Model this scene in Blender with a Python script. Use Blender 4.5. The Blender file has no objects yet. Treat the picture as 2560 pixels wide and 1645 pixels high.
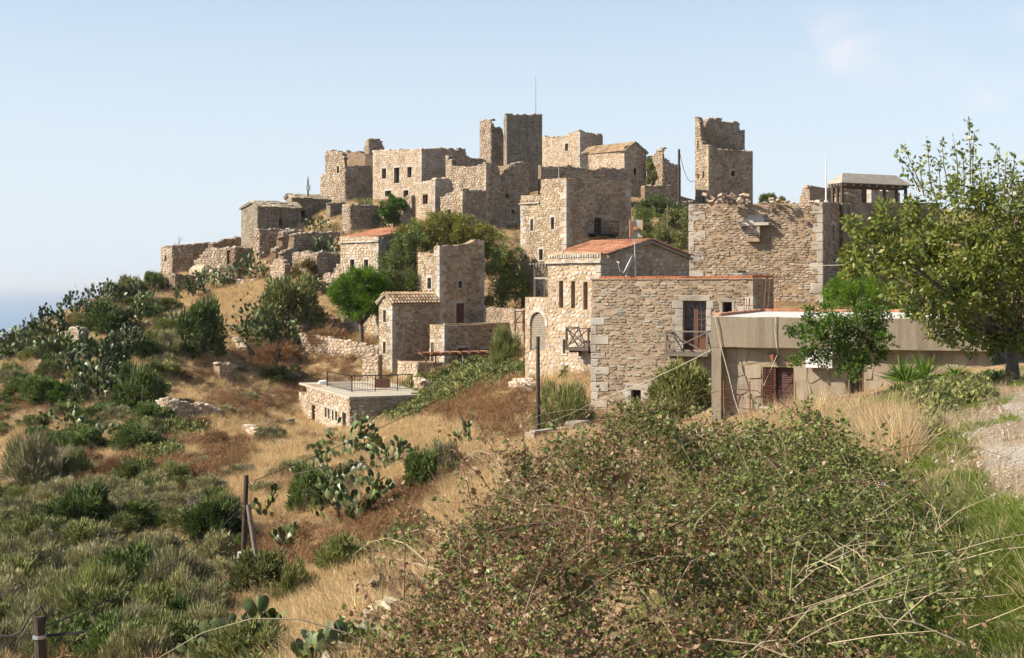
import bpy, math, random
import numpy as np
from mathutils import Vector, Matrix

# ------------------------------------------------------------------ camera, sky, sun, exposure
scene = bpy.context.scene
F, CX, HV = 3517.0, 1280.0, 705.0          # focal length, centre column and horizon row of a 2560 px wide picture
cam_data = bpy.data.cameras.new('camera')
cam_data.sensor_width = 36.0
cam_data.lens = F / 2560.0 * 36.0
cam_data.shift_y = -117.5 / 2560.0
cam_data.clip_start = 0.3
cam_data.clip_end = 80000.0
cam = bpy.data.objects.new('camera', cam_data)
scene.collection.objects.link(cam)
cam.location = (0, 0, 0)
cam.rotation_euler = (math.pi / 2, 0, 0)
scene.camera = cam

SUN_AZ, SUN_EL = math.radians(76.0), math.radians(37.0)   # to the left of straight behind the camera, above the horizon
S = Vector((-math.sin(SUN_AZ) * math.cos(SUN_EL), -math.cos(SUN_AZ) * math.cos(SUN_EL), math.sin(SUN_EL)))
world = bpy.data.worlds.new('World')
scene.world = world
world.use_nodes = True
wt = world.node_tree
wt.nodes.clear()
w_out = wt.nodes.new('ShaderNodeOutputWorld')
w_bg = wt.nodes.new('ShaderNodeBackground')
w_sky = wt.nodes.new('ShaderNodeTexSky')
w_sky.sky_type = 'NISHITA'
w_sky.sun_disc = False
w_sky.sun_elevation = SUN_EL
w_sky.sun_rotation = math.atan2(S.x, S.y)
w_sky.altitude = 0.0
w_sky.air_density = 1.0
w_sky.dust_density = 0.8
w_sky.ozone_density = 1.6
w_bg.inputs['Strength'].default_value = 0.095
# thin fair-weather wisps, spread by noise over the whole sky
w_tc = wt.nodes.new('ShaderNodeTexCoord')
w_map = wt.nodes.new('ShaderNodeMapping'); w_map.inputs['Scale'].default_value = (4.2, 4.2, 9.0); w_map.inputs['Location'].default_value = (0.62, 0.0, 0.9)
w_n = wt.nodes.new('ShaderNodeTexNoise'); w_n.inputs['Scale'].default_value = 1.0; w_n.inputs['Detail'].default_value = 5.0; w_n.inputs['Roughness'].default_value = 0.5
w_r = wt.nodes.new('ShaderNodeValToRGB')
w_r.color_ramp.elements[0].position = 0.60; w_r.color_ramp.elements[0].color = (0, 0, 0, 1)
w_r.color_ramp.elements[1].position = 0.80; w_r.color_ramp.elements[1].color = (0.55, 0.55, 0.55, 1)
w_mix = wt.nodes.new('ShaderNodeMixRGB'); w_mix.inputs['Color2'].default_value = (6.0, 5.75, 5.95, 1)
L = wt.links.new
L(w_tc.outputs['Generated'], w_map.inputs['Vector']); L(w_map.outputs['Vector'], w_n.inputs['Vector'])
L(w_n.outputs['Fac'], w_r.inputs['Fac'])
w_map.inputs['Scale'].default_value = (26, 26, 40)
w_r.color_ramp.elements[0].position = 0.36; w_r.color_ramp.elements[1].position = 0.66; w_r.color_ramp.elements[1].color = (1, 1, 1, 1)
def w_math(op, a, b=None):
    n = wt.nodes.new('ShaderNodeMath'); n.operation = op
    for i, x in enumerate((a, b)):
        if x is None: continue
        if isinstance(x, (int, float)): n.inputs[i].default_value = x
        else: L(x, n.inputs[i])
    return n.outputs[0]
w_s0 = wt.nodes.new('ShaderNodeSeparateXYZ'); L(w_tc.outputs['Generated'], w_s0.inputs[0])
w_y = w_math('MAXIMUM', w_s0.outputs['Y'], 0.001)
w_px, w_pz = w_math('DIVIDE', w_s0.outputs['X'], w_y), w_math('DIVIDE', w_s0.outputs['Z'], w_y)
w_tot = None
# small fair-weather puffs: tangent of azimuth and of elevation, width, height, strength
for (cx, cz, rx, rz, st) in ((0.236, 0.168, 0.044, 0.022, 0.62), (0.362, 0.128, 0.036, 0.014, 0.7), (0.375, 0.185, 0.02, 0.012, 0.4), (0.30, 0.145, 0.03, 0.012, 0.25), (-0.6, 0.25, 0.05, 0.02, 0.6), (0.62, 0.2, 0.06, 0.02, 0.7), (0.5, 0.32, 0.05, 0.02, 0.6)):
    du = w_math('DIVIDE', w_math('SUBTRACT', w_px, cx), rx); dv = w_math('DIVIDE', w_math('SUBTRACT', w_pz, cz), rz)
    r2 = w_math('ADD', w_math('MULTIPLY', du, du), w_math('MULTIPLY', dv, dv))
    g = w_math('MULTIPLY', w_math('POWER', 2.718, w_math('MULTIPLY', r2, -1.0)), st)
    w_tot = g if w_tot is None else w_math('ADD', w_tot, g)
L(w_math('MULTIPLY', w_tot, w_r.outputs['Color']), w_mix.inputs['Fac'])
# pale haze veil, strongest at the horizon and gone higher up
w_sep = wt.nodes.new('ShaderNodeSeparateXYZ'); L(w_tc.outputs['Generated'], w_sep.inputs[0])
w_mr = wt.nodes.new('ShaderNodeMapRange'); w_mr.interpolation_type = 'SMOOTHSTEP'
w_mr.inputs['From Min'].default_value = 0.0; w_mr.inputs['From Max'].default_value = 0.42
w_mr.inputs['To Min'].default_value = 0.86; w_mr.inputs['To Max'].default_value = 0.0
L(w_sep.outputs['Z'], w_mr.inputs['Value'])
w_veil = wt.nodes.new('ShaderNodeMixRGB'); w_veil.inputs['Color2'].default_value = (4.75, 5.3, 5.95, 1)
L(w_mr.outputs['Result'], w_veil.inputs['Fac']); L(w_sky.outputs['Color'], w_veil.inputs['Color1'])
L(w_veil.outputs['Color'], w_mix.inputs['Color1']); L(w_mix.outputs['Color'], w_bg.inputs['Color'])
L(w_bg.outputs['Background'], w_out.inputs['Surface'])

sun_data = bpy.data.lights.new('sun', 'SUN')
sun_data.energy = 5.0
sun_data.angle = math.radians(0.53)
sun_data.color = (1.0, 0.90, 0.75)
sun = bpy.data.objects.new('sun', sun_data)
scene.collection.objects.link(sun)
sun.rotation_euler = S.to_track_quat('Z', 'Y').to_euler()

vs = scene.view_settings
vs.view_transform = 'Standard'; vs.look = 'None'; vs.gamma = 1.0; vs.exposure = 0.8; vs.use_curve_mapping = False
scene.cycles.max_bounces = 4
scene.cycles.diffuse_bounces = 2
scene.cycles.glossy_bounces = 2
scene.cycles.transmission_bounces = 2
scene.cycles.transparent_max_bounces = 6
scene.cycles.volume_bounces = 0
scene.cycles.use_adaptive_sampling = True
scene.cycles.adaptive_threshold = 0.03
scene.cycles.adaptive_min_samples = 12
scene.cycles.caustics_reflective = False
scene.cycles.caustics_refractive = False

COL = scene.collection
R = math.radians

# ------------------------------------------------------------------ object helpers
def empty(name, loc, label=None, cat=None, group=None, kind=None):
    o = bpy.data.objects.new(name, None)
    o.empty_display_size = 0.2
    COL.objects.link(o)
    o.location = loc
    tag(o, label, cat, group, kind)
    return o

def tag(o, label=None, cat=None, group=None, kind=None):
    if label: o['label'] = label
    if cat: o['category'] = cat
    if group: o['group'] = group
    if kind: o['kind'] = kind
    return o

class MB:
    """collects polygons (world coordinates) and links them as one mesh object"""
    def __init__(self):
        self.v, self.f, self.t, self.m = [], [], [], []
    def add(self, verts, faces, tone=0.5, mi=0):
        o = len(self.v)
        self.v.extend(verts)
        for f in faces:
            self.f.append([i + o for i in f]); self.t.append(tone); self.m.append(mi)
    def build(self, name, mats, parent=None, org=(0, 0, 0), smooth=False, label=None):
        if not isinstance(mats, (list, tuple)): mats = [mats]
        me = bpy.data.meshes.new(name)
        ox, oy, oz = org
        me.from_pydata([(x - ox, y - oy, z - oz) for x, y, z in self.v], [], self.f)
        for m in mats: me.materials.append(m)
        a = me.attributes.new('tone', 'FLOAT', 'FACE')
        a.data.foreach_set('value', self.t)
        if len(mats) > 1: me.polygons.foreach_set('material_index', self.m)
        if smooth: me.polygons.foreach_set('use_smooth', [True] * len(self.f))
        me.update()
        ob = bpy.data.objects.new(name, me)
        COL.objects.link(ob)
        if parent is not None: ob.parent = parent
        else: ob.location = org
        if label: ob['label'] = label
        return ob

def np_mesh(name, V, Q, tone, mat, parent=None, smooth=False, link=True):
    """V (n,3) floats, Q (m,k) ints (k = 3 or 4), tone (m,)"""
    me = bpy.data.meshes.new(name)
    n, m, k = len(V), len(Q), Q.shape[1]
    me.vertices.add(n); me.vertices.foreach_set('co', np.ascontiguousarray(V, dtype=np.float32).ravel())
    me.loops.add(m * k); me.loops.foreach_set('vertex_index', np.ascontiguousarray(Q, dtype=np.int32).ravel())
    me.polygons.add(m)
    me.polygons.foreach_set('loop_start', np.arange(0, m * k, k, dtype=np.int32))
    me.polygons.foreach_set('loop_total', np.full(m, k, dtype=np.int32))
    if smooth: me.polygons.foreach_set('use_smooth', np.ones(m, dtype=bool))
    me.materials.append(mat)
    a = me.attributes.new('tone', 'FLOAT', 'FACE')
    a.data.foreach_set('value', np.ascontiguousarray(tone, dtype=np.float32))
    me.update(calc_edges=True)
    me.validate()
    ob = bpy.data.objects.new(name, me)
    if link: COL.objects.link(ob)
    if parent is not None: ob.parent = parent
    return ob

def box_geo(c, ax, ay, az, bev=0.0, jit=0.0, rng=random):
    """box about c with half-extent vectors ax, ay, az; chamfered by the fraction bev, corners shaken by jit metres"""
    c, ax, ay, az = Vector(c), Vector(ax), Vector(ay), Vector(az)
    if bev <= 0:
        V = []
        for sx in (-1, 1):
            for sy in (-1, 1):
                for sz in (-1, 1):
                    V.append(c + ax * sx + ay * sy + az * sz + Vector((rng.uniform(-jit, jit), rng.uniform(-jit, jit), rng.uniform(-jit, jit))))
        Fc = [(0, 1, 3, 2), (4, 6, 7, 5), (0, 4, 5, 1), (2, 3, 7, 6), (0, 2, 6, 4), (1, 5, 7, 3)]
        return [tuple(v) for v in V], Fc
    la, lb, lc = ax.length, ay.length, az.length
    b = bev * min(la, lb, lc)
    corner = {}
    V = []
    for sx in (-1, 1):
        for sy in (-1, 1):
            for sz in (-1, 1):
                j = Vector((rng.uniform(-jit, jit), rng.uniform(-jit, jit), rng.uniform(-jit, jit)))
                p = c + ax * sx + ay * sy + az * sz + j
                dx, dy, dz = ax / la * (-sx * b), ay / lb * (-sy * b), az / lc * (-sz * b)
                corner[(sx, sy, sz)] = (len(V), len(V) + 1, len(V) + 2)
                V += [p + dy + dz, p + dx + dz, p + dx + dy]     # on the x, y, z faces
    Fc = []
    K = corner
    for s in (-1, 1):
        q = [K[(s, -1, -1)][0], K[(s, 1, -1)][0], K[(s, 1, 1)][0], K[(s, -1, 1)][0]]; Fc.append(q if s > 0 else q[::-1])
        q = [K[(-1, s, -1)][1], K[(-1, s, 1)][1], K[(1, s, 1)][1], K[(1, s, -1)][1]]; Fc.append(q if s > 0 else q[::-1])
        q = [K[(-1, -1, s)][2], K[(1, -1, s)][2], K[(1, 1, s)][2], K[(-1, 1, s)][2]]; Fc.append(q if s > 0 else q[::-1])
    for a in (-1, 1):
        for e in (-1, 1):
            Fc.append([K[(a, e, -1)][0], K[(a, e, 1)][0], K[(a, e, 1)][1], K[(a, e, -1)][1]])
            Fc.append([K[(a, -1, e)][0], K[(a, 1, e)][0], K[(a, 1, e)][2], K[(a, -1, e)][2]])
            Fc.append([K[(-1, a, e)][1], K[(1, a, e)][1], K[(1, a, e)][2], K[(-1, a, e)][2]])
    for k in K: Fc.append(list(K[k]))
    return [tuple(v) for v in V], Fc

def tube_geo(pts, rad, n=6):
    """a tube through pts with radius (or list of radii)"""
    V, Fc = [], []
    m = len(pts)
    rads = rad if isinstance(rad, (list, tuple)) else [rad] * m
    pts = [Vector(p) for p in pts]
    for i, p in enumerate(pts):
        d = (pts[min(i + 1, m - 1)] - pts[max(i - 1, 0)])
        d = d.normalized() if d.length > 1e-9 else Vector((0, 0, 1))
        u = d.cross(Vector((0, 0, 1)) if abs(d.z) < 0.9 else Vector((1, 0, 0))).normalized()
        w = d.cross(u)
        for k in range(n):
            a = 2 * math.pi * k / n
            V.append(tuple(p + (u * math.cos(a) + w * math.sin(a)) * rads[i]))
    for i in range(m - 1):
        for k in range(n):
            k2 = (k + 1) % n
            Fc.append((i * n + k, i * n + k2, (i + 1) * n + k2, (i + 1) * n + k))
    Fc.append(tuple(range(n))[::-1]); Fc.append(tuple(range((m - 1) * n, m * n)))
    return V, Fc

def single(geo, name, mat, parent, org, tone=0.5, smooth=False, label=None):
    m = MB(); m.add(geo[0], geo[1], tone)
    return m.build(name, mat, parent, org, smooth, label)

# ------------------------------------------------------------------ materials
MATS = {}
def new_mat(name):
    m = bpy.data.materials.new(name); m.use_nodes = True
    MATS[name] = m
    nt = m.node_tree; nt.nodes.clear()
    out = nt.nodes.new('ShaderNodeOutputMaterial')
    b = nt.nodes.new('ShaderNodeBsdfPrincipled')
    nt.links.new(b.outputs[0], out.inputs['Surface'])
    b.inputs['Roughness'].default_value = 0.9
    b.inputs['Specular IOR Level'].default_value = 0.25
    return m, nt, b, out

def ramp(nt, cols, pos=None):
    r = nt.nodes.new('ShaderNodeValToRGB')
    cr = r.color_ramp
    n = len(cols)
    while len(cr.elements) < n: cr.elements.new(0.5)
    for i, c in enumerate(cols):
        cr.elements[i].position = pos[i] if pos else i / (n - 1)
        cr.elements[i].color = (c[0], c[1], c[2], 1)
    return r

def noise(nt, scale, detail=4, rough=0.6, coord='Object', scl=None):
    tc = nt.nodes.new('ShaderNodeTexCoord')
    n = nt.nodes.new('ShaderNodeTexNoise')
    n.inputs['Scale'].default_value = scale; n.inputs['Detail'].default_value = detail; n.inputs['Roughness'].default_value = rough
    if scl:
        mp = nt.nodes.new('ShaderNodeMapping'); mp.inputs['Scale'].default_value = scl
        nt.links.new(tc.outputs[coord], mp.inputs['Vector']); nt.links.new(mp.outputs['Vector'], n.inputs['Vector'])
    else:
        nt.links.new(tc.outputs[coord], n.inputs['Vector'])
    return n

def mul(nt, a, b, fac=1.0, mode='MULTIPLY'):
    x = nt.nodes.new('ShaderNodeMixRGB'); x.blend_type = mode; x.inputs['Fac'].default_value = fac
    nt.links.new(a, x.inputs['Color1']); nt.links.new(b, x.inputs['Color2'])
    return x.outputs['Color']

def tone_node(nt):
    a = nt.nodes.new('ShaderNodeAttribute'); a.attribute_name = 'tone'; a.attribute_type = 'GEOMETRY'
    return a.outputs['Fac']

def bump(nt, b, height, strength=0.4, dist=0.05):
    bp = nt.nodes.new('ShaderNodeBump'); bp.inputs['Strength'].default_value = strength; bp.inputs['Distance'].default_value = dist
    nt.links.new(height, bp.inputs['Height']); nt.links.new(bp.outputs['Normal'], b.inputs['Normal'])

def mottled(name, cols, scale=1.5, var=0.35, bump_s=0.4, bump_scale=14.0, bump_d=0.03, rough=0.92, use_tone=False, pos=None, stretch=None):
    """a rough mineral surface: colours from the piece's own tone (or large noise), varied by finer noise, with fine relief"""
    m, nt, b, out = new_mat(name)
    n1 = noise(nt, scale, 5, 0.6, scl=stretch)
    r = ramp(nt, cols, pos)
    if use_tone: nt.links.new(tone_node(nt), r.inputs['Fac'])
    else:
        st = nt.nodes.new('ShaderNodeMapRange'); st.inputs['From Min'].default_value = 0.3; st.inputs['From Max'].default_value = 0.7
        nt.links.new(n1.outputs['Fac'], st.inputs['Value']); nt.links.new(st.outputs['Result'], r.inputs['Fac'])
    n2 = noise(nt, bump_scale, 6, 0.65)
    g = ramp(nt, [(1 - var,) * 3, (1 + var,) * 3], [0.3, 0.7])
    nt.links.new(n2.outputs['Fac'], g.inputs['Fac'])
    c = mul(nt, r.outputs['Color'], g.outputs['Color'])
    if name in ('concrete', 'mortar_grey', 'render_plate'):
        ns_ = noise(nt, 1.0, 5, 0.65, scl=(3.2, 3.2, 0.22))
        gs = ramp(nt, [(0.62, 0.60, 0.57), (1.0, 1.0, 1.0), (1.14, 1.13, 1.1)], [0.32, 0.52, 0.7]); nt.links.new(ns_.outputs['Fac'], gs.inputs['Fac'])
        c = mul(nt, c, gs.outputs['Color'])
    if name.startswith('mortar'):
        tc = nt.nodes.new('ShaderNodeTexCoord'); mp = nt.nodes.new('ShaderNodeMapping'); mp.inputs['Scale'].default_value = (2.6, 2.6, 5.0)
        vo = nt.nodes.new('ShaderNodeTexVoronoi'); vo.inputs['Scale'].default_value = 1.0
        nt.links.new(tc.outputs['Object'], mp.inputs['Vector']); nt.links.new(mp.outputs['Vector'], vo.inputs['Vector'])
        bw = nt.nodes.new('ShaderNodeSeparateColor'); nt.links.new(vo.outputs['Color'], bw.inputs[0])
        gv = ramp(nt, [(0.8, 0.8, 0.8), (1.25, 1.24, 1.22)]); nt.links.new(bw.outputs[0], gv.inputs['Fac'])
        c = mul(nt, c, gv.outputs['Color'])
    if use_tone:
        n3 = noise(nt, 0.7, 4, 0.6)
        g3 = ramp(nt, [(0.66, 0.64, 0.62), (1.0, 1.0, 1.0), (1.16, 1.15, 1.13)], [0.33, 0.5, 0.67])
        nt.links.new(n3.outputs['Fac'], g3.inputs['Fac'])
        c = mul(nt, c, g3.outputs['Color'])
    nt.links.new(c, b.inputs['Base Color'])
    b.inputs['Roughness'].default_value = rough
    bump(nt, b, n2.outputs['Fac'], bump_s, bump_d)
    return m

def leafy(name, cols, pos=None, trans=0.35, rough=0.55, spec=0.3, rnd=0.25):
    """foliage: colour by the leaf's own tone, shifted a little from plant to plant, partly translucent"""
    m, nt, b, out = new_mat(name)
    r = ramp(nt, cols, pos)
    nt.links.new(tone_node(nt), r.inputs['Fac'])
    oi = nt.nodes.new('ShaderNodeObjectInfo')
    g = ramp(nt, [(1 - rnd, 1 - rnd, 1 - rnd), (1 + rnd, 1 + rnd * 0.8, 1 + rnd * 0.6)])
    nt.links.new(oi.outputs['Random'], g.inputs['Fac'])
    c = mul(nt, r.outputs['Color'], g.outputs['Color'])
    nt.links.new(c, b.inputs['Base Color'])
    b.inputs['Roughness'].default_value = rough; b.inputs['Specular IOR Level'].default_value = spec
    tr = nt.nodes.new('ShaderNodeBsdfTranslucent'); nt.links.new(c, tr.inputs['Color'])
    mx = nt.nodes.new('ShaderNodeMixShader'); mx.inputs['Fac'].default_value = trans
    nt.links.new(b.outputs[0], mx.inputs[1]); nt.links.new(tr.outputs[0], mx.inputs[2]); nt.links.new(mx.outputs[0], out.inputs['Surface'])
    return m

def plain(name, col, rough=0.6, metal=0.0, var=0.2, scale=8.0, stretch=None, spec=0.3):
    m, nt, b, out = new_mat(name)
    n = noise(nt, scale, 4, 0.6, scl=stretch)
    g = ramp(nt, [tuple(x * (1 - var) for x in col), tuple(min(1, x * (1 + var)) for x in col)], [0.3, 0.7])
    nt.links.new(n.outputs['Fac'], g.inputs['Fac']); nt.links.new(g.outputs['Color'], b.inputs['Base Color'])
    b.inputs['Roughness'].default_value = rough; b.inputs['Metallic'].default_value = metal; b.inputs['Specular IOR Level'].default_value = spec
    return m

# masonry styles: mortar + stones
mottled('mortar_pink', [(0.245, 0.173, 0.119), (0.325, 0.246, 0.176), (0.293, 0.216, 0.149)], 1.3, 0.22, 0.5, 16, 0.03)
mottled('stone_pink', [(0.260, 0.195, 0.128), (0.325, 0.252, 0.171), (0.300, 0.235, 0.155), (0.341, 0.274, 0.189), (0.325, 0.321, 0.275)], 2, 0.25, 0.6, 18, 0.03, use_tone=True)
mottled('mortar_tan', [(0.242, 0.168, 0.103), (0.328, 0.239, 0.155), (0.286, 0.206, 0.133)], 1.3, 0.22, 0.5, 16, 0.03)
mottled('stone_tan', [(0.259, 0.184, 0.120), (0.346, 0.260, 0.181), (0.312, 0.243, 0.181), (0.379, 0.319, 0.249), (0.432, 0.362, 0.284)], 2, 0.25, 0.6, 18, 0.03, use_tone=True)
mottled('mortar_gold', [(0.318, 0.226, 0.134), (0.374, 0.277, 0.180), (0.346, 0.251, 0.156)], 1.3, 0.18, 0.4, 16, 0.02)
mottled('stone_gold', [(0.318, 0.241, 0.156), (0.374, 0.306, 0.224), (0.403, 0.349, 0.286), (0.443, 0.408, 0.363), (0.471, 0.445, 0.415)], 2, 0.2, 0.5, 18, 0.02, use_tone=True)
mottled('mortar_ruin', [(0.154, 0.104, 0.067), (0.226, 0.159, 0.103), (0.191, 0.139, 0.089)], 1.0, 0.25, 0.5, 10, 0.04)  # mortar darkened to put the shade of deep joints into its colour
mottled('stone_ruin', [(0.263, 0.191, 0.125), (0.357, 0.271, 0.184), (0.395, 0.315, 0.225), (0.339, 0.296, 0.240), (0.469, 0.384, 0.281)], 2, 0.28, 0.6, 12, 0.04, use_tone=True)
mottled('mortar_pale', [(0.245, 0.173, 0.106), (0.326, 0.236, 0.154), (0.282, 0.202, 0.130)], 1.0, 0.2, 0.4, 12, 0.03)  # mortar tone also carries painted shade of the deep joints
mottled('stone_pale', [(0.349, 0.260, 0.167), (0.438, 0.341, 0.243), (0.481, 0.390, 0.290), (0.523, 0.439, 0.343), (0.420, 0.365, 0.306)], 2, 0.22, 0.6, 14, 0.03, use_tone=True)
mottled('mortar_beige', [(0.244, 0.175, 0.104), (0.325, 0.239, 0.150), (0.285, 0.207, 0.128)], 1.2, 0.22, 0.5, 12, 0.03)
mottled('stone_beige', [(0.244, 0.179, 0.112), (0.325, 0.247, 0.163), (0.374, 0.296, 0.208), (0.423, 0.348, 0.259), (0.472, 0.405, 0.320)], 2, 0.22, 0.5, 14, 0.03, use_tone=True)
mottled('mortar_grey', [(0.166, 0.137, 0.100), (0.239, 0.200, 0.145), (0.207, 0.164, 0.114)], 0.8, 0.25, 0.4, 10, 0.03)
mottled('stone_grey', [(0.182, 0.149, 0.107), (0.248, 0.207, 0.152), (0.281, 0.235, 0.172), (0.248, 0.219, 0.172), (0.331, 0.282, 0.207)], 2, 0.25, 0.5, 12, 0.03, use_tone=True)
mottled('quoin', [(0.348, 0.299, 0.237), (0.408, 0.359, 0.296), (0.378, 0.345, 0.296), (0.454, 0.412, 0.347)], 2, 0.16, 0.45, 16, 0.02, use_tone=True)
mottled('quoin_ruin', [(0.353, 0.271, 0.177), (0.440, 0.352, 0.239), (0.411, 0.344, 0.247), (0.508, 0.416, 0.294)], 2, 0.2, 0.5, 12, 0.03, use_tone=True)
mottled('slab_stone', [(0.331, 0.269, 0.174), (0.463, 0.382, 0.252), (0.509, 0.424, 0.287), (0.398, 0.341, 0.244)], 2, 0.25, 0.5, 10, 0.03, use_tone=True)
mottled('roof_dirt', [(0.224, 0.189, 0.138), (0.310, 0.267, 0.198)], 1.2, 0.3, 0.4, 8, 0.04)
mottled('white_lime', [(0.532, 0.483, 0.427), (0.594, 0.551, 0.501)], 0.8, 0.12, 0.3, 10, 0.02)
mottled('concrete', [(0.211, 0.174, 0.122), (0.252, 0.211, 0.152), (0.229, 0.185, 0.130)], 0.9, 0.16, 0.6, 30, 0.015)
mottled('render_plate', [(0.288, 0.234, 0.174), (0.336, 0.279, 0.211), (0.312, 0.251, 0.190)], 2, 0.14, 0.45, 26, 0.012, use_tone=True)
mottled('joint_moss', [(0.265, 0.224, 0.115), (0.358, 0.293, 0.163)], 2, 0.25, 0.4, 20, 0.02)
mottled('brick_red', [(0.344, 0.107, 0.052), (0.396, 0.146, 0.077), (0.310, 0.103, 0.056)], 3, 0.22, 0.3, 18, 0.01, use_tone=True)
mottled('tile_new', [(0.430, 0.172, 0.090), (0.499, 0.232, 0.133), (0.533, 0.284, 0.172), (0.396, 0.159, 0.086)], 3, 0.2, 0.3, 18, 0.01, use_tone=True)
mottled('tile_old', [(0.378, 0.241, 0.129), (0.464, 0.327, 0.189), (0.516, 0.404, 0.267), (0.344, 0.206, 0.112)], 3, 0.25, 0.35, 18, 0.01, use_tone=True)
plain('dark_wood', (0.085, 0.06, 0.045), 0.75, 0, 0.35, 6, (1, 1, 6))
plain('grey_wood', (0.17, 0.14, 0.11), 0.8, 0, 0.3, 6, (1, 1, 6))
plain('brown_wood', (0.13, 0.062, 0.036), 0.6, 0, 0.3, 6, (1, 1, 6))
plain('red_brown_paint', (0.078, 0.032, 0.024), 0.5, 0, 0.2, 5)
plain('pole_wood', (0.06, 0.045, 0.033), 0.85, 0, 0.35, 9, (3, 3, 0.4))
plain('board_wood', (0.30, 0.255, 0.195), 0.8, 0, 0.2, 4)
plain('rust', (0.20, 0.085, 0.045), 0.85, 0, 0.35, 12)
plain('black_iron', (0.022, 0.021, 0.02), 0.5, 0.3, 0.25, 10)
plain('galvanised', (0.45, 0.45, 0.44), 0.45, 0.7, 0.15, 10)
plain('white_paint', (0.75, 0.74, 0.71), 0.5, 0, 0.06, 4)
plain('dish_grey', (0.42, 0.46, 0.50), 0.45, 0.1, 0.08, 3)
plain('orange_plastic', (0.55, 0.22, 0.06), 0.5, 0, 0.1, 4)
plain('wire_black', (0.03, 0.028, 0.026), 0.6, 0, 0.1, 4)
plain('wire_pale', (0.50, 0.43, 0.31), 0.7, 0, 0.15, 4)
plain('asphalt_shingle', (0.33, 0.285, 0.23), 0.9, 0, 0.18, 3)
plain('painted_inside_shade', (0.03, 0.026, 0.022), 0.9, 0, 0.3, 3)  # near-black colour stands in for the shade inside openings
mg, ntg, bg_, og = new_mat('window_glass')
bg_.inputs['Base Color'].default_value = (0.015, 0.017, 0.02, 1); bg_.inputs['Roughness'].default_value = 0.08; bg_.inputs['Specular IOR Level'].default_value = 0.5

# ------------------------------------------------------------------ places from the view
def px(u, v, D): return Vector(((u - CX) / F * D, D, (HV - v) / F * D))

CTRL = [ # column, row, distance in metres of ground points
 (0, 860, 108), (150, 790, 116), (250, 745, 123), (330, 712, 129), (400, 690, 139), (425, 764, 127.5), (470, 742, 127.5), (520, 724, 130.5), (470, 688, 141),
 (560, 692, 134), (650, 705, 127), (740, 745, 120), (830, 790, 114), (450, 760, 122), (300, 805, 111), (150, 872, 102), (0, 935, 96),
 (0, 1050, 84), (150, 1030, 85), (300, 980, 89), (450, 905, 97), (600, 885, 102), (700, 880, 105), (790, 845, 108),
 (0, 1200, 67), (200, 1150, 73), (400, 1080, 79), (600, 1010, 86), (720, 1045, 87), (690, 945, 104), (767, 1064, 94.6), (735, 1066, 92), (820, 1080, 89),
 (760, 1082, 85.5), (872, 1092, 82), (1000, 1030, 85), (1080, 985, 88),
 (0, 1350, 52), (200, 1300, 56), (400, 1250, 60), (600, 1180, 65), (800, 1120, 70), (1000, 1080, 72), (1150, 1040, 72),
 (610, 1470, 46), (0, 1500, 39), (300, 1450, 44), (800, 1380, 46), (1000, 1300, 46), (100, 1680, 28), (0, 1700, 27), (400, 1600, 34), (700, 1660, 25),
 (900, 1510, 25), (820, 1600, 23),
 (1480, 1062, 60), (1340, 1112, 54), (1250, 1070, 62), (1250, 965, 77), (1320, 948, 74.5), (1450, 952, 70), (1400, 1050, 62),
 (1100, 930, 94), (1180, 905, 96), (1000, 945, 97), (960, 945, 100), (830, 950, 100), (1290, 900, 90),
 (860, 862, 106), (940, 868, 104), (1000, 830, 112), (1100, 795, 116), (1250, 800, 112), (1230, 898, 99.5), (1280, 882, 101), (1320, 790, 102),
 (1416, 740, 104), (1560, 720, 110), (1500, 760, 85), (1650, 750, 85), (1650, 610, 138), (1700, 530, 158),
 (1340, 480, 163), (1500, 430, 168), (1000, 505, 155), (900, 505, 152), (830, 515, 149), (1100, 565, 138), (960, 575, 140), (800, 588, 141), (700, 585, 144),
 (640, 628, 138), (500, 690, 139), (850, 656, 129), (900, 642, 130), (1200, 600, 131), (1000, 690, 126), (800, 714, 120.5), (700, 706, 126), (800, 646, 132), (760, 650, 129), (660, 706, 131), (690, 702, 129), (870, 592, 136), (1270, 592, 143), (1220, 588, 144), (1320, 588, 146), (1130, 575, 136), (580, 680, 137),
 (1810, 518, 163), (1950, 520, 150), (2300, 520, 130), (1760, 815, 78), (1850, 822, 75), (1950, 825, 72), (2060, 818, 66), (2200, 805, 60),
 (1800, 1046, 41.6), (1900, 1052, 40), (2010, 1058, 38.5), (1900, 1030, 41.2), (2080, 1028, 39.5), (2200, 990, 38.8), (2300, 965, 38.3), (2480, 930, 37),
 (2530, 958, 26), (2290, 985, 29), (2100, 1150, 18), (1950, 1100, 24), (1850, 1090, 32), (1600, 1062, 58.3), (1700, 1056, 56.5), (1775, 1046, 48), (1560, 1075, 52), (1660, 1085, 44),
]
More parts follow.
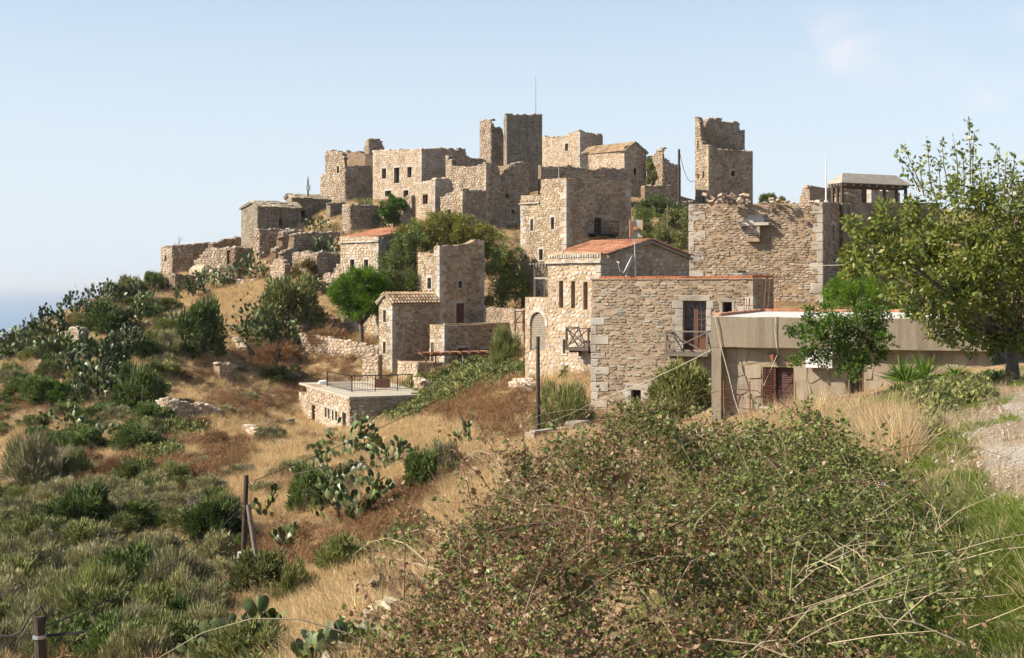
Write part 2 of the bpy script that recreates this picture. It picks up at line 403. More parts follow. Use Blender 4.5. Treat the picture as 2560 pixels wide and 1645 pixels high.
PTS = [tuple(px(*c)) for c in CTRL] + [
 (5.4, 16, -1.62), (3.6, 6, -1.62), (2.6, 2, -1.62), (6.5, 2, -1.6), (8, 10, -1.6), (9.5, 18, -1.7), (12, 26, -1.8), (3.4, 11, -1.85), (16, 34, -1.8),
 (0, 0, -2.2), (-2, 3, -3.4), (0, 8, -3.3), (2.2, 8, -2.5), (-2, 9, -4.3), (0, 14, -4.3), (2.6, 14, -2.9), (-4, 14, -5.6), (2, 22, -4.2), (-1, 30, -6.2), (1, 42, -6.6),
 (-8, 3, -6.5), (-14, 8, -9), (-4, -8, -3.6), (8, -8, -1.5), (-20, -8, -12), (-30, 20, -17), (-40, 40, -22), (-45, 65, -22), (-50, 90, -20),
 (-60, 120, -22), (-62, 145, -28), (-50, 165, -24), (-30, 185, -18), (-10, 200, -12), (15, 205, -8), (40, 200, -6), (62, 190, -2),
 (20, 12, -1.2), (30, 30, -0.5), (35, 60, 0), (40, 90, 1.0), (46, 120, 3), (55, 150, 6), (70, 60, 3), (70, 120, 6), (70, 10, 2),
 (-75, 30, -40), (-80, 100, -42), (-80, 160, -55), (-50, 215, -55), (0, 235, -45), (50, 230, -35), (-70, -10, -35), (25, 170, 9), (8, 175, 11),
 (-42, 150, -9), (-36, 158, -9), (-25, 165, -4), (-46, 130, -12),
]
PA = np.array(PTS, dtype=np.float64)
_C = 3.0
def _phi(dx, dy): return np.sqrt(dx * dx + dy * dy + _C * _C)
_n = len(PA)
_A = np.zeros((_n + 3, _n + 3))
_A[:_n, :_n] = _phi(PA[:, None, 0] - PA[None, :, 0], PA[:, None, 1] - PA[None, :, 1]) - np.eye(_n) * 0.35
_A[:_n, _n] = 1; _A[:_n, _n + 1] = PA[:, 0]; _A[:_n, _n + 2] = PA[:, 1]
_A[_n:, :_n] = _A[:_n, _n:].T
_W = np.linalg.solve(_A, np.concatenate([PA[:, 2], np.zeros(3)]))
def ground(x, y):
    x = np.asarray(x, dtype=np.float64); y = np.asarray(y, dtype=np.float64)
    sh = x.shape
    xf, yf = x.ravel(), y.ravel()
    out = np.empty(len(xf))
    for i in range(0, len(xf), 20000):
        a, b = xf[i:i + 20000], yf[i:i + 20000]
        out[i:i + 20000] = _phi(a[:, None] - PA[None, :, 0], b[:, None] - PA[None, :, 1]) @ _W[:_n] + _W[_n] + _W[_n + 1] * a + _W[_n + 2] * b
    return out.reshape(sh)
def gz(x, y): return float(ground(np.array([x]), np.array([y]))[0])
_YS = np.concatenate([np.arange(3, 60, 0.25), np.arange(60, 230, 0.5)])
def hit(u, v, dmin=0.0):
    """where the line of sight through column u, row v meets the ground"""
    k = (u - CX) / F
    g = ground(k * _YS, _YS)
    zr = (HV - v) / F * _YS
    ok = np.where((zr < g) & (_YS >= dmin))[0]
    if len(ok) == 0: return None
    Y = _YS[ok[0]]
    return Vector((k * Y, Y, gz(k * Y, Y)))

# ------------------------------------------------------------------ setting: terrain, gravel path, sea
def hash_noise(x, y, seed=0):
    """smooth value noise, numpy"""
    xi, yi = np.floor(x).astype(np.int64), np.floor(y).astype(np.int64)
    fx, fy = x - xi, y - yi
    fx, fy = fx * fx * (3 - 2 * fx), fy * fy * (3 - 2 * fy)
    def h(a, b):
        n = (a * 374761393 + b * 668265263 + seed * 974711) & 0x7fffffff
        n = ((n ^ (n >> 13)) * 1274126177) & 0x7fffffff
        return ((n ^ (n >> 16)) & 0xffff) / 65535.0
    return (h(xi, yi) * (1 - fx) + h(xi + 1, yi) * fx) * (1 - fy) + (h(xi, yi + 1) * (1 - fx) + h(xi + 1, yi + 1) * fx) * fy
def fbm(x, y, seed=0):
    return hash_noise(x, y, seed) * 0.55 + hash_noise(x * 2.1, y * 2.1, seed + 1) * 0.28 + hash_noise(x * 4.3, y * 4.3, seed + 2) * 0.17

PATH_PTS = np.array([(5.3, 1), (5.3, 6), (5.4, 9), (5.75, 12), (6.75, 16), (8.3, 20), (10.4, 23.5), (13.9, 27), (20, 30.5)], dtype=float)
def path_dist(x, y):
    best = np.full(np.shape(x), 1e9)
    for (ax, ay), (bx, by) in zip(PATH_PTS[:-1], PATH_PTS[1:]):
        dx, dy = bx - ax, by - ay
        t = np.clip(((x - ax) * dx + (y - ay) * dy) / (dx * dx + dy * dy), 0, 1)
        best = np.minimum(best, np.hypot(x - ax - t * dx, y - ay - t * dy))
    return best

def terrain_z(X, Y):
    Z = ground(X, Y)
    rough = np.clip((path_dist(X, Y) - 1.5) / 3, 0.05, 1)
    return Z + (fbm(X / 3.0, Y / 3.0, 5) - 0.5) * 0.5 * rough + (fbm(X / 0.9, Y / 0.9, 9) - 0.5) * 0.16 * rough
def build_terrain():
    xs = np.arange(-95, 90.01, 0.6); ys = np.arange(-12, 240.01, 0.6)
    X, Y = np.meshgrid(xs, ys)
    Z = terrain_z(X, Y)
    ny, nx = X.shape
    V = np.stack([X.ravel(), Y.ravel(), Z.ravel()], 1)
    i = np.arange(nx - 1)[None, :] + np.arange(ny - 1)[:, None] * nx
    Q = np.stack([i, i + 1, i + nx + 1, i + nx], -1).reshape(-1, 4)
    m, nt, b, out = new_mat('hillside_earth')
    n1 = noise(nt, 0.09, 5, 0.6); n2 = noise(nt, 0.8, 6, 0.7); n3 = noise(nt, 7.0, 6, 0.7)
    r1 = ramp(nt, [(0.20, 0.135, 0.078), (0.31, 0.22, 0.125), (0.40, 0.30, 0.175), (0.25, 0.175, 0.105)], [0.32, 0.45, 0.58, 0.72])
    r2 = ramp(nt, [(0.6, 0.56, 0.5), (1.2, 1.15, 1.05)], [0.35, 0.68])
    r3 = ramp(nt, [(0.6, 0.6, 0.58), (1.35, 1.33, 1.3)], [0.3, 0.7])
    nt.links.new(n1.outputs['Fac'], r1.inputs['Fac']); nt.links.new(n2.outputs['Fac'], r2.inputs['Fac']); nt.links.new(n3.outputs['Fac'], r3.inputs['Fac'])
    c = mul(nt, mul(nt, r1.outputs['Color'], r2.outputs['Color']), r3.outputs['Color'])
    nt.links.new(c, b.inputs['Base Color']); b.inputs['Roughness'].default_value = 1.0; b.inputs['Specular IOR Level'].default_value = 0.1
    bump(nt, b, n3.outputs['Fac'], 0.8, 0.12)
    o = np_mesh('hillside_ground', V, Q, np.zeros(len(Q)), m, smooth=True)
    tag(o, 'dry sloping hillside ground below and around the village', None, None, 'structure')
build_terrain()

def build_path():
    V, Q = [], []
    P = []
    for (a, b) in zip(PATH_PTS[:-1], PATH_PTS[1:]):
        n = max(2, int(np.hypot(*(b - a)) / 0.35))
        for t in np.linspace(0, 1, n, endpoint=False): P.append(a + (b - a) * t)
    P = np.array(P)
    for _ in range(12): P[1:-1] = (P[:-2] + P[2:] + P[1:-1] * 2) / 4
    T = np.gradient(P, axis=0); T /= np.linalg.norm(T, axis=1)[:, None]
    N = np.stack([T[:, 1], -T[:, 0]], 1)
    K = 9
    for i, p in enumerate(P):
        wl = 1.85 + 0.5 * (fbm(np.array([i * 0.17]), np.array([3.3]), 4)[0] - 0.5) * 2
        wr = 1.8 + 0.4 * (fbm(np.array([i * 0.15]), np.array([9.3]), 4)[0] - 0.5) * 2
        for k in range(K):
            s = -wl + (wl + wr) * k / (K - 1)
            q = p + N[i] * s
            dz = 0.03 + 0.02 * (1 - abs(k - 4) / 4) - (0.07 if k in (0, K - 1) else 0)
            V.append((q[0], q[1], float(terrain_z(q[:1], q[1:])[0]) + dz))
    n = len(P)
    Q = [(i * K + k, i * K + k + 1, (i + 1) * K + k + 1, (i + 1) * K + k) for i in range(n - 1) for k in range(K - 1)]
    m, nt, b, out = new_mat('gravel')
    n1 = noise(nt, 0.6, 4, 0.6); n2 = noise(nt, 22, 6, 0.75)
    r1 = ramp(nt, [(0.27, 0.205, 0.13), (0.33, 0.275, 0.205), (0.40, 0.36, 0.305)], [0.38, 0.5, 0.60])
    r2 = ramp(nt, [(0.55, 0.54, 0.52), (1.3, 1.3, 1.3)], [0.35, 0.65])
    nt.links.new(n1.outputs['Fac'], r1.inputs['Fac']); nt.links.new(n2.outputs['Fac'], r2.inputs['Fac'])
    nt.links.new(mul(nt, r1.outputs['Color'], r2.outputs['Color']), b.inputs['Base Color'])
    bump(nt, b, n2.outputs['Fac'], 0.8, 0.03)
    o = np_mesh('gravel_path', np.array(V), np.array(Q), np.zeros(len(Q)), m, smooth=True)
    tag(o, 'pale gravel path curving past the leafy tree at the roadside', None, None, 'structure')
build_path()

def build_sea():
    m, nt, b, out = new_mat('sea_water')
    b.inputs['Base Color'].default_value = (0.055, 0.16, 0.29, 1)
    b.inputs['Roughness'].default_value = 0.32; b.inputs['Specular IOR Level'].default_value = 0.35
    n = noise(nt, 0.02, 6, 0.6, scl=(1, 2.5, 1))
    bump(nt, b, n.outputs['Fac'], 0.35, 4.0)
    E = 38000
    V = np.array([(-E, -6000, -130), (E, -6000, -130), (E, E, -130), (-E, E, -130)], dtype=float)
    o = np_mesh('sea', V, np.array([[0, 1, 2, 3]]), np.zeros(1), m)
    tag(o, 'calm pale blue sea fading into haze at the horizon', None, None, 'structure')
build_sea()

# ------------------------------------------------------------------ masonry
def clip(poly, a, b, c):
    """keep the part of poly with a*x + b*y <= c"""
    out = []
    n = len(poly)
    for i in range(n):
        p, q = poly[i], poly[(i + 1) % n]
        dp, dq = a * p[0] + b * p[1] - c, a * q[0] + b * q[1] - c
        if dp <= 0: out.append(p)
        if (dp < 0 and dq > 0) or (dp > 0 and dq < 0):
            t = dp / (dp - dq)
            out.append((p[0] + (q[0] - p[0]) * t, p[1] + (q[1] - p[1]) * t))
    return out

def make_pattern(n, seed, jx=0.36, jy=0.36):
    """n x n wrapped-around jittered cells in the unit metric (one cell = 1 x 1): list of polygons"""
    rg = random.Random(seed)
    pts = {}
    for r in range(n):
        off = rg.random()
        for c in range(n):
            pts[(c, r)] = (c + off + rg.uniform(-jx, jx), r + 0.5 + rg.uniform(-jy, jy))
    cells = []
    for r in range(n):
        for c in range(n):
            x, y = pts[(c, r)]
            poly = [(x - 1.6, y - 1.3), (x + 1.6, y - 1.3), (x + 1.6, y + 1.3), (x - 1.6, y + 1.3)]
            for dr in (-2, -1, 0, 1, 2):
                for dc in (-3, -2, -1, 0, 1, 2, 3):
                    if dr == 0 and dc == 0: continue
                    c2, r2 = c + dc, r + dr
                    qx, qy = pts[(c2 % n, r2 % n)]
                    qx += n * (c2 // n); qy += n * (r2 // n)
                    if abs(qx - x) > 2.6 or abs(qy - y) > 2.4: continue
                    a, b = qx - x, qy - y
                    poly = clip(poly, a, b, (qx * qx + qy * qy - x * x - y * y) / 2)
                    if len(poly) < 3: break
                if len(poly) < 3: break
            if len(poly) >= 3: cells.append(poly)
    return cells
PN = 26
PATTERNS = [make_pattern(PN, 3, 0.30, 0.24), make_pattern(PN, 8, 0.36, 0.34)]

class Wall:
    """a masonry wall from A to B (seen from outside A is on the left): s along it, z up, h outwards"""
    def __init__(self, A, B, th=0.6, mA=None, mB=None):
        self.A, self.B = Vector((A[0], A[1])), Vector((B[0], B[1]))
        d = self.B - self.A
        self.L = d.length; self.d = d / self.L
        self.n = Vector((self.d.y, -self.d.x))
        self.th = th
        self.mA = th if mA is None else mA
        self.mB = th if mB is None else mB
    def s_of(self, u):
        k = (u - CX) / F
        return (k * self.A.y - self.A.x) / (self.d.x - k * self.d.y)
    def sz(self, u, v):
        s = self.s_of(u)
        return s, (HV - v) / F * (self.A.y + self.d.y * s)
    def P(self, s, z, h=0.0):
        return (self.A.x + self.d.x * s + self.n.x * h, self.A.y + self.d.y * s + self.n.y * h, z)
    def dir3(self): return Vector((self.d.x, self.d.y, 0)), Vector((self.n.x, self.n.y, 0)), Vector((0, 0, 1))

def prof_eval(prof, s, side=0):
    """height of the profile at s; side -1 / +1 picks the value just before / after a step"""
    if s <= prof[0][0]: return prof[0][1]
    if s >= prof[-1][0]: return prof[-1][1]
    for (a, za), (b, zb) in zip(prof[:-1], prof[1:]):
        if a <= s <= b:
            if b - a < 1e-6: continue
            if side > 0 and abs(s - b) < 1e-6: continue
            return za + (zb - za) * (s - a) / (b - a)
    return prof[-1][1]

def roughen(prof, rg, step=0.35, amp=0.12):
    out = []
    for (a, za), (b, zb) in zip(prof[:-1], prof[1:]):
        n = max(1, int((b - a) / step))
        for i in range(n):
            t = i / n
            out.append((a + (b - a) * t, za + (zb - za) * t + (rg.uniform(-amp, amp) if (i or len(out)) else 0)))
    out.append(prof[-1])
    return out

def core(w, z0, prof, ops, mb, tone=0.5, back=True):
    """solid wall with a top profile [(s,z)] and rectangular openings (s0,s1,z0,z1)"""
    L, th = w.L, w.th
    def bs(s): return min(max(s, w.mA), L - w.mB)
    def fr(s, z): return w.P(s, z, 0)
    def bk(s, z): return w.P(bs(s), z, -th)
    xs = sorted(set([0.0, L] + [round(p[0], 4) for p in prof if 0 < p[0] < L] + [round(x, 4) for o in ops for x in (o[0], o[1]) if 0 < x < L]))
    def quad(a, b, c, d): mb.add([a, b, c, d], [(0, 1, 2, 3)], tone)
    prev_top = None
    for a, b in zip(xs[:-1], xs[1:]):
        if b - a < 1e-4: continue
        mid = (a + b) / 2
        ta, tb = prof_eval(prof, a, 1), prof_eval(prof, b, -1)
        cov = sorted([o for o in ops if o[0] - 1e-3 <= mid <= o[1] + 1e-3], key=lambda o: o[2])
        lo = z0
        segs = []
        for o in cov:
            segs.append((lo, o[2], lo, o[2])); lo = o[3]
            quad(fr(a, o[2]), bk(a, o[2]), bk(b, o[2]), fr(b, o[2])) if False else quad(fr(a, o[2]), fr(b, o[2]), bk(b, o[2]), bk(a, o[2]))
            quad(fr(a, o[3]), bk(a, o[3]), bk(b, o[3]), fr(b, o[3]))
        segs.append((lo, ta, lo, tb))
        for (al, at, bl, bt) in segs:
            quad(fr(a, al), fr(b, bl), fr(b, bt), fr(a, at))
            if back: quad(bk(b, bl), bk(a, al), bk(a, at), bk(b, bt))
        quad(fr(a, ta), fr(b, tb), bk(b, tb), bk(a, ta))
        if prev_top is not None and abs(prev_top - ta) > 1e-4:
            l, h = min(prev_top, ta), max(prev_top, ta)
            quad(fr(a, l), fr(a, h), bk(a, h), bk(a, l))
        prev_top = tb
    for o in ops:
        for s in (o[0], o[1]):
            if 0 < s < L: quad(fr(s, o[2]), fr(s, o[3]), bk(s, o[3]), bk(s, o[2]))
    for s, t in ((0.0, prof_eval(prof, 0.0)), (L, prof_eval(prof, L))):
        quad(fr(s, z0), fr(s, t), bk(s, t), bk(s, z0))

def stone_geo(w, poly, prot, rg, gap, fine, inset=0.8):
    cx = sum(p[0] for p in poly) / len(poly); cy = sum(p[1] for p in poly) / len(poly)
    pts = poly
    if fine:
        q = []
        for i in range(len(pts)):
            a, b = pts[i], pts[(i + 1) % len(pts)]
            q.append((a[0] * 0.78 + b[0] * 0.22, a[1] * 0.78 + b[1] * 0.22)); q.append((a[0] * 0.22 + b[0] * 0.78, a[1] * 0.22 + b[1] * 0.78))
        pts = q
    V, n = [], len(pts)
    r0 = []
    for p in pts:
        d = math.hypot(p[0] - cx, p[1] - cy) + 1e-6
        k = max(0.4, 1 - gap / d)
        r0.append((cx + (p[0] - cx) * k, cy + (p[1] - cy) * k))
    tx, ty = rg.uniform(-0.12, 0.12), rg.uniform(-0.15, 0.15)
    for p in r0: V.append(w.P(p[0], p[1], -0.03))
    for p in r0:
        k = inset + rg.uniform(-0.05, 0.05) * (1 if inset < 0.9 else 0.1)
        x, y = cx + (p[0] - cx) * k, cy + (p[1] - cy) * k
        V.append(w.P(x, y, max(0.004, prot + (x - cx) * tx + (y - cy) * ty + rg.uniform(-0.2, 0.2) * prot)))
    Fc = [(i, (i + 1) % n, n + (i + 1) % n, n + i) for i in range(n)]
    Fc.append(tuple(range(n, 2 * n)))
    return V, Fc

def stones_for(w, z0, prof, ops, cw, ch, rg, prot=0.03, gap=0.02, e0=0.0, e1=0.0, keep=1.0, pat=0, fine=False, margin=0.02, inset=0.8):
    """rubble stones over the face: list of (area, verts, faces, tone)"""
    out = []
    ztop = max(p[1] for p in prof)
    cells = PATTERNS[pat]
    ox, oy = rg.uniform(0, PN), rg.uniform(0, PN)
    s_lo, s_hi = e0, w.L - e1
    for tx in range(-1, int(w.L / cw / PN) + 2):
        for ty in range(-1, int((ztop - z0) / ch / PN) + 2):
            for poly in cells:
                x0 = poly[0][0] - ox + tx * PN; y0 = poly[0][1] - oy + ty * PN
                if x0 < -2 or y0 < -2 or x0 * cw > w.L + 2 * cw or y0 * ch > ztop - z0 + 2 * ch: continue
                if rg.random() > keep: continue
                P = [((p[0] - ox + tx * PN) * cw, z0 + (p[1] - oy + ty * PN) * ch) for p in poly]
                cx = sum(p[0] for p in P) / len(P); cy = sum(p[1] for p in P) / len(P)
                if cx < s_lo or cx > s_hi or cy < z0: continue
                top = prof_eval(prof, cx)
                if cy > top - 0.15 * ch: continue
                P = clip(clip(P, -1, 0, -s_lo), 1, 0, s_hi)
                if len(P) < 3: continue
                tl, tr = prof_eval(prof, max(0, cx - cw / 2)), prof_eval(prof, min(w.L, cx + cw / 2))
                sl = max(-2.0, min(2.0, (tr - tl) / cw))
                P = clip(P, -sl, 1, top - sl * cx + 0.03)
                bad = False
                for o in ops:
                    a0, a1, b0, b1 = o[0] - margin, o[1] + margin, o[2] - margin, o[3] + margin
                    if len(P) < 3: break
                    xs = [p[0] for p in P]; ys = [p[1] for p in P]
                    if max(xs) < a0 or min(xs) > a1 or max(ys) < b0 or min(ys) > b1: continue
                    if cx < a0: P = clip(P, 1, 0, a0)
                    elif cx > a1: P = clip(P, -1, 0, -a1)
                    elif cy < b0: P = clip(P, 0, 1, b0)
                    elif cy > b1: P = clip(P, 0, -1, -b1)
                    else: bad = True; break
                if bad or len(P) < 3: continue
                ar = abs(sum(P[i][0] * P[(i + 1) % len(P)][1] - P[(i + 1) % len(P)][0] * P[i][1] for i in range(len(P)))) / 2
                if ar < cw * ch * 0.12: continue
                pr = prot * rg.uniform(0.45, 1.5)
                out.append((ar,) + stone_geo(w, P, pr, rg, gap * rg.uniform(0.6, 1.6), fine, inset) + (rg.random(),))
    return out

def cap_stones(w, prof, mb, rg, size=0.3, th=None, dens=1.0, s0=0.0, s1=None):
    """loose stones along a broken wall top"""
    th = th or w.th
    s1 = w.L if s1 is None else s1
    s = s0 + size * 0.3
    d3, n3, z3 = w.dir3()
    while s < s1 - size * 0.2:
        l = size * rg.uniform(0.6, 1.6); hgt = size * rg.uniform(0.3, 0.75)
        rows = 1 if rg.random() < 0.4 else 2
        if rg.random() < dens:
            for r in range(rows):
                h = -th * ((r + 0.5) / rows) + rg.uniform(-0.03, 0.05)
                z = prof_eval(prof, s) + hgt * 0.2
                a = rg.uniform(-0.35, 0.35)
                ax = (d3 * math.cos(a) + n3 * math.sin(a)) * l / 2; ay = (n3 * math.cos(a) - d3 * math.sin(a)) * th / rows * 0.48
                az = (z3 + d3 * rg.uniform(-0.2, 0.2)) * hgt / 2
                g = box_geo(w.P(s, z + rg.uniform(-0.05, 0.06), h), ax, ay, az, 0.4, hgt * 0.1, rg)
                mb.add(g[0], g[1], rg.random())
        s += l * rg.uniform(0.7, 1.1)

STYLE = {
 'pink': dict(m='mortar_pink', s='stone_pink', q='quoin', cw=0.37, ch=0.125, prot=0.024, gap=0.02, pat=0, fine=True),
 'tan': dict(m='mortar_tan', s='stone_tan', q='quoin', cw=0.35, ch=0.14, prot=0.036, gap=0.018, pat=1, fine=True),
 'gold': dict(m='mortar_gold', s='stone_gold', q='quoin', cw=0.33, ch=0.22, prot=0.022, gap=0.03, pat=1, fine=True),
 'beige': dict(m='mortar_beige', s='stone_beige', q='quoin', cw=0.32, ch=0.18, prot=0.03, gap=0.02, pat=1, fine=False),
 'ruin': dict(m='mortar_ruin', s='stone_ruin', q='quoin_ruin', cw=0.44, ch=0.24, prot=0.05, gap=0.02, pat=1, fine=False),
 'pale': dict(m='mortar_pale', s='stone_pale', q='quoin', cw=0.38, ch=0.22, prot=0.035, gap=0.024, pat=1, fine=False),
 'grey': dict(m='mortar_grey', s='stone_grey', q='quoin_ruin', cw=0.42, ch=0.22, prot=0.03, gap=0.03, pat=1, fine=False),
}

class Building:
    def __init__(self, name, label, cat, org, style, seed, group=None):
        self.org = Vector(org)
        self.root = empty(name, org, label, cat, group, 'thing')
        self.st = STYLE[style]; self.style = style
        self.rg = random.Random(seed)
    def wall(self, w, z0, prof, ops=(), stones=True, n_single=0, zs=None, e0=0.0, e1=0.0, caps=0.0, ragged=0.0, cap_size=0.32, keep=1.0, scale=1.0, margin=0.02, style=None, name='wall', dens=1.0):
        st = STYLE[style] if style else self.st
        rg = self.rg
        prof = [(min(max(s, 0.0), w.L), z) for s, z in prof]
        if prof[0][0] > 0: prof = [(0.0, prof[0][1])] + prof
        if prof[-1][0] < w.L: prof = prof + [(w.L, prof[-1][1])]
        if ragged: prof = roughen(prof, rg, 0.3, ragged)
        mb = MB(); core(w, z0, prof, list(ops), mb, rg.random())
        wo = mb.build(name, MATS[st['m']], self.root, self.org)
        if stones:
            ss = stones_for(w, zs if zs is not None else z0, prof, list(ops), st['cw'] * scale, st['ch'] * scale, rg, st['prot'], st['gap'], e0, e1, keep, st['pat'], st['fine'], margin)
            ss.sort(key=lambda t: -t[0])
            for ar, V, Fc, tn in ss[:n_single]:
                m = MB(); m.add(V, Fc, tn); m.build('stone', MATS[st['s']], wo, self.org)
            m = MB()
            for ar, V, Fc, tn in ss[n_single:]: m.add(V, Fc, tn)
            if caps: cap_stones(w, prof, m, rg, cap_size, dens=dens)
            if m.f:
                o = m.build('rubble_stones', MATS[st['s']], wo, self.org); o['kind'] = 'stuff'
        return wo, prof
    def quoins(self, P, dl, dr, z0, z1, hq=0.42, long=0.62, short=0.32, proud=0.035, ztop=None, mat=None):
        """corner stones at P, alternating long and short along directions dl, dr (unit, away from the corner)"""
        rg = self.rg
        dl, dr = Vector((dl[0], dl[1], 0)), Vector((dr[0], dr[1], 0))
        z = z0; k = 0
        while z < z1 - 0.12:
            h = min(hq * rg.uniform(0.75, 1.25), z1 - z)
            a, b = (long, short) if k % 2 else (short, long)
            a *= rg.uniform(0.85, 1.2); b *= rg.uniform(0.85, 1.2)
            c = Vector((P[0], P[1], z + h / 2)) - (dl + dr) * proud + dl * a / 2 + dr * b / 2
            single(box_geo(c, dl * a / 2, dr * b / 2, Vector((0, 0, h / 2 - 0.012)), 0.12, 0.012, rg), 'quoin', MATS[mat or self.st['q']], self.root, self.org, rg.random())
            z += h; k += 1
    def part(self, name, geo, mat, tone=0.5, parent=None, smooth=False, label=None):
        return single(geo, name, MATS[mat], parent or self.root, self.org, tone, smooth, label)
    def surround(self, w, o, size=0.18, lintel=0.24, sill=0.12, jambs=True, proud=0.04, mat=None, depth=0.14):
        """pale dressed stones round an opening o = (s0,s1,z0,z1)"""
        d3, n3, z3 = w.dir3()
        rg = self.rg; mat = mat or self.st['q']
        def blk(name, s0, s1, z0, z1):
            c = Vector(w.P((s0 + s1) / 2, (z0 + z1) / 2, proud - depth))
            self.part(name, box_geo(c, d3 * (s1 - s0) / 2, n3 * depth, z3 * (z1 - z0) / 2, 0.1, 0.01, rg), mat, rg.random())
        if lintel: blk('lintel', o[0] - size, o[1] + size, o[3], o[3] + lintel)
        if sill: blk('sill', o[0] - size * 0.8, o[1] + size * 0.8, o[2] - sill, o[2])
        if jambs:
            h = o[3] - o[2]; n = max(1, int(round(h / 0.45)))
            for side in (0, 1):
                for i in range(n):
                    e = size * (1.25 if i % 2 else 0.75) * rg.uniform(0.9, 1.1)
                    za, zb = o[2] + h * i / n + 0.004, o[2] + h * (i + 1) / n - 0.004
                    blk('jamb', o[0] - e, o[0] - 0.002, za, zb) if side == 0 else blk('jamb', o[1] + 0.002, o[1] + e, za, zb)
    def pane(self, w, o, depth=0.22, mat='window_glass', frame=None, fw=0.05, cols=1, rows=1, name='window'):
        """a glazed or boarded leaf, or a sheet painted as inside shade, set back in the opening"""
        d3, n3, z3 = w.dir3()
        c = Vector(w.P((o[0] + o[1]) / 2, (o[2] + o[3]) / 2, -depth))
        wo = self.part(name, box_geo(c, d3 * (o[1] - o[0]) / 2, n3 * 0.015, z3 * (o[3] - o[2]) / 2), mat, self.rg.random())
        if frame:
            m = MB()
            W, H = o[1] - o[0], o[3] - o[2]
            for i in range(cols + 1):
                s = o[0] + fw / 2 + (W - fw) * i / cols
                g = box_geo(w.P(s, (o[2] + o[3]) / 2, -depth + 0.03), d3 * fw / 2, n3 * 0.03, z3 * H / 2); m.add(g[0], g[1], 0.5)
            for i in range(rows + 1):
                z = o[2] + fw / 2 + (H - fw) * i / rows
                g = box_geo(w.P((o[0] + o[1]) / 2, z, -depth + 0.032), d3 * W / 2, n3 * 0.026, z3 * fw / 2); m.add(g[0], g[1], 0.5)
            m.build('frame', MATS[frame], wo, self.org)
        return wo

def corner_points(u0, u1, u2, D, a):
    """near corner, left end and right end of a house whose faces span columns u0..u1..u2; a = turn in degrees"""
    a = R(a)
    dl, dr = Vector((-math.cos(a), math.sin(a))), Vector((math.sin(a), math.cos(a)))
    N = Vector(((u1 - CX) / F * D, D))
    def reach(d, u):
        k = (u - CX) / F
        return (k * N.y - N.x) / (d.x - k * d.y)
    sl, sr = reach(dl, u0), reach(dr, u2)
    return N, N + dl * sl, N + dr * sr, dl, dr, sl, sr

def house(name, label, cat, us, D, a, style, lp, rp, lo=(), ro=(), seed=1, base=None, th=0.6, roof=None, caps=0.0, ragged=0.0, quoin=True, group=None,
          n_single=(0, 0), back=None, scale=1.0, floor=None, keep=1.0, rkeep=1.0, hq=0.42, margin=0.02, qtop=None, back_ragged=None):
    """box of masonry: lp / rp = top profiles of the two faces as (column,row); lo / ro = openings as (u0,v0,u1,v1,kind)"""
    N, Lp, Rp, dl, dr, sl, sr = corner_points(us[0], us[1], us[2], D, a)
    Bp = Lp + Rp - N
    zg = [gz(p.x, p.y) for p in (N, Lp, Rp)]
    z0 = (min(zg) if base is None else base) - 1.2
    b = Building(name, label, cat, (N.x, N.y, zg[0] if base is None else base), style, seed, group)
    wl, wr = Wall(Lp, N, th), Wall(N, Rp, th)
    def conv(w, prof): return [w.sz(u, v) for u, v in prof]
    def ops(w, lst):
        res = []
        for o in lst:
            s0, zt = w.sz(o[0], o[1]); s1, zb = w.sz(o[2], o[3])
            sm = w.sz((o[0] + o[2]) / 2, o[1])[1]; sb = w.sz((o[0] + o[2]) / 2, o[3])[1]
            res.append((s0, s1, sb, sm) + tuple(o[4:]))
        return res
    pl, pr = conv(wl, lp), conv(wr, rp)
    OL, OR = ops(wl, lo), ops(wr, ro)
    zs = min(zg) - 0.6 if base is None else base - 0.6
    e = 0.2 if quoin else 0.0
    _, pl = b.wall(wl, z0, pl, [o[:4] for o in OL], True, n_single[0], zs, 0.0, e, caps, ragged, keep=keep, scale=scale, margin=margin)
    _, pr = b.wall(wr, z0, pr, [o[:4] for o in OR], True, n_single[1], zs, e, 0.0, caps, ragged, keep=rkeep, scale=scale, margin=margin)
    tl, tn, tr = pl[0][1], min(pl[-1][1], pr[0][1]), pr[-1][1]
    hb = back if back is not None else (tr, tr if roof == 'flat' else (tr + tl) / 2, tl)
    wb1, wb2 = Wall(Rp, Bp, th), Wall(Bp, Lp, th)
    br = ragged if back_ragged is None else back_ragged
    b.wall(wb1, z0, [(0, hb[0]), (wb1.L, hb[1])], (), False, caps=caps, ragged=br)
    b.wall(wb2, z0, [(0, hb[1]), (wb2.L, hb[2])], (), False, caps=caps, ragged=br)
    if quoin:
        qt = qtop if qtop is not None else tn - 0.05
        b.quoins(N, dl, dr, zs + 0.4, qt, hq)
    for w, OO in ((wl, OL), (wr, OR)):
        for o in OO:
            dress(b, w, o)
    if roof == 'flat':
        zr = min(tl, tn, tr, *[p[1] for p in pl + pr]) - 0.12
        i = th * 0.5
        q = [N + (dl + dr) * i, Rp + (dl - dr) * i, Bp - (dl + dr) * i, Lp + (dr - dl) * i]
        V = [(p.x, p.y, zr) for p in q] + [(p.x, p.y, zr - 0.25) for p in q]
        b.part('roof', (V, [(0, 1, 2, 3), (7, 6, 5, 4), (0, 4, 5, 1), (1, 5, 6, 2), (2, 6, 7, 3), (3, 7, 4, 0)]), 'roof_dirt')
    b.wl, b.wr, b.N, b.Lp, b.Rp, b.Bp, b.dl, b.dr, b.pl, b.pr, b.OL, b.OR, b.z0 = wl, wr, N, Lp, Rp, Bp, dl, dr, pl, pr, OL, OR, z0
    return b

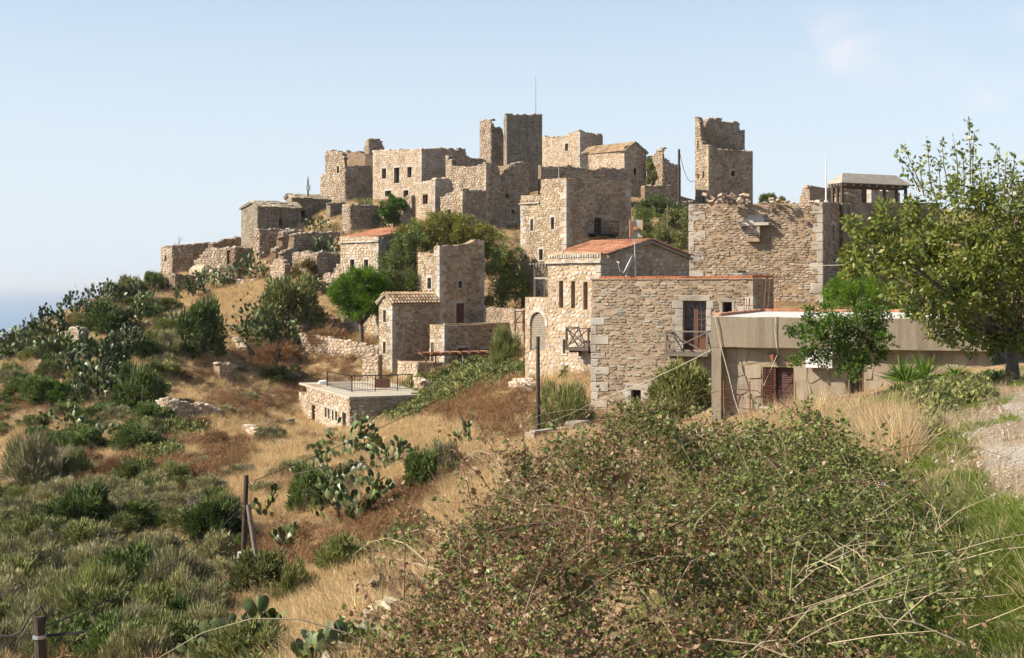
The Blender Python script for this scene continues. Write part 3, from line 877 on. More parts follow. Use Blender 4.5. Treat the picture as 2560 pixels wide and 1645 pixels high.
def dress(b, w, o):
    kind = o[4] if len(o) > 4 else 'hole'
    r = o[:4]
    if kind == 'hole': return
    if kind == 'slit': b.surround(w, r, 0.16, 0.2, 0.1); b.pane(w, r, 0.2)
    elif kind == 'bareslit': b.pane(w, r, 0.25, frame='grey_wood', fw=0.06, rows=2)
    elif kind == 'dark': b.surround(w, r, 0.18, 0.24, 0.12); b.pane(w, r, 0.4, 'painted_inside_shade')  # dark sheet painted as the unlit inside, not a glazed leaf
    elif kind == 'gap': b.pane(w, r, 0.45, 'painted_inside_shade')  # bare opening: the shade behind it is a near-black sheet
    elif kind == 'lintel': b.surround(w, r, 0.15, 0.2, 0, False); b.pane(w, r, 0.4, 'painted_inside_shade')  # inside shade painted on a sheet set back in the wall
    elif kind == 'pierced': b.surround(w, r, 0.16, 0.2, 0.1)
    elif kind == 'door': b.surround(w, r, 0.14, 0.2, 0); b.pane(w, r, 0.18, 'brown_wood', 'dark_wood', 0.07, 2, 2, 'door')
    elif kind == 'glassdoor': b.surround(w, r, 0.16, 0.24, 0); b.pane(w, r, 0.18, 'window_glass', 'dark_wood', 0.07, 2, 3, 'door')
    elif kind == 'reddoor': b.pane(w, r, 0.2, 'rust', 'dark_wood', 0.06, 1, 2, 'door')
    elif kind == 'window': b.surround(w, r, 0.18, 0.22, 0.12); b.pane(w, r, 0.2, 'window_glass', 'brown_wood', 0.05, 2, 2)

# ------------------------------------------------------------------ roofs, balconies and other house parts
def tile_roof(b, E0, E1, R0, R1, mat, cw=0.24, rl=0.36, n_single=0, slab='roof_dirt', kind='tile', lift=0.03, name='roof'):
    """a pitched plane from the eave E0-E1 up to the ridge R0-R1, covered with overlapping tiles or slabs"""
    E0, E1, R0, R1 = Vector(E0), Vector(E1), Vector(R0), Vector(R1)
    nrm = (E1 - E0).cross(R0 - E0).normalized()
    if nrm.z < 0: nrm = -nrm
    th = 0.12
    V = [tuple(p) for p in (E0, E1, R1, R0)] + [tuple(p - nrm * th) for p in (E0, E1, R1, R0)]
    ro = b.part(name, (V, [(0, 1, 2, 3), (7, 6, 5, 4), (0, 4, 5, 1), (1, 5, 6, 2), (2, 6, 7, 3), (3, 7, 4, 0)]), slab)
    rows = max(1, int(round(((R0 - E0).length + (R1 - E1).length) / 2 / rl)))
    cols = max(1, int(round(((E1 - E0).length + (R1 - R0).length) / 2 / cw)))
    def pt(s, t): return (E0 * (1 - s) + E1 * s) * (1 - t) + (R0 * (1 - s) + R1 * s) * t
    rg = b.rg
    joined = MB(); cnt = 0
    for r in range(rows):
        for c in range(cols):
            s = (c + 0.5) / cols + rg.uniform(-0.006, 0.006)
            t0, t1 = r / rows - 0.02, (r + 1.18) / rows
            t1 = min(t1, 1.0)
            p0, p1 = pt(s, t0), pt(s, t1)
            ax = (p1 - p0).normalized()
            sd = ax.cross(nrm).normalized()
            wobble = rg.uniform(-0.012, 0.012)
            if kind == 'tile':
                r0, r1 = cw * 0.50, cw * 0.42
                V, n = [], 5
                for (p, rad, up) in ((p0, r0, 0.055), (p1, r1, 0.012)):
                    for k in range(n):
                        a = math.pi * k / (n - 1)
                        V.append(tuple(p + sd * (math.cos(a) * rad + wobble) + nrm * (math.sin(a) * rad * 0.75 + up + lift)))
                Fc = [(k, k + 1, n + k + 1, n + k) for k in range(n - 1)]
                # hollow end shown as a thin rim
                for k in range(n):
                    a = math.pi * k / (n - 1)
                    V.append(tuple(p0 + sd * (math.cos(a) * r0 * 0.8 + wobble) + nrm * (math.sin(a) * r0 * 0.58 + 0.055 + lift)))
                Fc += [(k, 2 * n + k, 2 * n + k + 1, k + 1) for k in range(n - 1)]
                g = (V, Fc)
            else:
                mid = (p0 + p1) / 2 + nrm * (0.05 + rg.uniform(0, 0.05))
                up = nrm * 0.03 * rg.uniform(0.7, 1.5)
                g = box_geo(mid, sd * cw * 0.5 * rg.uniform(0.8, 1.2), (p1 - p0) * 0.5 * rg.uniform(0.85, 1.15) + nrm * rg.uniform(-0.05, 0.02), up, 0.3, 0.03, rg)
            if cnt < n_single:
                single(g, kind, MATS[mat], ro, b.org, rg.random())
            else: joined.add(g[0], g[1], rg.random())
            cnt += 1
    if joined.f:
        o = joined.build(kind + '_field', MATS[mat], ro, b.org); o['kind'] = 'stuff'
    return ro

def bar(b, name, p, q, w, mat, parent=None, h=None, up=Vector((0, 0, 1))):
    p, q = Vector(p), Vector(q)
    d = (q - p); l = d.length; d = d / l
    s = d.cross(up)
    s = s.normalized() if s.length > 1e-4 else Vector((1, 0, 0))
    t = s.cross(d)
    return single(box_geo((p + q) / 2, d * l / 2, s * w / 2, t * (h or w) / 2), name, MATS[mat], parent or b.root, b.org, random.random())

def balcony(b, w, s0, s1, z0, z1, out=0.9, mat='grey_wood', wood=True):
    """railed balcony hung on wall w between s0 and s1, floor at z0, rail top at z1"""
    d3, n3, z3 = w.dir3()
    root = b.part('balcony', box_geo(w.P((s0 + s1) / 2, z0 - 0.09, out / 2 + 0.02), d3 * (s1 - s0) / 2, n3 * (out / 2 - 0.03), z3 * 0.05), mat)
    P = lambda s, z, h: w.P(s, z, h)
    n = 5
    for i in range(n):
        h = 0.08 + (out - 0.1) * (i + 0.5) / n
        bar(b, 'floor_board', P(s0 - 0.02, z0 - 0.015, h), P(s1 + 0.02, z0 - 0.015, h), (out - 0.1) / n - 0.015, mat, root, 0.035)
    for s in (s0 + 0.2, s1 - 0.2): bar(b, 'bracket', P(s, z0 - 0.2, -0.1), P(s, z0 - 0.2, out - 0.1), 0.1, mat, root, 0.12)
    pw = 0.085 if wood else 0.04
    corners = [(s0, out - 0.06), (s1, out - 0.06)] + ([((s0 + s1) / 2, out - 0.06)] if s1 - s0 > 2.6 else [])
    for s, h in corners: bar(b, 'post', P(s, z0 - 0.12, h), P(s, z1 + 0.05, h), pw, mat, root, pw, n3)
    bar(b, 'rail', P(s0 - 0.05, z1, out - 0.06), P(s1 + 0.05, z1, out - 0.06), pw * 1.1, mat, root, pw * 0.7)
    bar(b, 'rail', P(s0, z1, 0.02), P(s0, z1, out - 0.12), pw, mat, root, pw * 0.7)
    bar(b, 'rail', P(s1, z1, 0.02), P(s1, z1, out - 0.12), pw, mat, root, pw * 0.7)
    if wood:
        t = 0.045
        for (p, q, off) in ((P(s0 + 0.05, z0 + 0.03, out - 0.05), P(s1 - 0.05, z1 - 0.04, out - 0.05), 0), (P(s0 + 0.05, z1 - 0.04, out - 0.09), P(s1 - 0.05, z0 + 0.03, out - 0.09), 0),
                            (P(s0, z0 + 0.03, 0.05), P(s0, z1 - 0.04, out - 0.12), 0), (P(s0 + 0.03, z1 - 0.04, 0.05), P(s0 + 0.03, z0 + 0.03, out - 0.12), 0),
                            (P(s1, z0 + 0.03, 0.05), P(s1, z1 - 0.04, out - 0.12), 0), (P(s1 - 0.03, z1 - 0.04, 0.05), P(s1 - 0.03, z0 + 0.03, out - 0.12), 0)):
            bar(b, 'brace', p, q, t, mat, root, t)
    else:
        m = int((s1 - s0) / 0.16)
        for i in range(1, m):
            s = s0 + (s1 - s0) * i / m
            bar(b, 'baluster', P(s, z0, out - 0.06), P(s, z1, out - 0.06), 0.022, mat, root, 0.022, n3)
        bar(b, 'rail', P(s0, z0 + 0.12, out - 0.06), P(s1, z0 + 0.12, out - 0.06), 0.03, mat, root, 0.03)
    return root

def cornice(b, w, s0, s1, z, h=0.09, out=0.12, mat=None, dentils=0, name='cornice'):
    d3, n3, z3 = w.dir3()
    rg = b.rg
    n = max(1, int((s1 - s0) / 0.7))
    m = MB()
    for i in range(n):
        a, c = s0 + (s1 - s0) * i / n, s0 + (s1 - s0) * (i + 1) / n
        g = box_geo(w.P((a + c) / 2, z + rg.uniform(-0.01, 0.01), out / 2 - 0.1), d3 * ((c - a) / 2 - 0.006), n3 * (out / 2 + 0.1), z3 * h / 2, 0.15, 0.008, rg)
        m.add(g[0], g[1], rg.random())
    o = m.build(name, MATS[mat or b.st['q']], b.root, b.org)
    if dentils:
        m = MB()
        for i in range(dentils):
            s = s0 + (s1 - s0) * (i + 0.5) / dentils
            g = box_geo(w.P(s, z + h / 2 + 0.14, 0.0), d3 * (s1 - s0) / dentils * 0.3 * rg.uniform(0.8, 1.2), n3 * 0.07, z3 * 0.09 * rg.uniform(0.8, 1.2), 0.3, 0.015, rg)
            m.add(g[0], g[1], rg.random())
        m.build('dentils', MATS[b.st['s']], o, b.org)
    return o

def spot_y(u, v, dmin=30.0):
    p = hit(u, v, dmin)
    return p.y if p is not None else 100.0

def stone_wall(name, label, pts, style, th=0.5, below=1.5, seed=1, caps=0.9, ragged=0.08, n_single=0, cat='wall', group=None, scale=1.0, face=None, stub=True):
    """free-standing wall through (column, top row, distance) points, left to right as seen"""
    W = [px(*p) if len(p) == 3 and p[2] > 0 else px(p[0], p[1], spot_y(p[0], p[1] - p[2])) for p in pts]
    zb = min(gz(p.x, p.y) for p in W)
    b = Building(name, label, cat, (W[0].x, W[0].y, gz(W[0].x, W[0].y)), style, seed, group)
    for i, (p, q) in enumerate(zip(W[:-1], W[1:])):
        w = Wall((p.x, p.y), (q.x, q.y), th, 0.0, 0.0)
        b.wall(w, min(zb, gz(p.x, p.y), gz(q.x, q.y)) - below, [(0, p.z), (w.L, q.z)], (), True, n_single // max(1, len(W) - 1),
               min(gz(p.x, p.y), gz(q.x, q.y)) - 0.5, caps=caps, ragged=ragged, cap_size=0.3, scale=scale)
    return b

def profile_wall(name, label, ua, Da, ub, Db, prof, style='ruin', th=0.55, seed=1, caps=1.0, ragged=0.1, cat='ruin', ops=(), group=None, scale=1.0, base=None):
    """one free-standing broken wall with a (column,row) top profile"""
    A, B = px(ua, HV, Da), px(ub, HV, Db)
    w = Wall((A.x, A.y), (B.x, B.y), th, 0.0, 0.0)
    zg = min(gz(A.x, A.y), gz(B.x, B.y)) if base is None else base
    b = Building(name, label, cat, (A.x, A.y, gz(A.x, A.y)), style, seed, group)
    P = [w.sz(u, v) for u, v in prof]
    mono = []
    for s, z in P:
        if mono and s < mono[-1][0]: s = mono[-1][0]
        mono.append((s, z))
    O = []
    for o in ops:
        s0, _ = w.sz(o[0], o[1]); s1, _ = w.sz(o[2], o[3]); um = (o[0] + o[2]) / 2
        O.append((s0, s1, w.sz(um, o[3])[1], w.sz(um, o[1])[1]) + tuple(o[4:]))
    b.wall(w, zg - 1.5, mono, [o[:4] for o in O], True, 0, zg - 0.5, caps=caps, ragged=ragged, scale=scale)
    for o in O: dress(b, w, o)
    b.w = w
    return b

def c1(x, y): return (350 + x / 3.08, 300 + y / 3.08)
def c2(x, y): return (900 + x / 3.348, 180 + y / 3.348)
def c3(x, y): return (1250 + x / 2.8, 250 + y / 2.8)
def c5(x, y): return (700 + x / 2.75, 540 + y / 2.75)
def c6(x, y): return (1250 + x / 2.8, 600 + y / 2.8)
def op(c, x0, y0, x1, y1, kind): return c(x0, y0) + c(x1, y1) + (kind,)

def gable_over_left(b, peak_px, mat, eave_v=None, over=0.18, cw=0.24, rl=0.36, n_single=0, kind='tile', eave_back=0.0, mono=False):
    """roof whose ridge runs parallel to the LEFT wall, from the gable of the right wall; peak_px = (column,row) of the gable peak"""
    s, z = b.wr.sz(*peak_px)
    dr3, dl3 = Vector((b.dr.x, b.dr.y, 0)), Vector((b.dl.x, b.dl.y, 0))
    N3 = Vector((b.N.x, b.N.y, 0))
    sl = b.wl.L
    ze = b.wl.sz(*eave_v)[1]
    peak0 = N3 + dr3 * s + Vector((0, 0, z)) - dl3 * over
    peak1 = N3 + dr3 * s + Vector((0, 0, z)) + dl3 * (sl + over)
    e0 = N3 + dr3 * eave_back + Vector((0, 0, ze)) - dl3 * over
    e1 = N3 + dr3 * eave_back + Vector((0, 0, ze)) + dl3 * (sl + over)
    tile_roof(b, e1, e0, peak1, peak0, mat, cw, rl, n_single, kind=kind)
    if mono: return
    sr = b.wr.L
    zr = ze - 0.05
    f1 = N3 + dr3 * (sr + 0.15) + Vector((0, 0, zr)) + dl3 * (sl + over); f0 = N3 + dr3 * (sr + 0.15) + Vector((0, 0, zr)) - dl3 * over
    tile_roof(b, f0, f1, peak0, peak1, mat, cw * 1.5, rl * 1.4, 0, kind=kind, name='roof')

def gable_over_right(b, peak_px, mat, eave_z, over=0.18, cw=0.24, rl=0.36, n_single=0, kind='tile', lift=0.03, length=None):
    """roof whose ridge runs parallel to the RIGHT wall, from the gable of the left wall"""
    s, z = b.wl.sz(*peak_px)
    dr3, dl3 = Vector((b.dr.x, b.dr.y, 0)), Vector((b.dl.x, b.dl.y, 0))
    L3 = Vector((b.Lp.x, b.Lp.y, 0)); sr = length or b.wr.L
    p0 = L3 - dl3 * s - dr3 * over + Vector((0, 0, z)); p1 = L3 - dl3 * s + dr3 * sr + Vector((0, 0, z))
    N3 = Vector((b.N.x, b.N.y, 0))
    e0 = N3 - dl3 * over - dr3 * over + Vector((0, 0, eave_z)); e1 = N3 - dl3 * over + dr3 * sr + Vector((0, 0, eave_z))
    ro = tile_roof(b, e0, e1, p0, p1, mat, cw, rl, n_single, kind=kind, lift=lift)
    f0 = L3 + dl3 * over - dr3 * over + Vector((0, 0, eave_z)); f1 = L3 + dl3 * over + dr3 * sr + Vector((0, 0, eave_z))
    tile_roof(b, f1, f0, p1, p0, mat, cw * 1.5, rl * 1.4, 0, kind=kind)
    return ro

# ------------------------------------------------------------------ far village, from the left end to the right tower
RU = 'roofless stone ruins on the hill'
house('walled_yard', 'low walled stone yard at the far left end of the village with one slit', 'ruin', (402, 431, 532), 146, 50, 'ruin',
      [(402, 619), (431, 617)], [(431, 616), (470, 613), (532, 608)], [(412, 640, 416, 653, 'gap')], seed=11, quoin=False, caps=0.8, ragged=0.06, scale=1.15, back=(3.8, 3.6, 3.4))
profile_wall('rising_wall', 'dark ruined wall rising right of the low yard, up to the grey house', 532, 144, 603, 149, [(532, 612), (560, 603), (602, 594)], 'ruin', seed=12, scale=1.2)
b = profile_wall('doorway_ruin', 'sunlit ruined house front with a tall red-brown doorway above stone steps', 486, 139, 588, 136,
      [(486, 655), (498, 647), (507, 634), (519, 622), (560, 621), (588, 620)], 'ruin', seed=13, ops=[(567, 626, 579, 661, 'reddoor')], scale=1.0)
profile_wall('side_wall', 'short shaded ruined wall right of the red-brown doorway', 588.5, 136, 642, 140, [(588, 621), (610, 622), (626, 624), (642, 628)], 'ruin', seed=14, scale=1.1)
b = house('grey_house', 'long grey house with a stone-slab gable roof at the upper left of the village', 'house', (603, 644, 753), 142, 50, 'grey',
      [(603, 524), (634, 505), (644, 518)], [(644, 518), (753, 518)], [], [(698, 548, 705, 565, 'gap')], seed=15, quoin=False, scale=1.1, keep=0.75, rkeep=0.55)
gable_over_right(b, (634, 503), 'slab_stone', b.wr.sz(644, 518)[1], cw=0.5, rl=0.45, kind='slab', n_single=0)
bar(b, 'pipe', b.wr.P(b.wr.L * 0.9, -1, 0.1), b.wr.P(b.wr.L * 0.9, b.pr[0][1], 0.1), 0.12, 'grey_wood')
b = house('grey_upper_house', 'grey house with red-brown door and sagging slab roof, between grey gable house and broken tower', 'house', (715, 730, 828), 147, 50, 'grey',
      [(715, 498), (722, 489), (730, 497)], [(730, 497), (828, 497)], [], [(752.6, 527, 761.7, 542, 'gap'), (785, 529, 798, 556, 'reddoor')], seed=16, quoin=False, scale=1.1, rkeep=0.6)
gable_over_right(b, (722, 485), 'slab_stone', b.wr.sz(730, 496)[1], cw=0.5, rl=0.45, kind='slab')
house('ledge_house', 'low flat stone house under the broken tower, its narrow end sunlit', 'house', (855, 876, 946), 139, 50, 'ruin',
      [(855, 516), (876, 513)], [(876, 513), (946, 516)], seed=17, quoin=False, caps=0.6, ragged=0.05, roof='flat')
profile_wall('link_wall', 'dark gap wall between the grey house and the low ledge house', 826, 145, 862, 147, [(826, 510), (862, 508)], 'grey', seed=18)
house('roofless_house', 'roofless ruin in shadow below the grey gable house, bright broken left edge', 'ruin', (637, 649, 760), 136, 50, 'ruin',
      [(637, 581), (649, 576)], [(649, 575), (700, 576), (760, 577)], seed=19, quoin=False, caps=1.0, ragged=0.12, back=(6.0, 5.0, 4.6))
profile_wall('stepped_wall', 'broken wall with stepped sunlit edge, the one nearer the dark roofless ruin', 689, 131.5, 748, 138, [(689, 647), (690, 627), (704, 618), (705, 601), (710, 583), (748, 579)], seed=20)
profile_wall('long_stepped_wall', 'long shaded wall with stepped left edge behind the small windowed ruin', 709, 128.5, 888, 142, [(709, 645), (710, 634), (733, 622), (734, 612), (737, 588), (760, 584), (888, 581)], seed=21, caps=0.8)
profile_wall('rubble_stub', 'low sunlit rubble stub left of the small windowed ruin', 676, 128, 712, 125, [(676, 668), (684, 655), (692, 648), (703, 652), (712, 668)], seed=22)
house('window_ruin', 'small roofless ruin with one square window, above the prickly pears', 'ruin', (731, 793, 850), 124, 50, 'ruin',
      [(731, 637), (755, 635), (760, 630), (770, 629), (775, 634), (793, 634)], [(793, 634), (815, 633), (830, 638), (850, 636)], [(757.5, 656, 771.5, 669, 'gap')], seed=23, quoin=False, caps=1.0, ragged=0.08)
profile_wall('collapsed_corner', 'collapsed sunlit wall corner beside the red-roofed house above the pine', 810, 120, 852, 117.5, [(810, 692), (818, 687), (831, 690), (838, 673), (846, 662), (852, 663)], seed=24)
house('broken_tower', 'broken tower house with stepped sunlit side at the top left of the village', 'ruin', (801, 863, 932), 150, 50, 'ruin',
      [(801, 440), (813, 440), (813.5, 380), (848, 379), (855, 386), (861, 402), (863, 417)], [(863, 418), (900, 418), (932, 415)], [(842.5, 416, 848.5, 433, 'pierced')], seed=25, caps=1.0, ragged=0.08, quoin=False, back=(13.8, 14.4, 11.4), back_ragged=0.3)
house('chimney_stub', 'tall narrow wall stub standing on the broken tower house', 'ruin', (910, 923, 962), 163, 50, 'ruin',
      [(910, 374), (914, 354), (923, 350)], [(923, 349), (948, 348), (955, 356), (962, 375)], seed=26, caps=1.0, ragged=0.1, quoin=False, back=(15.4, 15.6, 15.8), base=8.0)
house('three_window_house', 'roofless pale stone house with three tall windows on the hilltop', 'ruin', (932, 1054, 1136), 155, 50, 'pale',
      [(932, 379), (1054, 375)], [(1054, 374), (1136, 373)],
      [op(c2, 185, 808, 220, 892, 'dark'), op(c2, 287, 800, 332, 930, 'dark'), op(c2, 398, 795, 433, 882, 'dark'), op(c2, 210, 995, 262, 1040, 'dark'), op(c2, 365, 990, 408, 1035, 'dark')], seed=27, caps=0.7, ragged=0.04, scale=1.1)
profile_wall('wall_stub', 'small jagged wall stub right of the three-window house', 1134, 158, 1166, 160, [(1134, 374), (1145, 378), (1152, 372), (1163, 373), (1166, 392)], seed=28)
profile_wall('jagged_wall', 'low jagged wall on the skyline below the split tower', 1150, 160, 1215, 163, [(1150, 386), (1165, 389), (1172, 395), (1200, 399), (1215, 400)], seed=58)
house('arched_window_ruin', 'roofless ruin with one ragged arched window, below the three-window house', 'ruin', (1028, 1088, 1133), 142, 50, 'pale',
      [(1028, 460), (1060, 457), (1080, 452), (1088, 450)], [(1088, 450), (1120, 447), (1128, 451), (1133, 470)], [op(c2, 525, 1025, 567, 1105, 'gap')], seed=29, caps=0.8, ragged=0.06)
profile_wall('fallen_wall', 'sloping fallen wall left of the ragged arched window', 966, 140.5, 1030, 138.5, [(966, 530), (975, 522), (1000, 524), (1004, 500), (1020, 490), (1030, 492)], seed=30, ops=[op(c2, 280, 1165, 330, 1230, 'gap')])
house('notched_house', 'tall roofless house with a notched top edge in front of the dark tower', 'ruin', (1114, 1215, 1324), 147, 50, 'ruin',
      [(1114, 390), (1119, 388), (1122, 402), (1129, 402), (1131, 417), (1165, 421), (1190, 418), (1205, 412), (1215, 407)],
      [(1215, 408), (1240, 415), (1247, 420), (1250, 440), (1258, 441), (1260, 428), (1285, 413), (1308, 404), (1312, 411), (1324, 412)], [], [(1263, 484, 1273, 495, 'dark'), (1279, 526, 1286, 534, 'gap')], seed=31, caps=1.0, ragged=0.07, back=(12.5, 12.8, 12.6))
house('low_ruin', 'low roofless ruin with slit windows behind the bushy green trees', 'ruin', (1101, 1156, 1215), 138, 50, 'ruin',
      [(1101, 495), (1130, 483), (1145, 479), (1156, 475)], [(1156, 475), (1215, 478)], [op(c2, 676, 1165, 695, 1275, 'gap'), op(c2, 738, 1155, 760, 1195, 'gap'), op(c2, 808, 1190, 820, 1245, 'gap')], seed=32, caps=0.9, ragged=0.06)
house('split_tower', 'ruined half of a split tower left of the dark flagpole tower', 'tower', (1199, 1228, 1260), 166, 50, 'ruin',
      [(1199, 309), (1205, 305), (1213, 304), (1220, 300), (1228, 302)], [(1228, 304), (1234, 312), (1238, 320), (1246, 322), (1252, 321), (1256, 326), (1260, 345)], seed=33, caps=1.0, ragged=0.16, quoin=False, back=(16.5, 18, 18.5))
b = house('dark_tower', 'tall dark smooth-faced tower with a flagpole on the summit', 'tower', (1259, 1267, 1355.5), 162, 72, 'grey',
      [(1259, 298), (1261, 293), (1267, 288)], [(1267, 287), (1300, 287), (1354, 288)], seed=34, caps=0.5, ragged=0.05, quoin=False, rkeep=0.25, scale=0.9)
b.part('battered_foot', box_geo(b.wr.P(b.wr.L / 2, b.org.z - 1, -0.3), b.wr.dir3()[0] * (b.wr.L / 2 + 0.12), b.wr.dir3()[1] * 0.38, Vector((0, 0, 4.5))), 'mortar_grey')
def flagpole(u, v0, v1, D, label, mat='galvanised', r=0.05, name='flagpole'):
    p = px(u, v0, D); q = px(u, v1, D)
    m = MB(); g = tube_geo([q, (p + q) / 2, p], [r, r * 0.85, r * 0.6], 8); m.add(*g)
    g = box_geo(q + Vector((0, 0, 0.05)), (r * 2, 0, 0), (0, r * 2, 0), (0, 0, 0.06)); m.add(*g)
    o = m.build(name, MATS[mat], None, tuple(q)); tag(o, label, 'pole'); return o
flagpole(1339, 193, 289, 163.5, 'thin tall flagpole on the dark summit tower', r=0.07)
house('slit_wall_ruin', 'ruin with a dipping broken top right of the dark tower', 'ruin', (1355, 1450, 1507), 168, 50, 'pale',
      [(1355, 340), (1368, 345), (1385, 346), (1412, 342), (1432, 332), (1450, 326)], [(1450, 327), (1470, 332), (1490, 339), (1507, 338)], [(1413, 359, 1420.5, 377, 'pierced')], seed=35, caps=0.9, ragged=0.06, scale=1.1, back=(17, 17.5, 17))
b = house('old_tile_house', 'house with weathered tan tile roof on the hilltop, gable end in shadow', 'house', (1450, 1561, 1616), 160, 50, 'pale',
      [(1450, 386), (1561, 383)], [(1561, 366), (1587, 358), (1616, 374)], [(1514, 420, 1521, 428, 'slit')], [(1584, 421, 1591, 437.5, 'slit')], seed=36, scale=1.1)
gable_over_left(b, (1587, 356), 'tile_old', eave_v=(1505, 384), cw=0.26, rl=0.42)
profile_wall('shaded_front_wall', 'long shaded ragged wall below the weathered tile roof', 1352, 152, 1566, 158, [(1352, 416), (1385, 421), (1420, 416), (1450, 422), (1480, 427), (1520, 420), (1566, 424)], 'ruin', seed=37, base=6)
house('peaked_ruin', 'ruined gable with a sharp peak left of the utility pole', 'ruin', (1617, 1657, 1702), 160, 50, 'ruin',
      [(1617, 394), (1632, 389), (1645, 377), (1657, 370)], [(1657, 370), (1661, 390), (1668, 399), (1680, 412), (1702, 417)], [], [(1681, 485, 1685, 492, 'dark')], seed=38, caps=0.8, ragged=0.06, quoin=False)
profile_wall('pink_wall', 'low reddish stone wall in front of the sharp-peaked ruin', 1612, 154, 1682, 158, [(1612, 466), (1650, 465), (1682, 464)], 'ruin', seed=39, base=6.0)
profile_wall('low_far_wall', 'dark low wall block between the utility pole and the tall right tower', 1702, 150, 1742, 153, [(1702, 508), (1742, 505)], 'grey', seed=40)
b = house('right_tower', 'tall ruined tower on the skyline with a notched broken top', 'tower', (1737.5, 1771, 1882), 163, 56, 'ruin',
      [(1737.5, 294), (1748, 297), (1751, 335), (1757, 366), (1771, 366)], [(1771, 364), (1800, 376), (1882, 379)],
      [(1744, 352, 1746.5, 372, 'gap'), (1744, 434, 1747, 447, 'gap'), (1757, 428, 1760, 445, 'gap'), (1757, 479, 1761, 508, 'gap'), (1748, 494, 1751, 510, 'gap')], [(1828, 427, 1838, 441, 'dark')], seed=41, caps=0.7, ragged=0.05, roof=None, back=(15.2, 15.6, 18.6))
b2 = Building
N2, L2, R2, dl2, dr2, _, _ = corner_points(1755, 1763, 1862, 166, 56)
w = Wall(N2, R2, 0.9, 0, 0)
b.wall(w, 13.5, [w.sz(u, v) for u, v in [(1763, 322), (1766, 302), (1776, 298), (1803, 298), (1806, 307), (1846, 306), (1850, 328), (1862, 329)]], (), True, 0, 13.5, caps=1.0, ragged=0.07, name='upper_wall')

# ------------------------------------------------------------------ middle of the village
b = house('red_roof_house', 'stone house with red-orange tile roof and two slit windows behind the round pine', 'house', (851.6, 946, 1042), 108, 50, 'pale',
      [(851.6, 591), (946, 591)], [(946, 593), (1036, 573), (1042, 573)], [op(c5, 485, 300, 513, 390, 'slit'), op(c5, 580, 300, 608, 375, 'slit')], seed=51, n_single=(120, 0))
gable_over_left(b, (1042, 570), 'tile_new', eave_v=(900, 594), cw=0.24, rl=0.38, eave_back=0.3, mono=True)
cornice(b, b.wl, -0.12, b.wl.L + 0.12, b.wl.sz(900, 605)[1], 0.1, 0.16, dentils=0)
b = house('balcony_tower', 'square tower house with a black iron balcony, in the middle of the village', 'tower', (1302, 1416, 1577), 105, 50, 'beige',
      [(1302, 489), (1352, 489), (1352.3, 449), (1382, 447), (1416, 444)], [(1416, 445), (1480, 447), (1577, 452)],
      [op(c3, 215, 835, 233, 915, 'slit'), op(c3, 358, 822, 380, 905, 'slit'), op(c3, 275, 1045, 300, 1120, 'slit')], [op(c3, 660, 825, 712, 935, 'glassdoor')], seed=52, base=-1.5, n_single=(150, 120), scale=1.0, roof=None, hq=0.45)
s0, zf = b.wr.sz(*c3(615, 940)); s1, zt = b.wr.sz(*c3(780, 852))
balcony(b, b.wr, s0, s1, b.wr.sz(1497, 585)[1], b.wr.sz(1497, 553)[1], 0.8, 'black_iron', wood=False)
cornice(b, b.wl, -0.1, b.wl.s_of(1351), b.wl.sz(1327, 508)[1], 0.1, 0.16, dentils=7)
for (u, v) in ((1366, 573), (1382, 573)):
    pass
b.quoins(b.Rp, (-b.dr.x, -b.dr.y), (b.dl.x, b.dl.y), -1, b.pr[-1][1] - 0.05, 0.45)
b.quoins(b.Lp, (-b.dl.x, -b.dl.y), (b.dr.x, b.dr.y), -1, b.pl[0][1] - 0.7, 0.45)
flagpole(1397, 416, 446, 106, 'thin roof rod on the balcony tower', r=0.03, name='roof_rod')
zt = b.pr[0][1] - 0.6
q = [b.N, b.Rp, b.Bp, b.Lp]
flat = [(p.x * 0.9 + 0.1 * (b.N.x + b.Bp.x) / 2, p.y * 0.9 + 0.1 * (b.N.y + b.Bp.y) / 2, b.pl[0][1] - 0.4) for p in q]
b.part('roof', (flat + [(x, y, z - 0.2) for x, y, z in flat], [(0, 1, 2, 3), (7, 6, 5, 4), (0, 4, 5, 1), (1, 5, 6, 2), (2, 6, 7, 3), (3, 7, 4, 0)]), 'roof_dirt')

# centre tower with its tiled annexe and front rooms: one house
b = house('centre_tower_house', 'small tower house with tiled annexe and front room above the railed terrace', 'tower', (1045.5, 1099, 1210), 103, 50, 'beige',
      [(1045.5, 631), (1062, 634), (1085, 634), (1086, 615), (1099, 614)], [(1099, 614), (1160, 612), (1178, 606), (1190, 600), (1208, 600)],
      [op(c5, 1015, 425, 1040, 500, 'slit')], [op(c5, 1225, 447, 1255, 495, 'window'), op(c5, 1210, 600, 1268, 745, 'door')], seed=53, base=-6, n_single=(60, 110), hq=0.4, back=None, ragged=0.04)
b.quoins(b.Rp, (-b.dr.x, -b.dr.y), (b.dl.x, b.dl.y), -5, b.pr[-1][1] - 0.05, 0.4)
tw = b
flat = [(p.x * 0.9 + 0.1 * (b.N.x + b.Bp.x) / 2, p.y * 0.9 + 0.1 * (b.N.y + b.Bp.y) / 2, b.pl[0][1] - 0.3) for p in (b.N, b.Rp, b.Bp, b.Lp)]
b.part('roof', (flat + [(x, y, z - 0.2) for x, y, z in flat], [(0, 1, 2, 3), (7, 6, 5, 4), (0, 4, 5, 1), (1, 5, 6, 2), (2, 6, 7, 3), (3, 7, 4, 0)]), 'roof_dirt')
k = (981 - CX) / F
sN = (k * tw.N.y - tw.N.x) / (tw.dr.x - k * tw.dr.y)
AN = tw.N + tw.dr * sN - tw.dl * 0.06
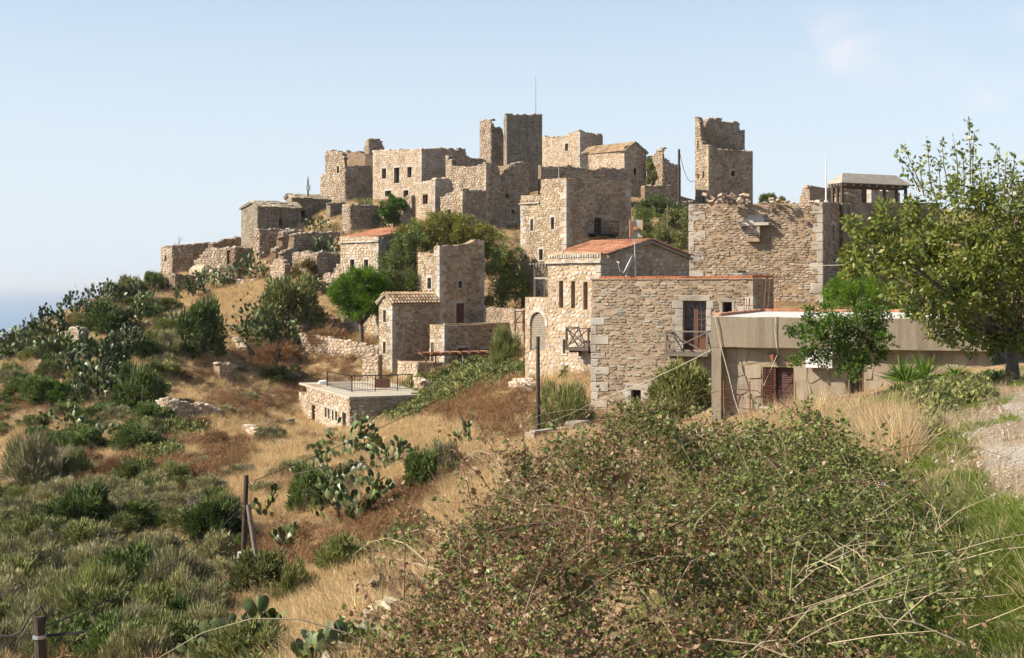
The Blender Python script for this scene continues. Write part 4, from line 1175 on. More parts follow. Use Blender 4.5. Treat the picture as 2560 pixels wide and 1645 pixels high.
an = house('tiled_annexe', 'narrow gabled annexe with barrel-tile roof joined to the centre tower', 'house', (947, 981, 1098), AN.y, 50, 'beige',
      [(947, 756), (965.5, 734), (981, 758)], [(981, 759), (1098, 759)], [op(c5, 712, 648, 730, 730, 'slit'), op(c5, 710, 865, 728, 945, 'slit')], [], seed=54, base=-7.2, n_single=(60, 80), hq=0.4, qtop=-1.7)
gable_over_right(an, (965.5, 732), 'tile_old', an.wr.sz(981, 759)[1] - 0.02, over=0.16, cw=0.27, rl=0.34, n_single=160)
fr = house('front_room', 'flat-roofed front room with arched door below the centre tower', 'house', (1074.5, 1111, 1274), 97.5, 50, 'beige',
      [(1074.5, 811), (1111, 815)], [(1111, 815), (1190, 812), (1274, 807)], [op(c5, 1040, 870, 1060, 1000, 'door')],
      [op(c5, 1222, 908, 1295, 1062, 'door'), op(c5, 1438, 780, 1455, 800, 'gap'), op(c5, 1388, 915, 1440, 980, 'window')], seed=55, base=-6.6, n_single=(40, 110), roof='flat', hq=0.35)
cornice(fr, fr.wr, 0, fr.wr.L, fr.wr.sz(1190, 811)[1] + 0.06, 0.07, 0.06, mat='slab_stone', name='coping')
fb = house('low_white_block', 'low pale limewashed block at the foot of the tiled annexe', 'house', (994, 1044, 1113), 95.5, 50, 'pale',
      [(994, 902), (1044, 906)], [(1044, 906), (1113, 906)], [], [], seed=56, base=-7.2, roof='flat', quoin=False)
# ruined outer corner of the terrace
th = house('terrace_house', 'long low stone house with flat railed terrace roof on the dry slope', 'house', (767, 874.5, 1042), 85, 68, 'pale',
      [(767, 961), (874.5, 994.5)], [(874.5, 994.5), (1042, 987)],
      [op(c5, 220, 1300, 242, 1412, 'gap'), op(c5, 310, 1318, 322, 1385, 'slit'), op(c5, 333, 1325, 345, 1395, 'slit'), op(c5, 360, 1335, 372, 1405, 'slit'), op(c5, 383, 1343, 397, 1410, 'slit'), op(c5, 432, 1352, 458, 1490, 'glassdoor')], [],
      seed=57, n_single=(160, 100), quoin=False, base=-9.4)
zt = th.pl[-1][1] + 0.06
q = [th.N - (th.dl + th.dr) * 0.06, th.Rp + th.dr * 3.0 - th.dl * 0.06, th.Bp + th.dr * 3.0 + th.dl * 2, th.Lp + th.dl * 2.0 - th.dr * 0.06]
V = [(p.x, p.y, zt) for p in q] + [(p.x, p.y, zt - 0.12) for p in q]
mottled('terrace_floor', [(0.36, 0.31, 0.235), (0.45, 0.395, 0.31), (0.40, 0.34, 0.26)], 0.7, 0.12, 0.3, 9, 0.02)
th.part('terrace_slab', (V, [(0, 1, 2, 3), (7, 6, 5, 4), (0, 4, 5, 1), (1, 5, 6, 2), (2, 6, 7, 3), (3, 7, 4, 0)]), 'terrace_floor')
cw_ = Wall(th.Lp + th.dl * 2.2, th.Lp, 0.5, 0, 0)
th.wall(cw_, -12, [(0, px(743, 989, 96).z), (cw_.L, px(767, 989, 95.5).z)], (), True, 0, -11, caps=0.8, name='wing_wall')

# ------------------------------------------------------------------ right-hand houses
yh = house('golden_house', 'golden stone house with orange tile roof and three tall slits', 'house', (1370, 1502, 1723), 70, 50, 'gold',
      [(1370, 629), (1502, 630)], [(1502, 637), (1623, 603), (1723, 636)],
      [op(c6, 413, 285, 442, 475, 'bareslit'), op(c6, 497, 287, 525, 478, 'bareslit'), op(c6, 583, 293, 613, 487, 'bareslit'), op(c6, 443, 695, 462, 795, 'slit'), op(c6, 553, 770, 575, 815, 'slit')], [],
      seed=61, n_single=(220, 80), hq=0.4, base=-5.2)
gable_over_left(yh, (1623, 601), 'tile_new', eave_v=(1440, 640), cw=0.235, rl=0.36, n_single=280, eave_back=0.35)
cornice(yh, yh.wl, -0.1, yh.wl.L + 0.1, yh.wl.sz(1440, 656)[1], 0.09, 0.15, dentils=0)
cornice(yh, yh.wl, 0.1, yh.wl.L - 0.1, yh.wl.sz(1440, 648)[1], 0.02, 0.02, dentils=21, name='dentil_course')
# lower wing with the arched shutter
kk = (1313 - CX) / F
sL = (kk * yh.N.y - yh.N.x) / (yh.dl.x - kk * yh.dl.y)
WL = yh.N + yh.dl * sL
ww = Wall(WL, yh.Lp, 0.55, 0.55, 0)
zt = ww.sz(1340, 743)[1]
o_arch = (ww.sz(1325, 780)[0], ww.sz(1363.5, 780)[0], ww.sz(1344, 876)[1], ww.sz(1344, 780)[1])
yh.wall(ww, -6.5, [(0, zt), (ww.L, zt)], [o_arch], True, 60, -5.6, name='wing_wall')
wb = Wall(WL + yh.dr * 4.5, WL, 0.55, 0, 0.55)
yh.wall(wb, -6.5, [(0, zt), (wb.L, zt)], (), True, 0, -5.6, name='wing_wall')
q = [WL + yh.dr * 0.3, yh.Lp + yh.dr * 0.3, yh.Lp + yh.dr * 4.5, WL + yh.dr * 4.5]
V = [(p.x, p.y, zt - 0.1) for p in q] + [(p.x, p.y, zt - 0.3) for p in q]
yh.part('wing_roof', (V, [(0, 1, 2, 3), (7, 6, 5, 4), (0, 4, 5, 1), (1, 5, 6, 2), (2, 6, 7, 3), (3, 7, 4, 0)]), 'terrace_floor')
sa, sb, za, zb = o_arch
sm, rad, zc = (sa + sb) / 2, (sb - sa) / 2, zb - (sb - sa) / 2 * 1.15
def arch_fill():
    m = MB(); n = 10
    for side in (-1, 1):
        arc = [(sm + side * rad * math.cos(t), zc + (zb - zc) * math.sin(t)) for t in [math.pi / 2 * i / n for i in range(n + 1)]]
        for (p, q) in zip(arc[:-1], arc[1:]):
            for h0 in (0.0,):
                f = [ww.P(p[0], p[1], 0.005), ww.P(p[0], zb + 0.01, 0.005), ww.P(q[0], zb + 0.01, 0.005), ww.P(q[0], q[1], 0.005)]
                g = [ww.P(p[0], p[1], -0.3), ww.P(q[0], q[1], -0.3)]
                m.add(f + g, [(0, 1, 2, 3), (0, 3, 5, 4)])
    m.build('arch_spandrel', MATS['mortar_gold'], yh.root, yh.org)
    for side in (-1, 1):
        for i in range(7):
            t = math.pi / 2 * (i + 0.5) / 7
            c = Vector(ww.P(sm + side * (rad + 0.1) * math.cos(t), zc + (zb - zc + 0.1) * math.sin(t), -0.08))
            d3, n3, z3 = ww.dir3()
            ra = d3 * (side * math.cos(t)) + z3 * math.sin(t); ta = d3 * (side * -math.sin(t)) + z3 * math.cos(t)
            yh.part('voussoir', box_geo(c, ra * 0.11, n3 * 0.12, ta * 0.12, 0.15, 0.01, yh.rg), 'quoin', yh.rg.random())
    H = zb - za
    n = 22
    sh = yh.pane(ww, (sa, sb, za, zb), 0.16, 'grey_wood', name='arched_shutter')
    for i in range(n):
        z = za + H * (i + 0.5) / n
        hw = rad if z < zc else rad * math.sqrt(max(0.02, 1 - ((z - zc) / (zb - zc)) ** 2))
        bar(yh, 'slat', ww.P(sm - hw, z, -0.1), ww.P(sm + hw, z, -0.1), 0.03, 'board_wood', sh, H / n * 0.72)
arch_fill()
s0, s1 = yh.wl.s_of(1436), yh.wl.s_of(1500)
balcony(yh, yh.wl, yh.wl.s_of(1447), yh.wl.L + 0.0, yh.wl.sz(1470, 868)[1], yh.wl.sz(1470, 820)[1], 0.9, 'dark_wood')
# timber porch frame on the wing roof
pz0, pz1 = zt, yh.wl.sz(1372, 667)[1]
pd = yh.dr
P0 = WL + yh.dr * 0.35 - yh.dl * 0.35
P1 = yh.Lp + yh.dr * 0.35 - yh.dl * -0.02
for p in (P0, P0 + yh.dr * 2.6):
    bar(yh, 'porch_post', (p.x, p.y, pz0), (p.x, p.y, pz1), 0.11, 'grey_wood', None, 0.11, Vector((0, 1, 0)))
for i in range(2):
    o_ = yh.dr * (2.6 * i)
    bar(yh, 'porch_beam', (P0.x + o_.x, P0.y + o_.y, pz1 + 0.06), (P1.x + o_.x, P1.y + o_.y, pz1 + 0.06), 0.1, 'grey_wood', None, 0.12)
for i in range(7):
    t = i / 6
    p = P0.lerp(P1, t)
    bar(yh, 'porch_slat', (p.x - pd.x * 0.3, p.y - pd.y * 0.3, pz1 + 0.16), (p.x + pd.x * 2.9, p.y + pd.y * 2.9, pz1 + 0.16), 0.09, 'board_wood', None, 0.07)
bar(yh, 'porch_rail', (P0.x, P0.y, pz0 + 1.0), (P1.x, P1.y, pz0 + 1.0), 0.09, 'board_wood')
pm = P0.lerp(P1, 0.55)
bar(yh, 'porch_rail_post', (pm.x, pm.y, pz0), (pm.x, pm.y, pz0 + 1.0), 0.09, 'grey_wood', None, 0.09, Vector((0, 1, 0)))

ha = house('balcony_house', 'pinkish stone house with a wooden balcony, small windows and red brick roof edge', 'house', (1479, 1882, 1934), 60, 20, 'pink',
      [(1479, 698), (1882, 695)], [(1882, 695), (1934, 699)],
      [op(c6, 1283, 425, 1445, 770, 'none'), op(c6, 1558, 435, 1625, 515, 'gap'), op(c6, 918, 1050, 988, 1165, 'gap')], [], seed=62, n_single=(300, 0), base=-6.4, roof='flat', hq=0.36, keep=0.8, qtop=-0.6)
ha.quoins(ha.Lp, (-ha.dl.x, -ha.dl.y), (ha.dr.x, ha.dr.y), -6.6, ha.pl[0][1] - 1.6, 0.36, 0.75, 0.3)
od, ow, ol = ha.OL[0][:4], ha.OL[1][:4], ha.OL[2][:4]
ha.surround(ha.wl, ow, 0.14, 0.12, 0, True, 0.03, 'quoin')
ha.surround(ha.wl, ol, 0.32, 0.28, 0, False, 0.03, 'quoin'); ha.surround(ha.wl, ol, 0.3, 0, 0, True, 0.028, 'quoin')
ha.surround(ha.wl, od, 0.16, 0.62 / 1.0 * 0.38, 0, False, 0.05, 'quoin')
def french_door(b, w, o):
    d3, n3, z3 = w.dir3()
    s0, s1, z0, z1 = o
    dr = b.part('door', box_geo(w.P((s0 + s1) / 2, (z0 + z1) / 2, -0.32), d3 * (s1 - s0) / 2, n3 * 0.01, z3 * (z1 - z0) / 2), 'painted_inside_shade')  # near-black backing painted as the unlit room behind the glass
    for x in (s0 + 0.05, (s0 + s1) / 2 - 0.05, (s0 + s1) / 2 + 0.05, s1 - 0.05):
        bar(b, 'stile', w.P(x, z0, -0.26), w.P(x, z1, -0.26), 0.09, 'brown_wood', dr, 0.05, n3)
    lw = (s1 - s0) / 2
    for leaf in (0, 1):
        a0 = s0 + 0.09 + leaf * lw; a1 = a0 + lw - 0.18
        bar(b, 'bottom_panel', w.P((a0 + a1) / 2, z0, -0.28), w.P((a0 + a1) / 2, z0 + 0.55, -0.28), a1 - a0, 'brown_wood', dr, 0.03, n3)
        bar(b, 'glazing_bar', w.P((a0 + a1) / 2, z0 + 0.55, -0.25), w.P((a0 + a1) / 2, z1, -0.25), 0.035, 'brown_wood', dr, 0.035, n3)
        for i in range(7):
            z = z0 + 0.55 + (z1 - z0 - 0.58) * i / 6
            bar(b, 'glazing_bar', w.P(a0, z, -0.252), w.P(a1, z, -0.252), 0.03, 'brown_wood', dr, 0.035)
            if i < 6:
                for c in (0, 1):
                    ca = a0 + (a1 - a0) * (c + 0.5) / 2
                    zz = z + (z1 - z0 - 0.58) / 12
                    single(box_geo(w.P(ca, zz, -0.27), d3 * (a1 - a0) / 4, n3 * 0.006, z3 * (z1 - z0 - 0.58) / 12), 'pane', MATS['window_glass'], dr, b.org)
french_door(ha, ha.wl, od)
for i in range(6):
    z = od[2] + (od[3] - od[2]) * i / 6
    hgt = (od[3] - od[2]) / 6
    e = (0.3 if i % 2 else 0.22)
    for (a, c) in ((od[0] - e * 1.6, od[0] - 0.003), (od[1] + 0.003, od[1] + e)):
        ha.part('jamb', box_geo(ha.wl.P((a + c) / 2, z + hgt / 2, -0.08), ha.wl.dir3()[0] * (c - a) / 2, ha.wl.dir3()[1] * 0.12, Vector((0, 0, hgt / 2 - 0.008)), 0.1, 0.01, ha.rg), 'quoin', ha.rg.random())
balcony(ha, ha.wl, ha.wl.s_of(1677), ha.wl.s_of(1779), ha.wl.sz(1730, 880)[1], ha.wl.sz(1730, 827)[1], 0.95, 'grey_wood')
# red brick course and mortar bed on the roof edge
zb_ = ha.pl[0][1]
def brick_course(w, s0, s1, z):
    d3, n3, z3 = w.dir3(); s = s0
    while s < s1 - 0.1:
        l = min(0.29, s1 - s)
        ha.part('brick', box_geo(w.P(s + l / 2, z + 0.075 + ha.rg.uniform(-0.006, 0.006), -0.11), d3 * (l / 2 - 0.006), n3 * 0.1, z3 * 0.055, 0.08, 0.004, ha.rg), 'brick_red', ha.rg.random())
        s += l
brick_course(ha.wl, 0.35, ha.wl.L + 0.0, zb_)
brick_course(ha.wr, 0.02, ha.wr.L, ha.pr[0][1])
g = box_geo(ha.wl.P(ha.wl.L / 2, zb_ + 0.005, -0.05), ha.wl.dir3()[0] * (ha.wl.L / 2 + 0.05), ha.wl.dir3()[1] * 0.1, Vector((0, 0, 0.025)), 0.2, 0.01)
ha.part('mortar_bed', g, 'mortar_pale')
# yard wall in front of it
fw = stone_wall('yard_wall', 'low pinkish stone yard wall with pale coping below the balcony house', [(1336, 1082, 54.5), (1500, 1076, 57.2)], 'pink', 0.5, 2.0, 63, caps=0, ragged=0, n_single=40)
A, B = px(1336, 1082, 54.5), px(1500, 1076, 57.2)
w_ = Wall((A.x, A.y), (B.x, B.y), 0.5)
cornice(fw, w_, -0.04, w_.L * 0.98, A.z + 0.03, 0.08, 0.06, 'quoin', name='coping')
fw2 = stone_wall('return_wall', 'short return wall with sloping coping at the corner of the balcony house', [(1436, 1062, 56.4), (1503, 1048, 60.5)], 'pink', 0.45, 2.0, 64, caps=0, ragged=0)
A, B = px(1436, 1062, 56.4), px(1503, 1048, 60.5)
w_ = Wall((A.x, A.y), (B.x, B.y), 0.5)
g = box_geo((Vector(w_.P(0, A.z, -0.2)) + Vector(w_.P(w_.L, B.z, -0.2))) / 2 + Vector((0, 0, 0.04)), (Vector(w_.P(w_.L, B.z)) - Vector(w_.P(0, A.z))) / 2, w_.dir3()[1] * 0.3, Vector((0, 0, 0.04)), 0.15, 0.01)
fw2.part('coping', g, 'quoin')

bk = house('quoined_block', 'big square stone block with pale corner stones and a corbelled stone box', 'house', (1723, 2056, 2112), 80, 20, 'tan',
      [(1723, 510), (2056, 508)], [(2056, 505), (2112, 507)], [], [(2079, 562, 2086, 602, 'slit')], seed=65, n_single=(300, 0), base=-2.5, roof='flat', hq=0.62, keep=0.85)
for z in (0,):
    bk.quoins(bk.Lp, (-bk.dl.x, -bk.dl.y), (bk.dr.x, bk.dr.y), -2.4, bk.pl[0][1] - 0.03, 0.55, 0.85, 0.38)
def corbel():
    w = bk.wl; d3, n3, z3 = w.dir3(); rg = bk.rg
    s0, zt = w.sz(1870, 560); s1, zb = w.sz(1903, 606)
    root = bk.part('corbel_box', box_geo(w.P((s0 + s1) / 2, (zt + zb) / 2, 0.2), d3 * (s1 - s0) / 2 * 0.9, n3 * 0.22, z3 * (zt - zb) / 2 * 0.92), 'mortar_tan')
    z = zb
    while z < zt - 0.04:
        h = rg.uniform(0.1, 0.16)
        out = 0.5 if z > zb + 0.3 else 0.28 + (z - zb) * 0.6
        for (a, c) in ((s0, (s0 + s1) / 2 + rg.uniform(-.1, .1)), (None, s1)):
            a = a if a is not None else prevc + 0.012
            single(box_geo(w.P((a + c) / 2, z + h / 2, out / 2), d3 * (c - a) / 2, n3 * out / 2, z3 * (h / 2 - 0.01), 0.2, 0.014, rg), 'stone', MATS['stone_tan'], root, bk.org, rg.random())
            prevc = c
        z += h
    for (ua, ub, va, vb, pr) in ((1852, 1926, 565, 557, 0.56), (1859, 1912, 557, 545, 0.10), (1870, 1908, 545, 538, 0.08)):
        sa, zz1 = w.sz(ua, vb); sb, zz0 = w.sz(ub, va)
        single(box_geo(w.P((sa + sb) / 2, (zz0 + zz1) / 2, pr / 2), d3 * (sb - sa) / 2, n3 * pr / 2, z3 * (zz1 - zz0) / 2 * 0.95, 0.2, 0.02, rg), 'lintel', MATS['quoin'], root, bk.org, rg.random())
corbel()

# ------------------------------------------------------------------ concrete house
def c7(x, y): return (1750 + x / 2.8, 650 + y / 2.8)
def concrete_house():
    A, B = px(1777, HV, 42), px(2480, HV, 39.2)
    w = Wall((A.x, A.y), (B.x, B.y), 0.3, 0, 0)
    b = Building('concrete_house', 'low rendered house with deep concrete fascia, crazy-paved wall and brown shutter', 'house', (A.x, A.y, -4.0), 'pale', 71)
    d3, n3, z3 = w.dir3()
    L = w.L
    zt, zf = w.sz(1777, 792)[1], w.sz(1790, 867)[1]
    dep = 7.5
    rec = 0.34
    def blk(name, s0, s1, h0, h1, z0, z1, mat, bev=0.0, jit=0.0, parent=None, tone=0.5):
        return b.part(name, box_geo(w.P((s0 + s1) / 2, (z0 + z1) / 2, (h0 + h1) / 2), d3 * (s1 - s0) / 2, n3 * (h1 - h0) / 2, z3 * (z1 - z0) / 2, bev, jit, b.rg), mat, tone, parent)
    # fascia as a slightly uneven cast beam
    m = MB(); n = 24
    for i in range(n + 1):
        s = L * i / n
        for (z, h) in ((zf + b.rg.uniform(-.006, .006), 0.0), (zf, -0.7), (zt + b.rg.uniform(-.012, .012), 0.0), (zt + 0.005, -0.7)):
            m.v.append(w.P(s, z, h))
    for i in range(n):
        a, c = i * 4, (i + 1) * 4
        for f in ((a, c, c + 2, a + 2), (a + 1, a, a + 2, a + 3)[::-1] if i == 0 else None, (a, a + 1, c + 1, c), (a + 2, c + 2, c + 3, a + 3), (a + 1, a + 3, c + 3, c + 1)):
            if f: m.f.append(list(f)); m.t.append(0.5); m.m.append(0)
    a = n * 4; m.f.append([a, a + 1, a + 3, a + 2]); m.t.append(0.5); m.m.append(0)
    m.build('fascia', MATS['concrete'], b.root, b.org)
    pw = w.s_of(1803)
    blk('pillar', 0.02, pw, -0.3, -0.012, -5.2, zf - 0.002, 'concrete', 0.06, 0.004)
    ws = Wall(w.P(0.1, 0, -rec)[:2], w.P(L, 0, -rec)[:2], 0.3, 0, 0)
    o1 = (ws.s_of(1907), ws.s_of(1984), ws.sz(1945, 1018)[1], ws.sz(1945, 918)[1])
    o2 = (ws.s_of(2118), ws.s_of(2160), ws.sz(2140, 985)[1], ws.sz(2140, 912)[1])
    mb = MB(); core(ws, -5.2, [(0, zf + 0.1), (ws.L, zf + 0.1)], [o1, o2], mb)
    wo = mb.build('wall', MATS['joint_moss'], b.root, b.org)
    ss = stones_for(ws, -4.6, [(0, zf - 0.01), (ws.L, zf - 0.01)], [o1, o2], 0.47, 0.44, b.rg, 0.012, 0.013, pw, 0, 1.0, 1, False, 0.03, 0.96)
    for ar, V, Fc, tn in ss:
        m = MB(); m.add(V, Fc, tn); m.build('paving_plate', MATS['render_plate'], wo, b.org)
    # window: slatted shutter, closed half, sill
    hz = (o1[2] + o1[3]) / 2
    sm = o1[0] + (o1[1] - o1[0]) * 0.42
    def wp(s, z, h): return ws.P(s, z, h)
    wf = b.part('window', box_geo(wp((sm + o1[1]) / 2, hz, -0.16), d3 * (o1[1] - sm) / 2, n3 * 0.012, z3 * (o1[3] - o1[2]) / 2), 'red_brown_paint')
    for i in range(15):
        z = o1[2] + 0.06 + (o1[3] - o1[2] - 0.12) * (i + 0.5) / 15
        single(box_geo(wp((sm + o1[1]) / 2, z, -0.14), d3 * ((o1[1] - sm) / 2 - 0.05), n3 * 0.008 + z3 * 0.008, z3 * 0.028 - n3 * 0.008), 'slat', MATS['red_brown_paint'], wf, b.org)
    sh = b.part('shutter', box_geo(wp((o1[0] + sm) / 2, hz, -0.06), d3 * (sm - o1[0]) / 2, n3 * 0.012, z3 * (o1[3] - o1[2]) / 2 * 0.99), 'red_brown_paint')
    for s in (o1[0] + 0.035, sm - 0.035): bar(b, 'stile', wp(s, o1[2] + 0.02, -0.035), wp(s, o1[3] - 0.02, -0.035), 0.07, 'red_brown_paint', sh, 0.035, n3)
    for i in range(15):
        z = o1[2] + 0.08 + (o1[3] - o1[2] - 0.16) * (i + 0.5) / 15
        single(box_geo(wp((o1[0] + sm) / 2, z, -0.03), d3 * ((sm - o1[0]) / 2 - 0.07), n3 * 0.014 - z3 * 0.006, z3 * 0.026 + n3 * 0.012), 'slat', MATS['red_brown_paint'], sh, b.org)
    b.part('sill', box_geo(wp((o1[0] + o1[1]) / 2, o1[2] - 0.02, 0.02), d3 * ((o1[1] - o1[0]) / 2 + 0.09), n3 * 0.1, z3 * 0.022, 0.1, 0.002), 'white_lime')
    b.pane(ws, o2, 0.2, 'window_glass', 'brown_wood', 0.06, 2, 2)
    # roof slab, whitewashed, with a tile kerb
    ct = zt + 0.02
    q = [w.P(0.05, ct, -0.05), w.P(L, ct, -0.05), w.P(L, ct, -dep), w.P(0.05, ct, -dep)]
    b.part('roof', ([*q] + [(x, y, z - 0.3) for x, y, z in q], [(0, 1, 2, 3), (7, 6, 5, 4), (0, 4, 5, 1), (1, 5, 6, 2), (2, 6, 7, 3), (3, 7, 4, 0)]), 'white_lime')
    for i in range(24):
        h = -0.2 - i * 0.3
        b.part('kerb_tile', box_geo(w.P(0.16, ct + 0.05, h - 0.15), d3 * 0.09, n3 * 0.145, z3 * 0.035, 0.2, 0.008, b.rg), 'tile_new', b.rg.random())
    for i in range(30):
        s = 0.4 + i * 0.29
        b.part('kerb_tile', box_geo(w.P(s, ct + 0.05, -dep + 0.12), d3 * 0.14, n3 * 0.09, z3 * 0.04, 0.2, 0.008, b.rg), 'tile_new', b.rg.random())
    # remaining walls
    for (p, q_) in (((L, -dep), (L, -rec - 0.3)),):
        pass
    m = MB()
    for (s0, s1, h0, h1) in ((0.0, 0.25, -dep, -0.72), (L - 0.3, L - 0.02, -dep, -rec - 0.31), (0.25, L - 0.3, -dep, -dep + 0.3)):
        g = box_geo(w.P((s0 + s1) / 2, (zt - 5.2) / 2 - 0.1, (h0 + h1) / 2), d3 * (s1 - s0) / 2, n3 * (h1 - h0) / 2, z3 * (zt - 0.25 + 5.2) / 2); m.add(*g)
    m.build('side_wall', MATS['concrete'], b.root, b.org)
    # conduit and hanging cable, lantern, starter bars
    p = [w.P(w.s_of(u), w.sz(u, v)[1], h) for u, v, h in ((1788, 788, 0.06), (1793, 812, 0.07), (1803, 865, 0.05), (1822, 935, 0.05), (1836, 990, 0.1), (1851, 1032, 0.2))]
    m = MB(); m.add(*tube_geo(p, 0.015, 6)); m.build('white_hose', MATS['wire_pale'], b.root, b.org)
    p = [w.P(w.s_of(u), w.sz(u, v)[1], h) for u, v, h in ((1940, 788, 0.04), (1938, 825, 0.05), (1943, 872, 0.02), (1942, 882, -0.2), (1932, 910, -0.1), (1906, 965, -0.2))]
    m = MB(); m.add(*tube_geo(p, 0.012, 5)); m.build('hanging_cable', MATS['wire_pale'], b.root, b.org)
    c = Vector(ws.P(*ws.sz(1934, 897), 0.14))
    m = MB()
    m.add(*tube_geo([c + z3 * 0.1, c + z3 * 0.08, c - z3 * 0.1], [0.1, 0.09, 0.05], 4)); m.add(*tube_geo([c + z3 * 0.16, c + z3 * 0.1], [0.02, 0.11], 4)); m.add(*box_geo(c + z3 * 0.13 - n3 * 0.08, d3 * 0.012, n3 * 0.08, z3 * 0.012))
    m.build('wall_lantern', MATS['rust'], b.root, b.org)
    for i, u in enumerate((1861, 1866, 1871, 1876, 1779, 1790)):
        p = px(u, 785, 46.5 if i < 4 else 42.3); q_ = px(u + (i % 3 - 1) * 2, 740 + (i * 7) % 9 if i < 4 else 768, 46.5 if i < 4 else 42.3)
        m = MB(); m.add(*tube_geo([p, q_], 0.012, 5)); m.build('starter_bar', MATS['rust'], b.root, b.org)
    for u, v in ((1925, 640), (1952, 625), (1945, 650), (1915, 655)):
        p = px(u - 6, 785, 49); q_ = px(u, v, 49.5)
        m = MB(); m.add(*tube_geo([p, p.lerp(q_, .5) + Vector((.03, 0, 0)), q_], 0.012, 5)); m.build('starter_bar', MATS['rust'], b.root, b.org)
    b.w = w
    return b
conc = concrete_house()
def ac_unit():
    w = conc.w; c = Vector(w.P(*w.sz(2048, 898), -0.12)); d3, n3, z3 = w.dir3()
    r = empty('air_conditioner', tuple(c - z3 * 0.28), 'white air-conditioning box on the concrete house, half behind the green bush', 'box')
    org = c - z3 * 0.28
    single(box_geo(c, d3 * 0.38, n3 * 0.13, z3 * 0.26, 0.1), 'casing', MATS['white_paint'], r, org)
    for s in (-0.25, 0.25): single(box_geo(c + d3 * s - z3 * 0.28, d3 * 0.02, n3 * 0.15, z3 * 0.02), 'bracket', MATS['galvanised'], r, org)
ac_unit()
def wire_fence():
    pts = [px(1876, 1042, 39.5), px(1811, 1035, 41), px(1990, 1045, 38.5)]
    r = empty('wire_fence', (pts[0].x, pts[0].y, gz(pts[0].x, pts[0].y)), 'low rusty wire mesh fence in front of the crazy-paved wall', 'fence')
    org = Vector(r.location)
    order = [pts[1], pts[0], pts[2]]
    for p in order:
        g = gz(p.x, p.y) - 0.2
        single(tube_geo([(p.x, p.y, g), (p.x - 0.02, p.y, p.z + 1.0)], 0.022, 6), 'post', MATS['rust'], r, org)
    m = MB()
    for p, q in zip(order[:-1], order[1:]):
        for i in range(7):
            h = 0.1 + i * 0.13
            m.add(*tube_geo([p + Vector((0, 0, h)), q + Vector((0, 0, h))], 0.003, 3))
        for i in range(int((q - p).length / 0.13)):
            x = p.lerp(q, i / int((q - p).length / 0.13))
            m.add(*tube_geo([x + Vector((0, 0, 0.05)), x + Vector((0, 0, 0.9))], 0.003, 3))
    m.build('mesh', MATS['rust'], r, org)
wire_fence()

# ------------------------------------------------------------------ right background: terrace house with gazebo
gb = house('gazebo_house', 'dark grey stone house under the wooden gazebo, half hidden by the big tree', 'house', (2090, 2107, 2350), 87, 50, 'grey',
      [(2090, 507), (2107, 508)], [(2107, 508), (2350, 508)], [], [(2107 + 35, 665, 2107 + 50, 700, 'window'), (2226, 668, 2246, 705, 'window')], seed=72, roof='flat', quoin=False, base=-2)
house('roof_ruin', 'tan ruined wall on the roofline behind the gazebo', 'ruin', (1999, 2024, 2250), 100, 50, 'tan', [(1999, 502), (2006, 478), (2013, 470), (2024, 467)],
      [(2024, 467), (2065, 474), (2110, 474), (2135, 470), (2190, 474), (2250, 482)], seed=73, ragged=0.06, caps=0.8, quoin=False, base=1.0)
house('roof_stub', 'squared sunlit wall stub under the gazebo', 'ruin', (2158, 2178, 2238), 95, 50, 'pale', [(2158, 484), (2165, 475), (2178, 474)], [(2178, 474), (2200, 477), (2238, 480)], seed=74, ragged=0.05, caps=0.8, base=2.0)
house('roof_pier', 'small pale stone pier at the foot of the gazebo post', 'ruin', (2086, 2100, 2138), 92, 50, 'pale', [(2086, 488), (2100, 487)], [(2100, 488), (2118, 490), (2138, 494)], seed=75, ragged=0.06, caps=1.0, base=2.5, quoin=False)
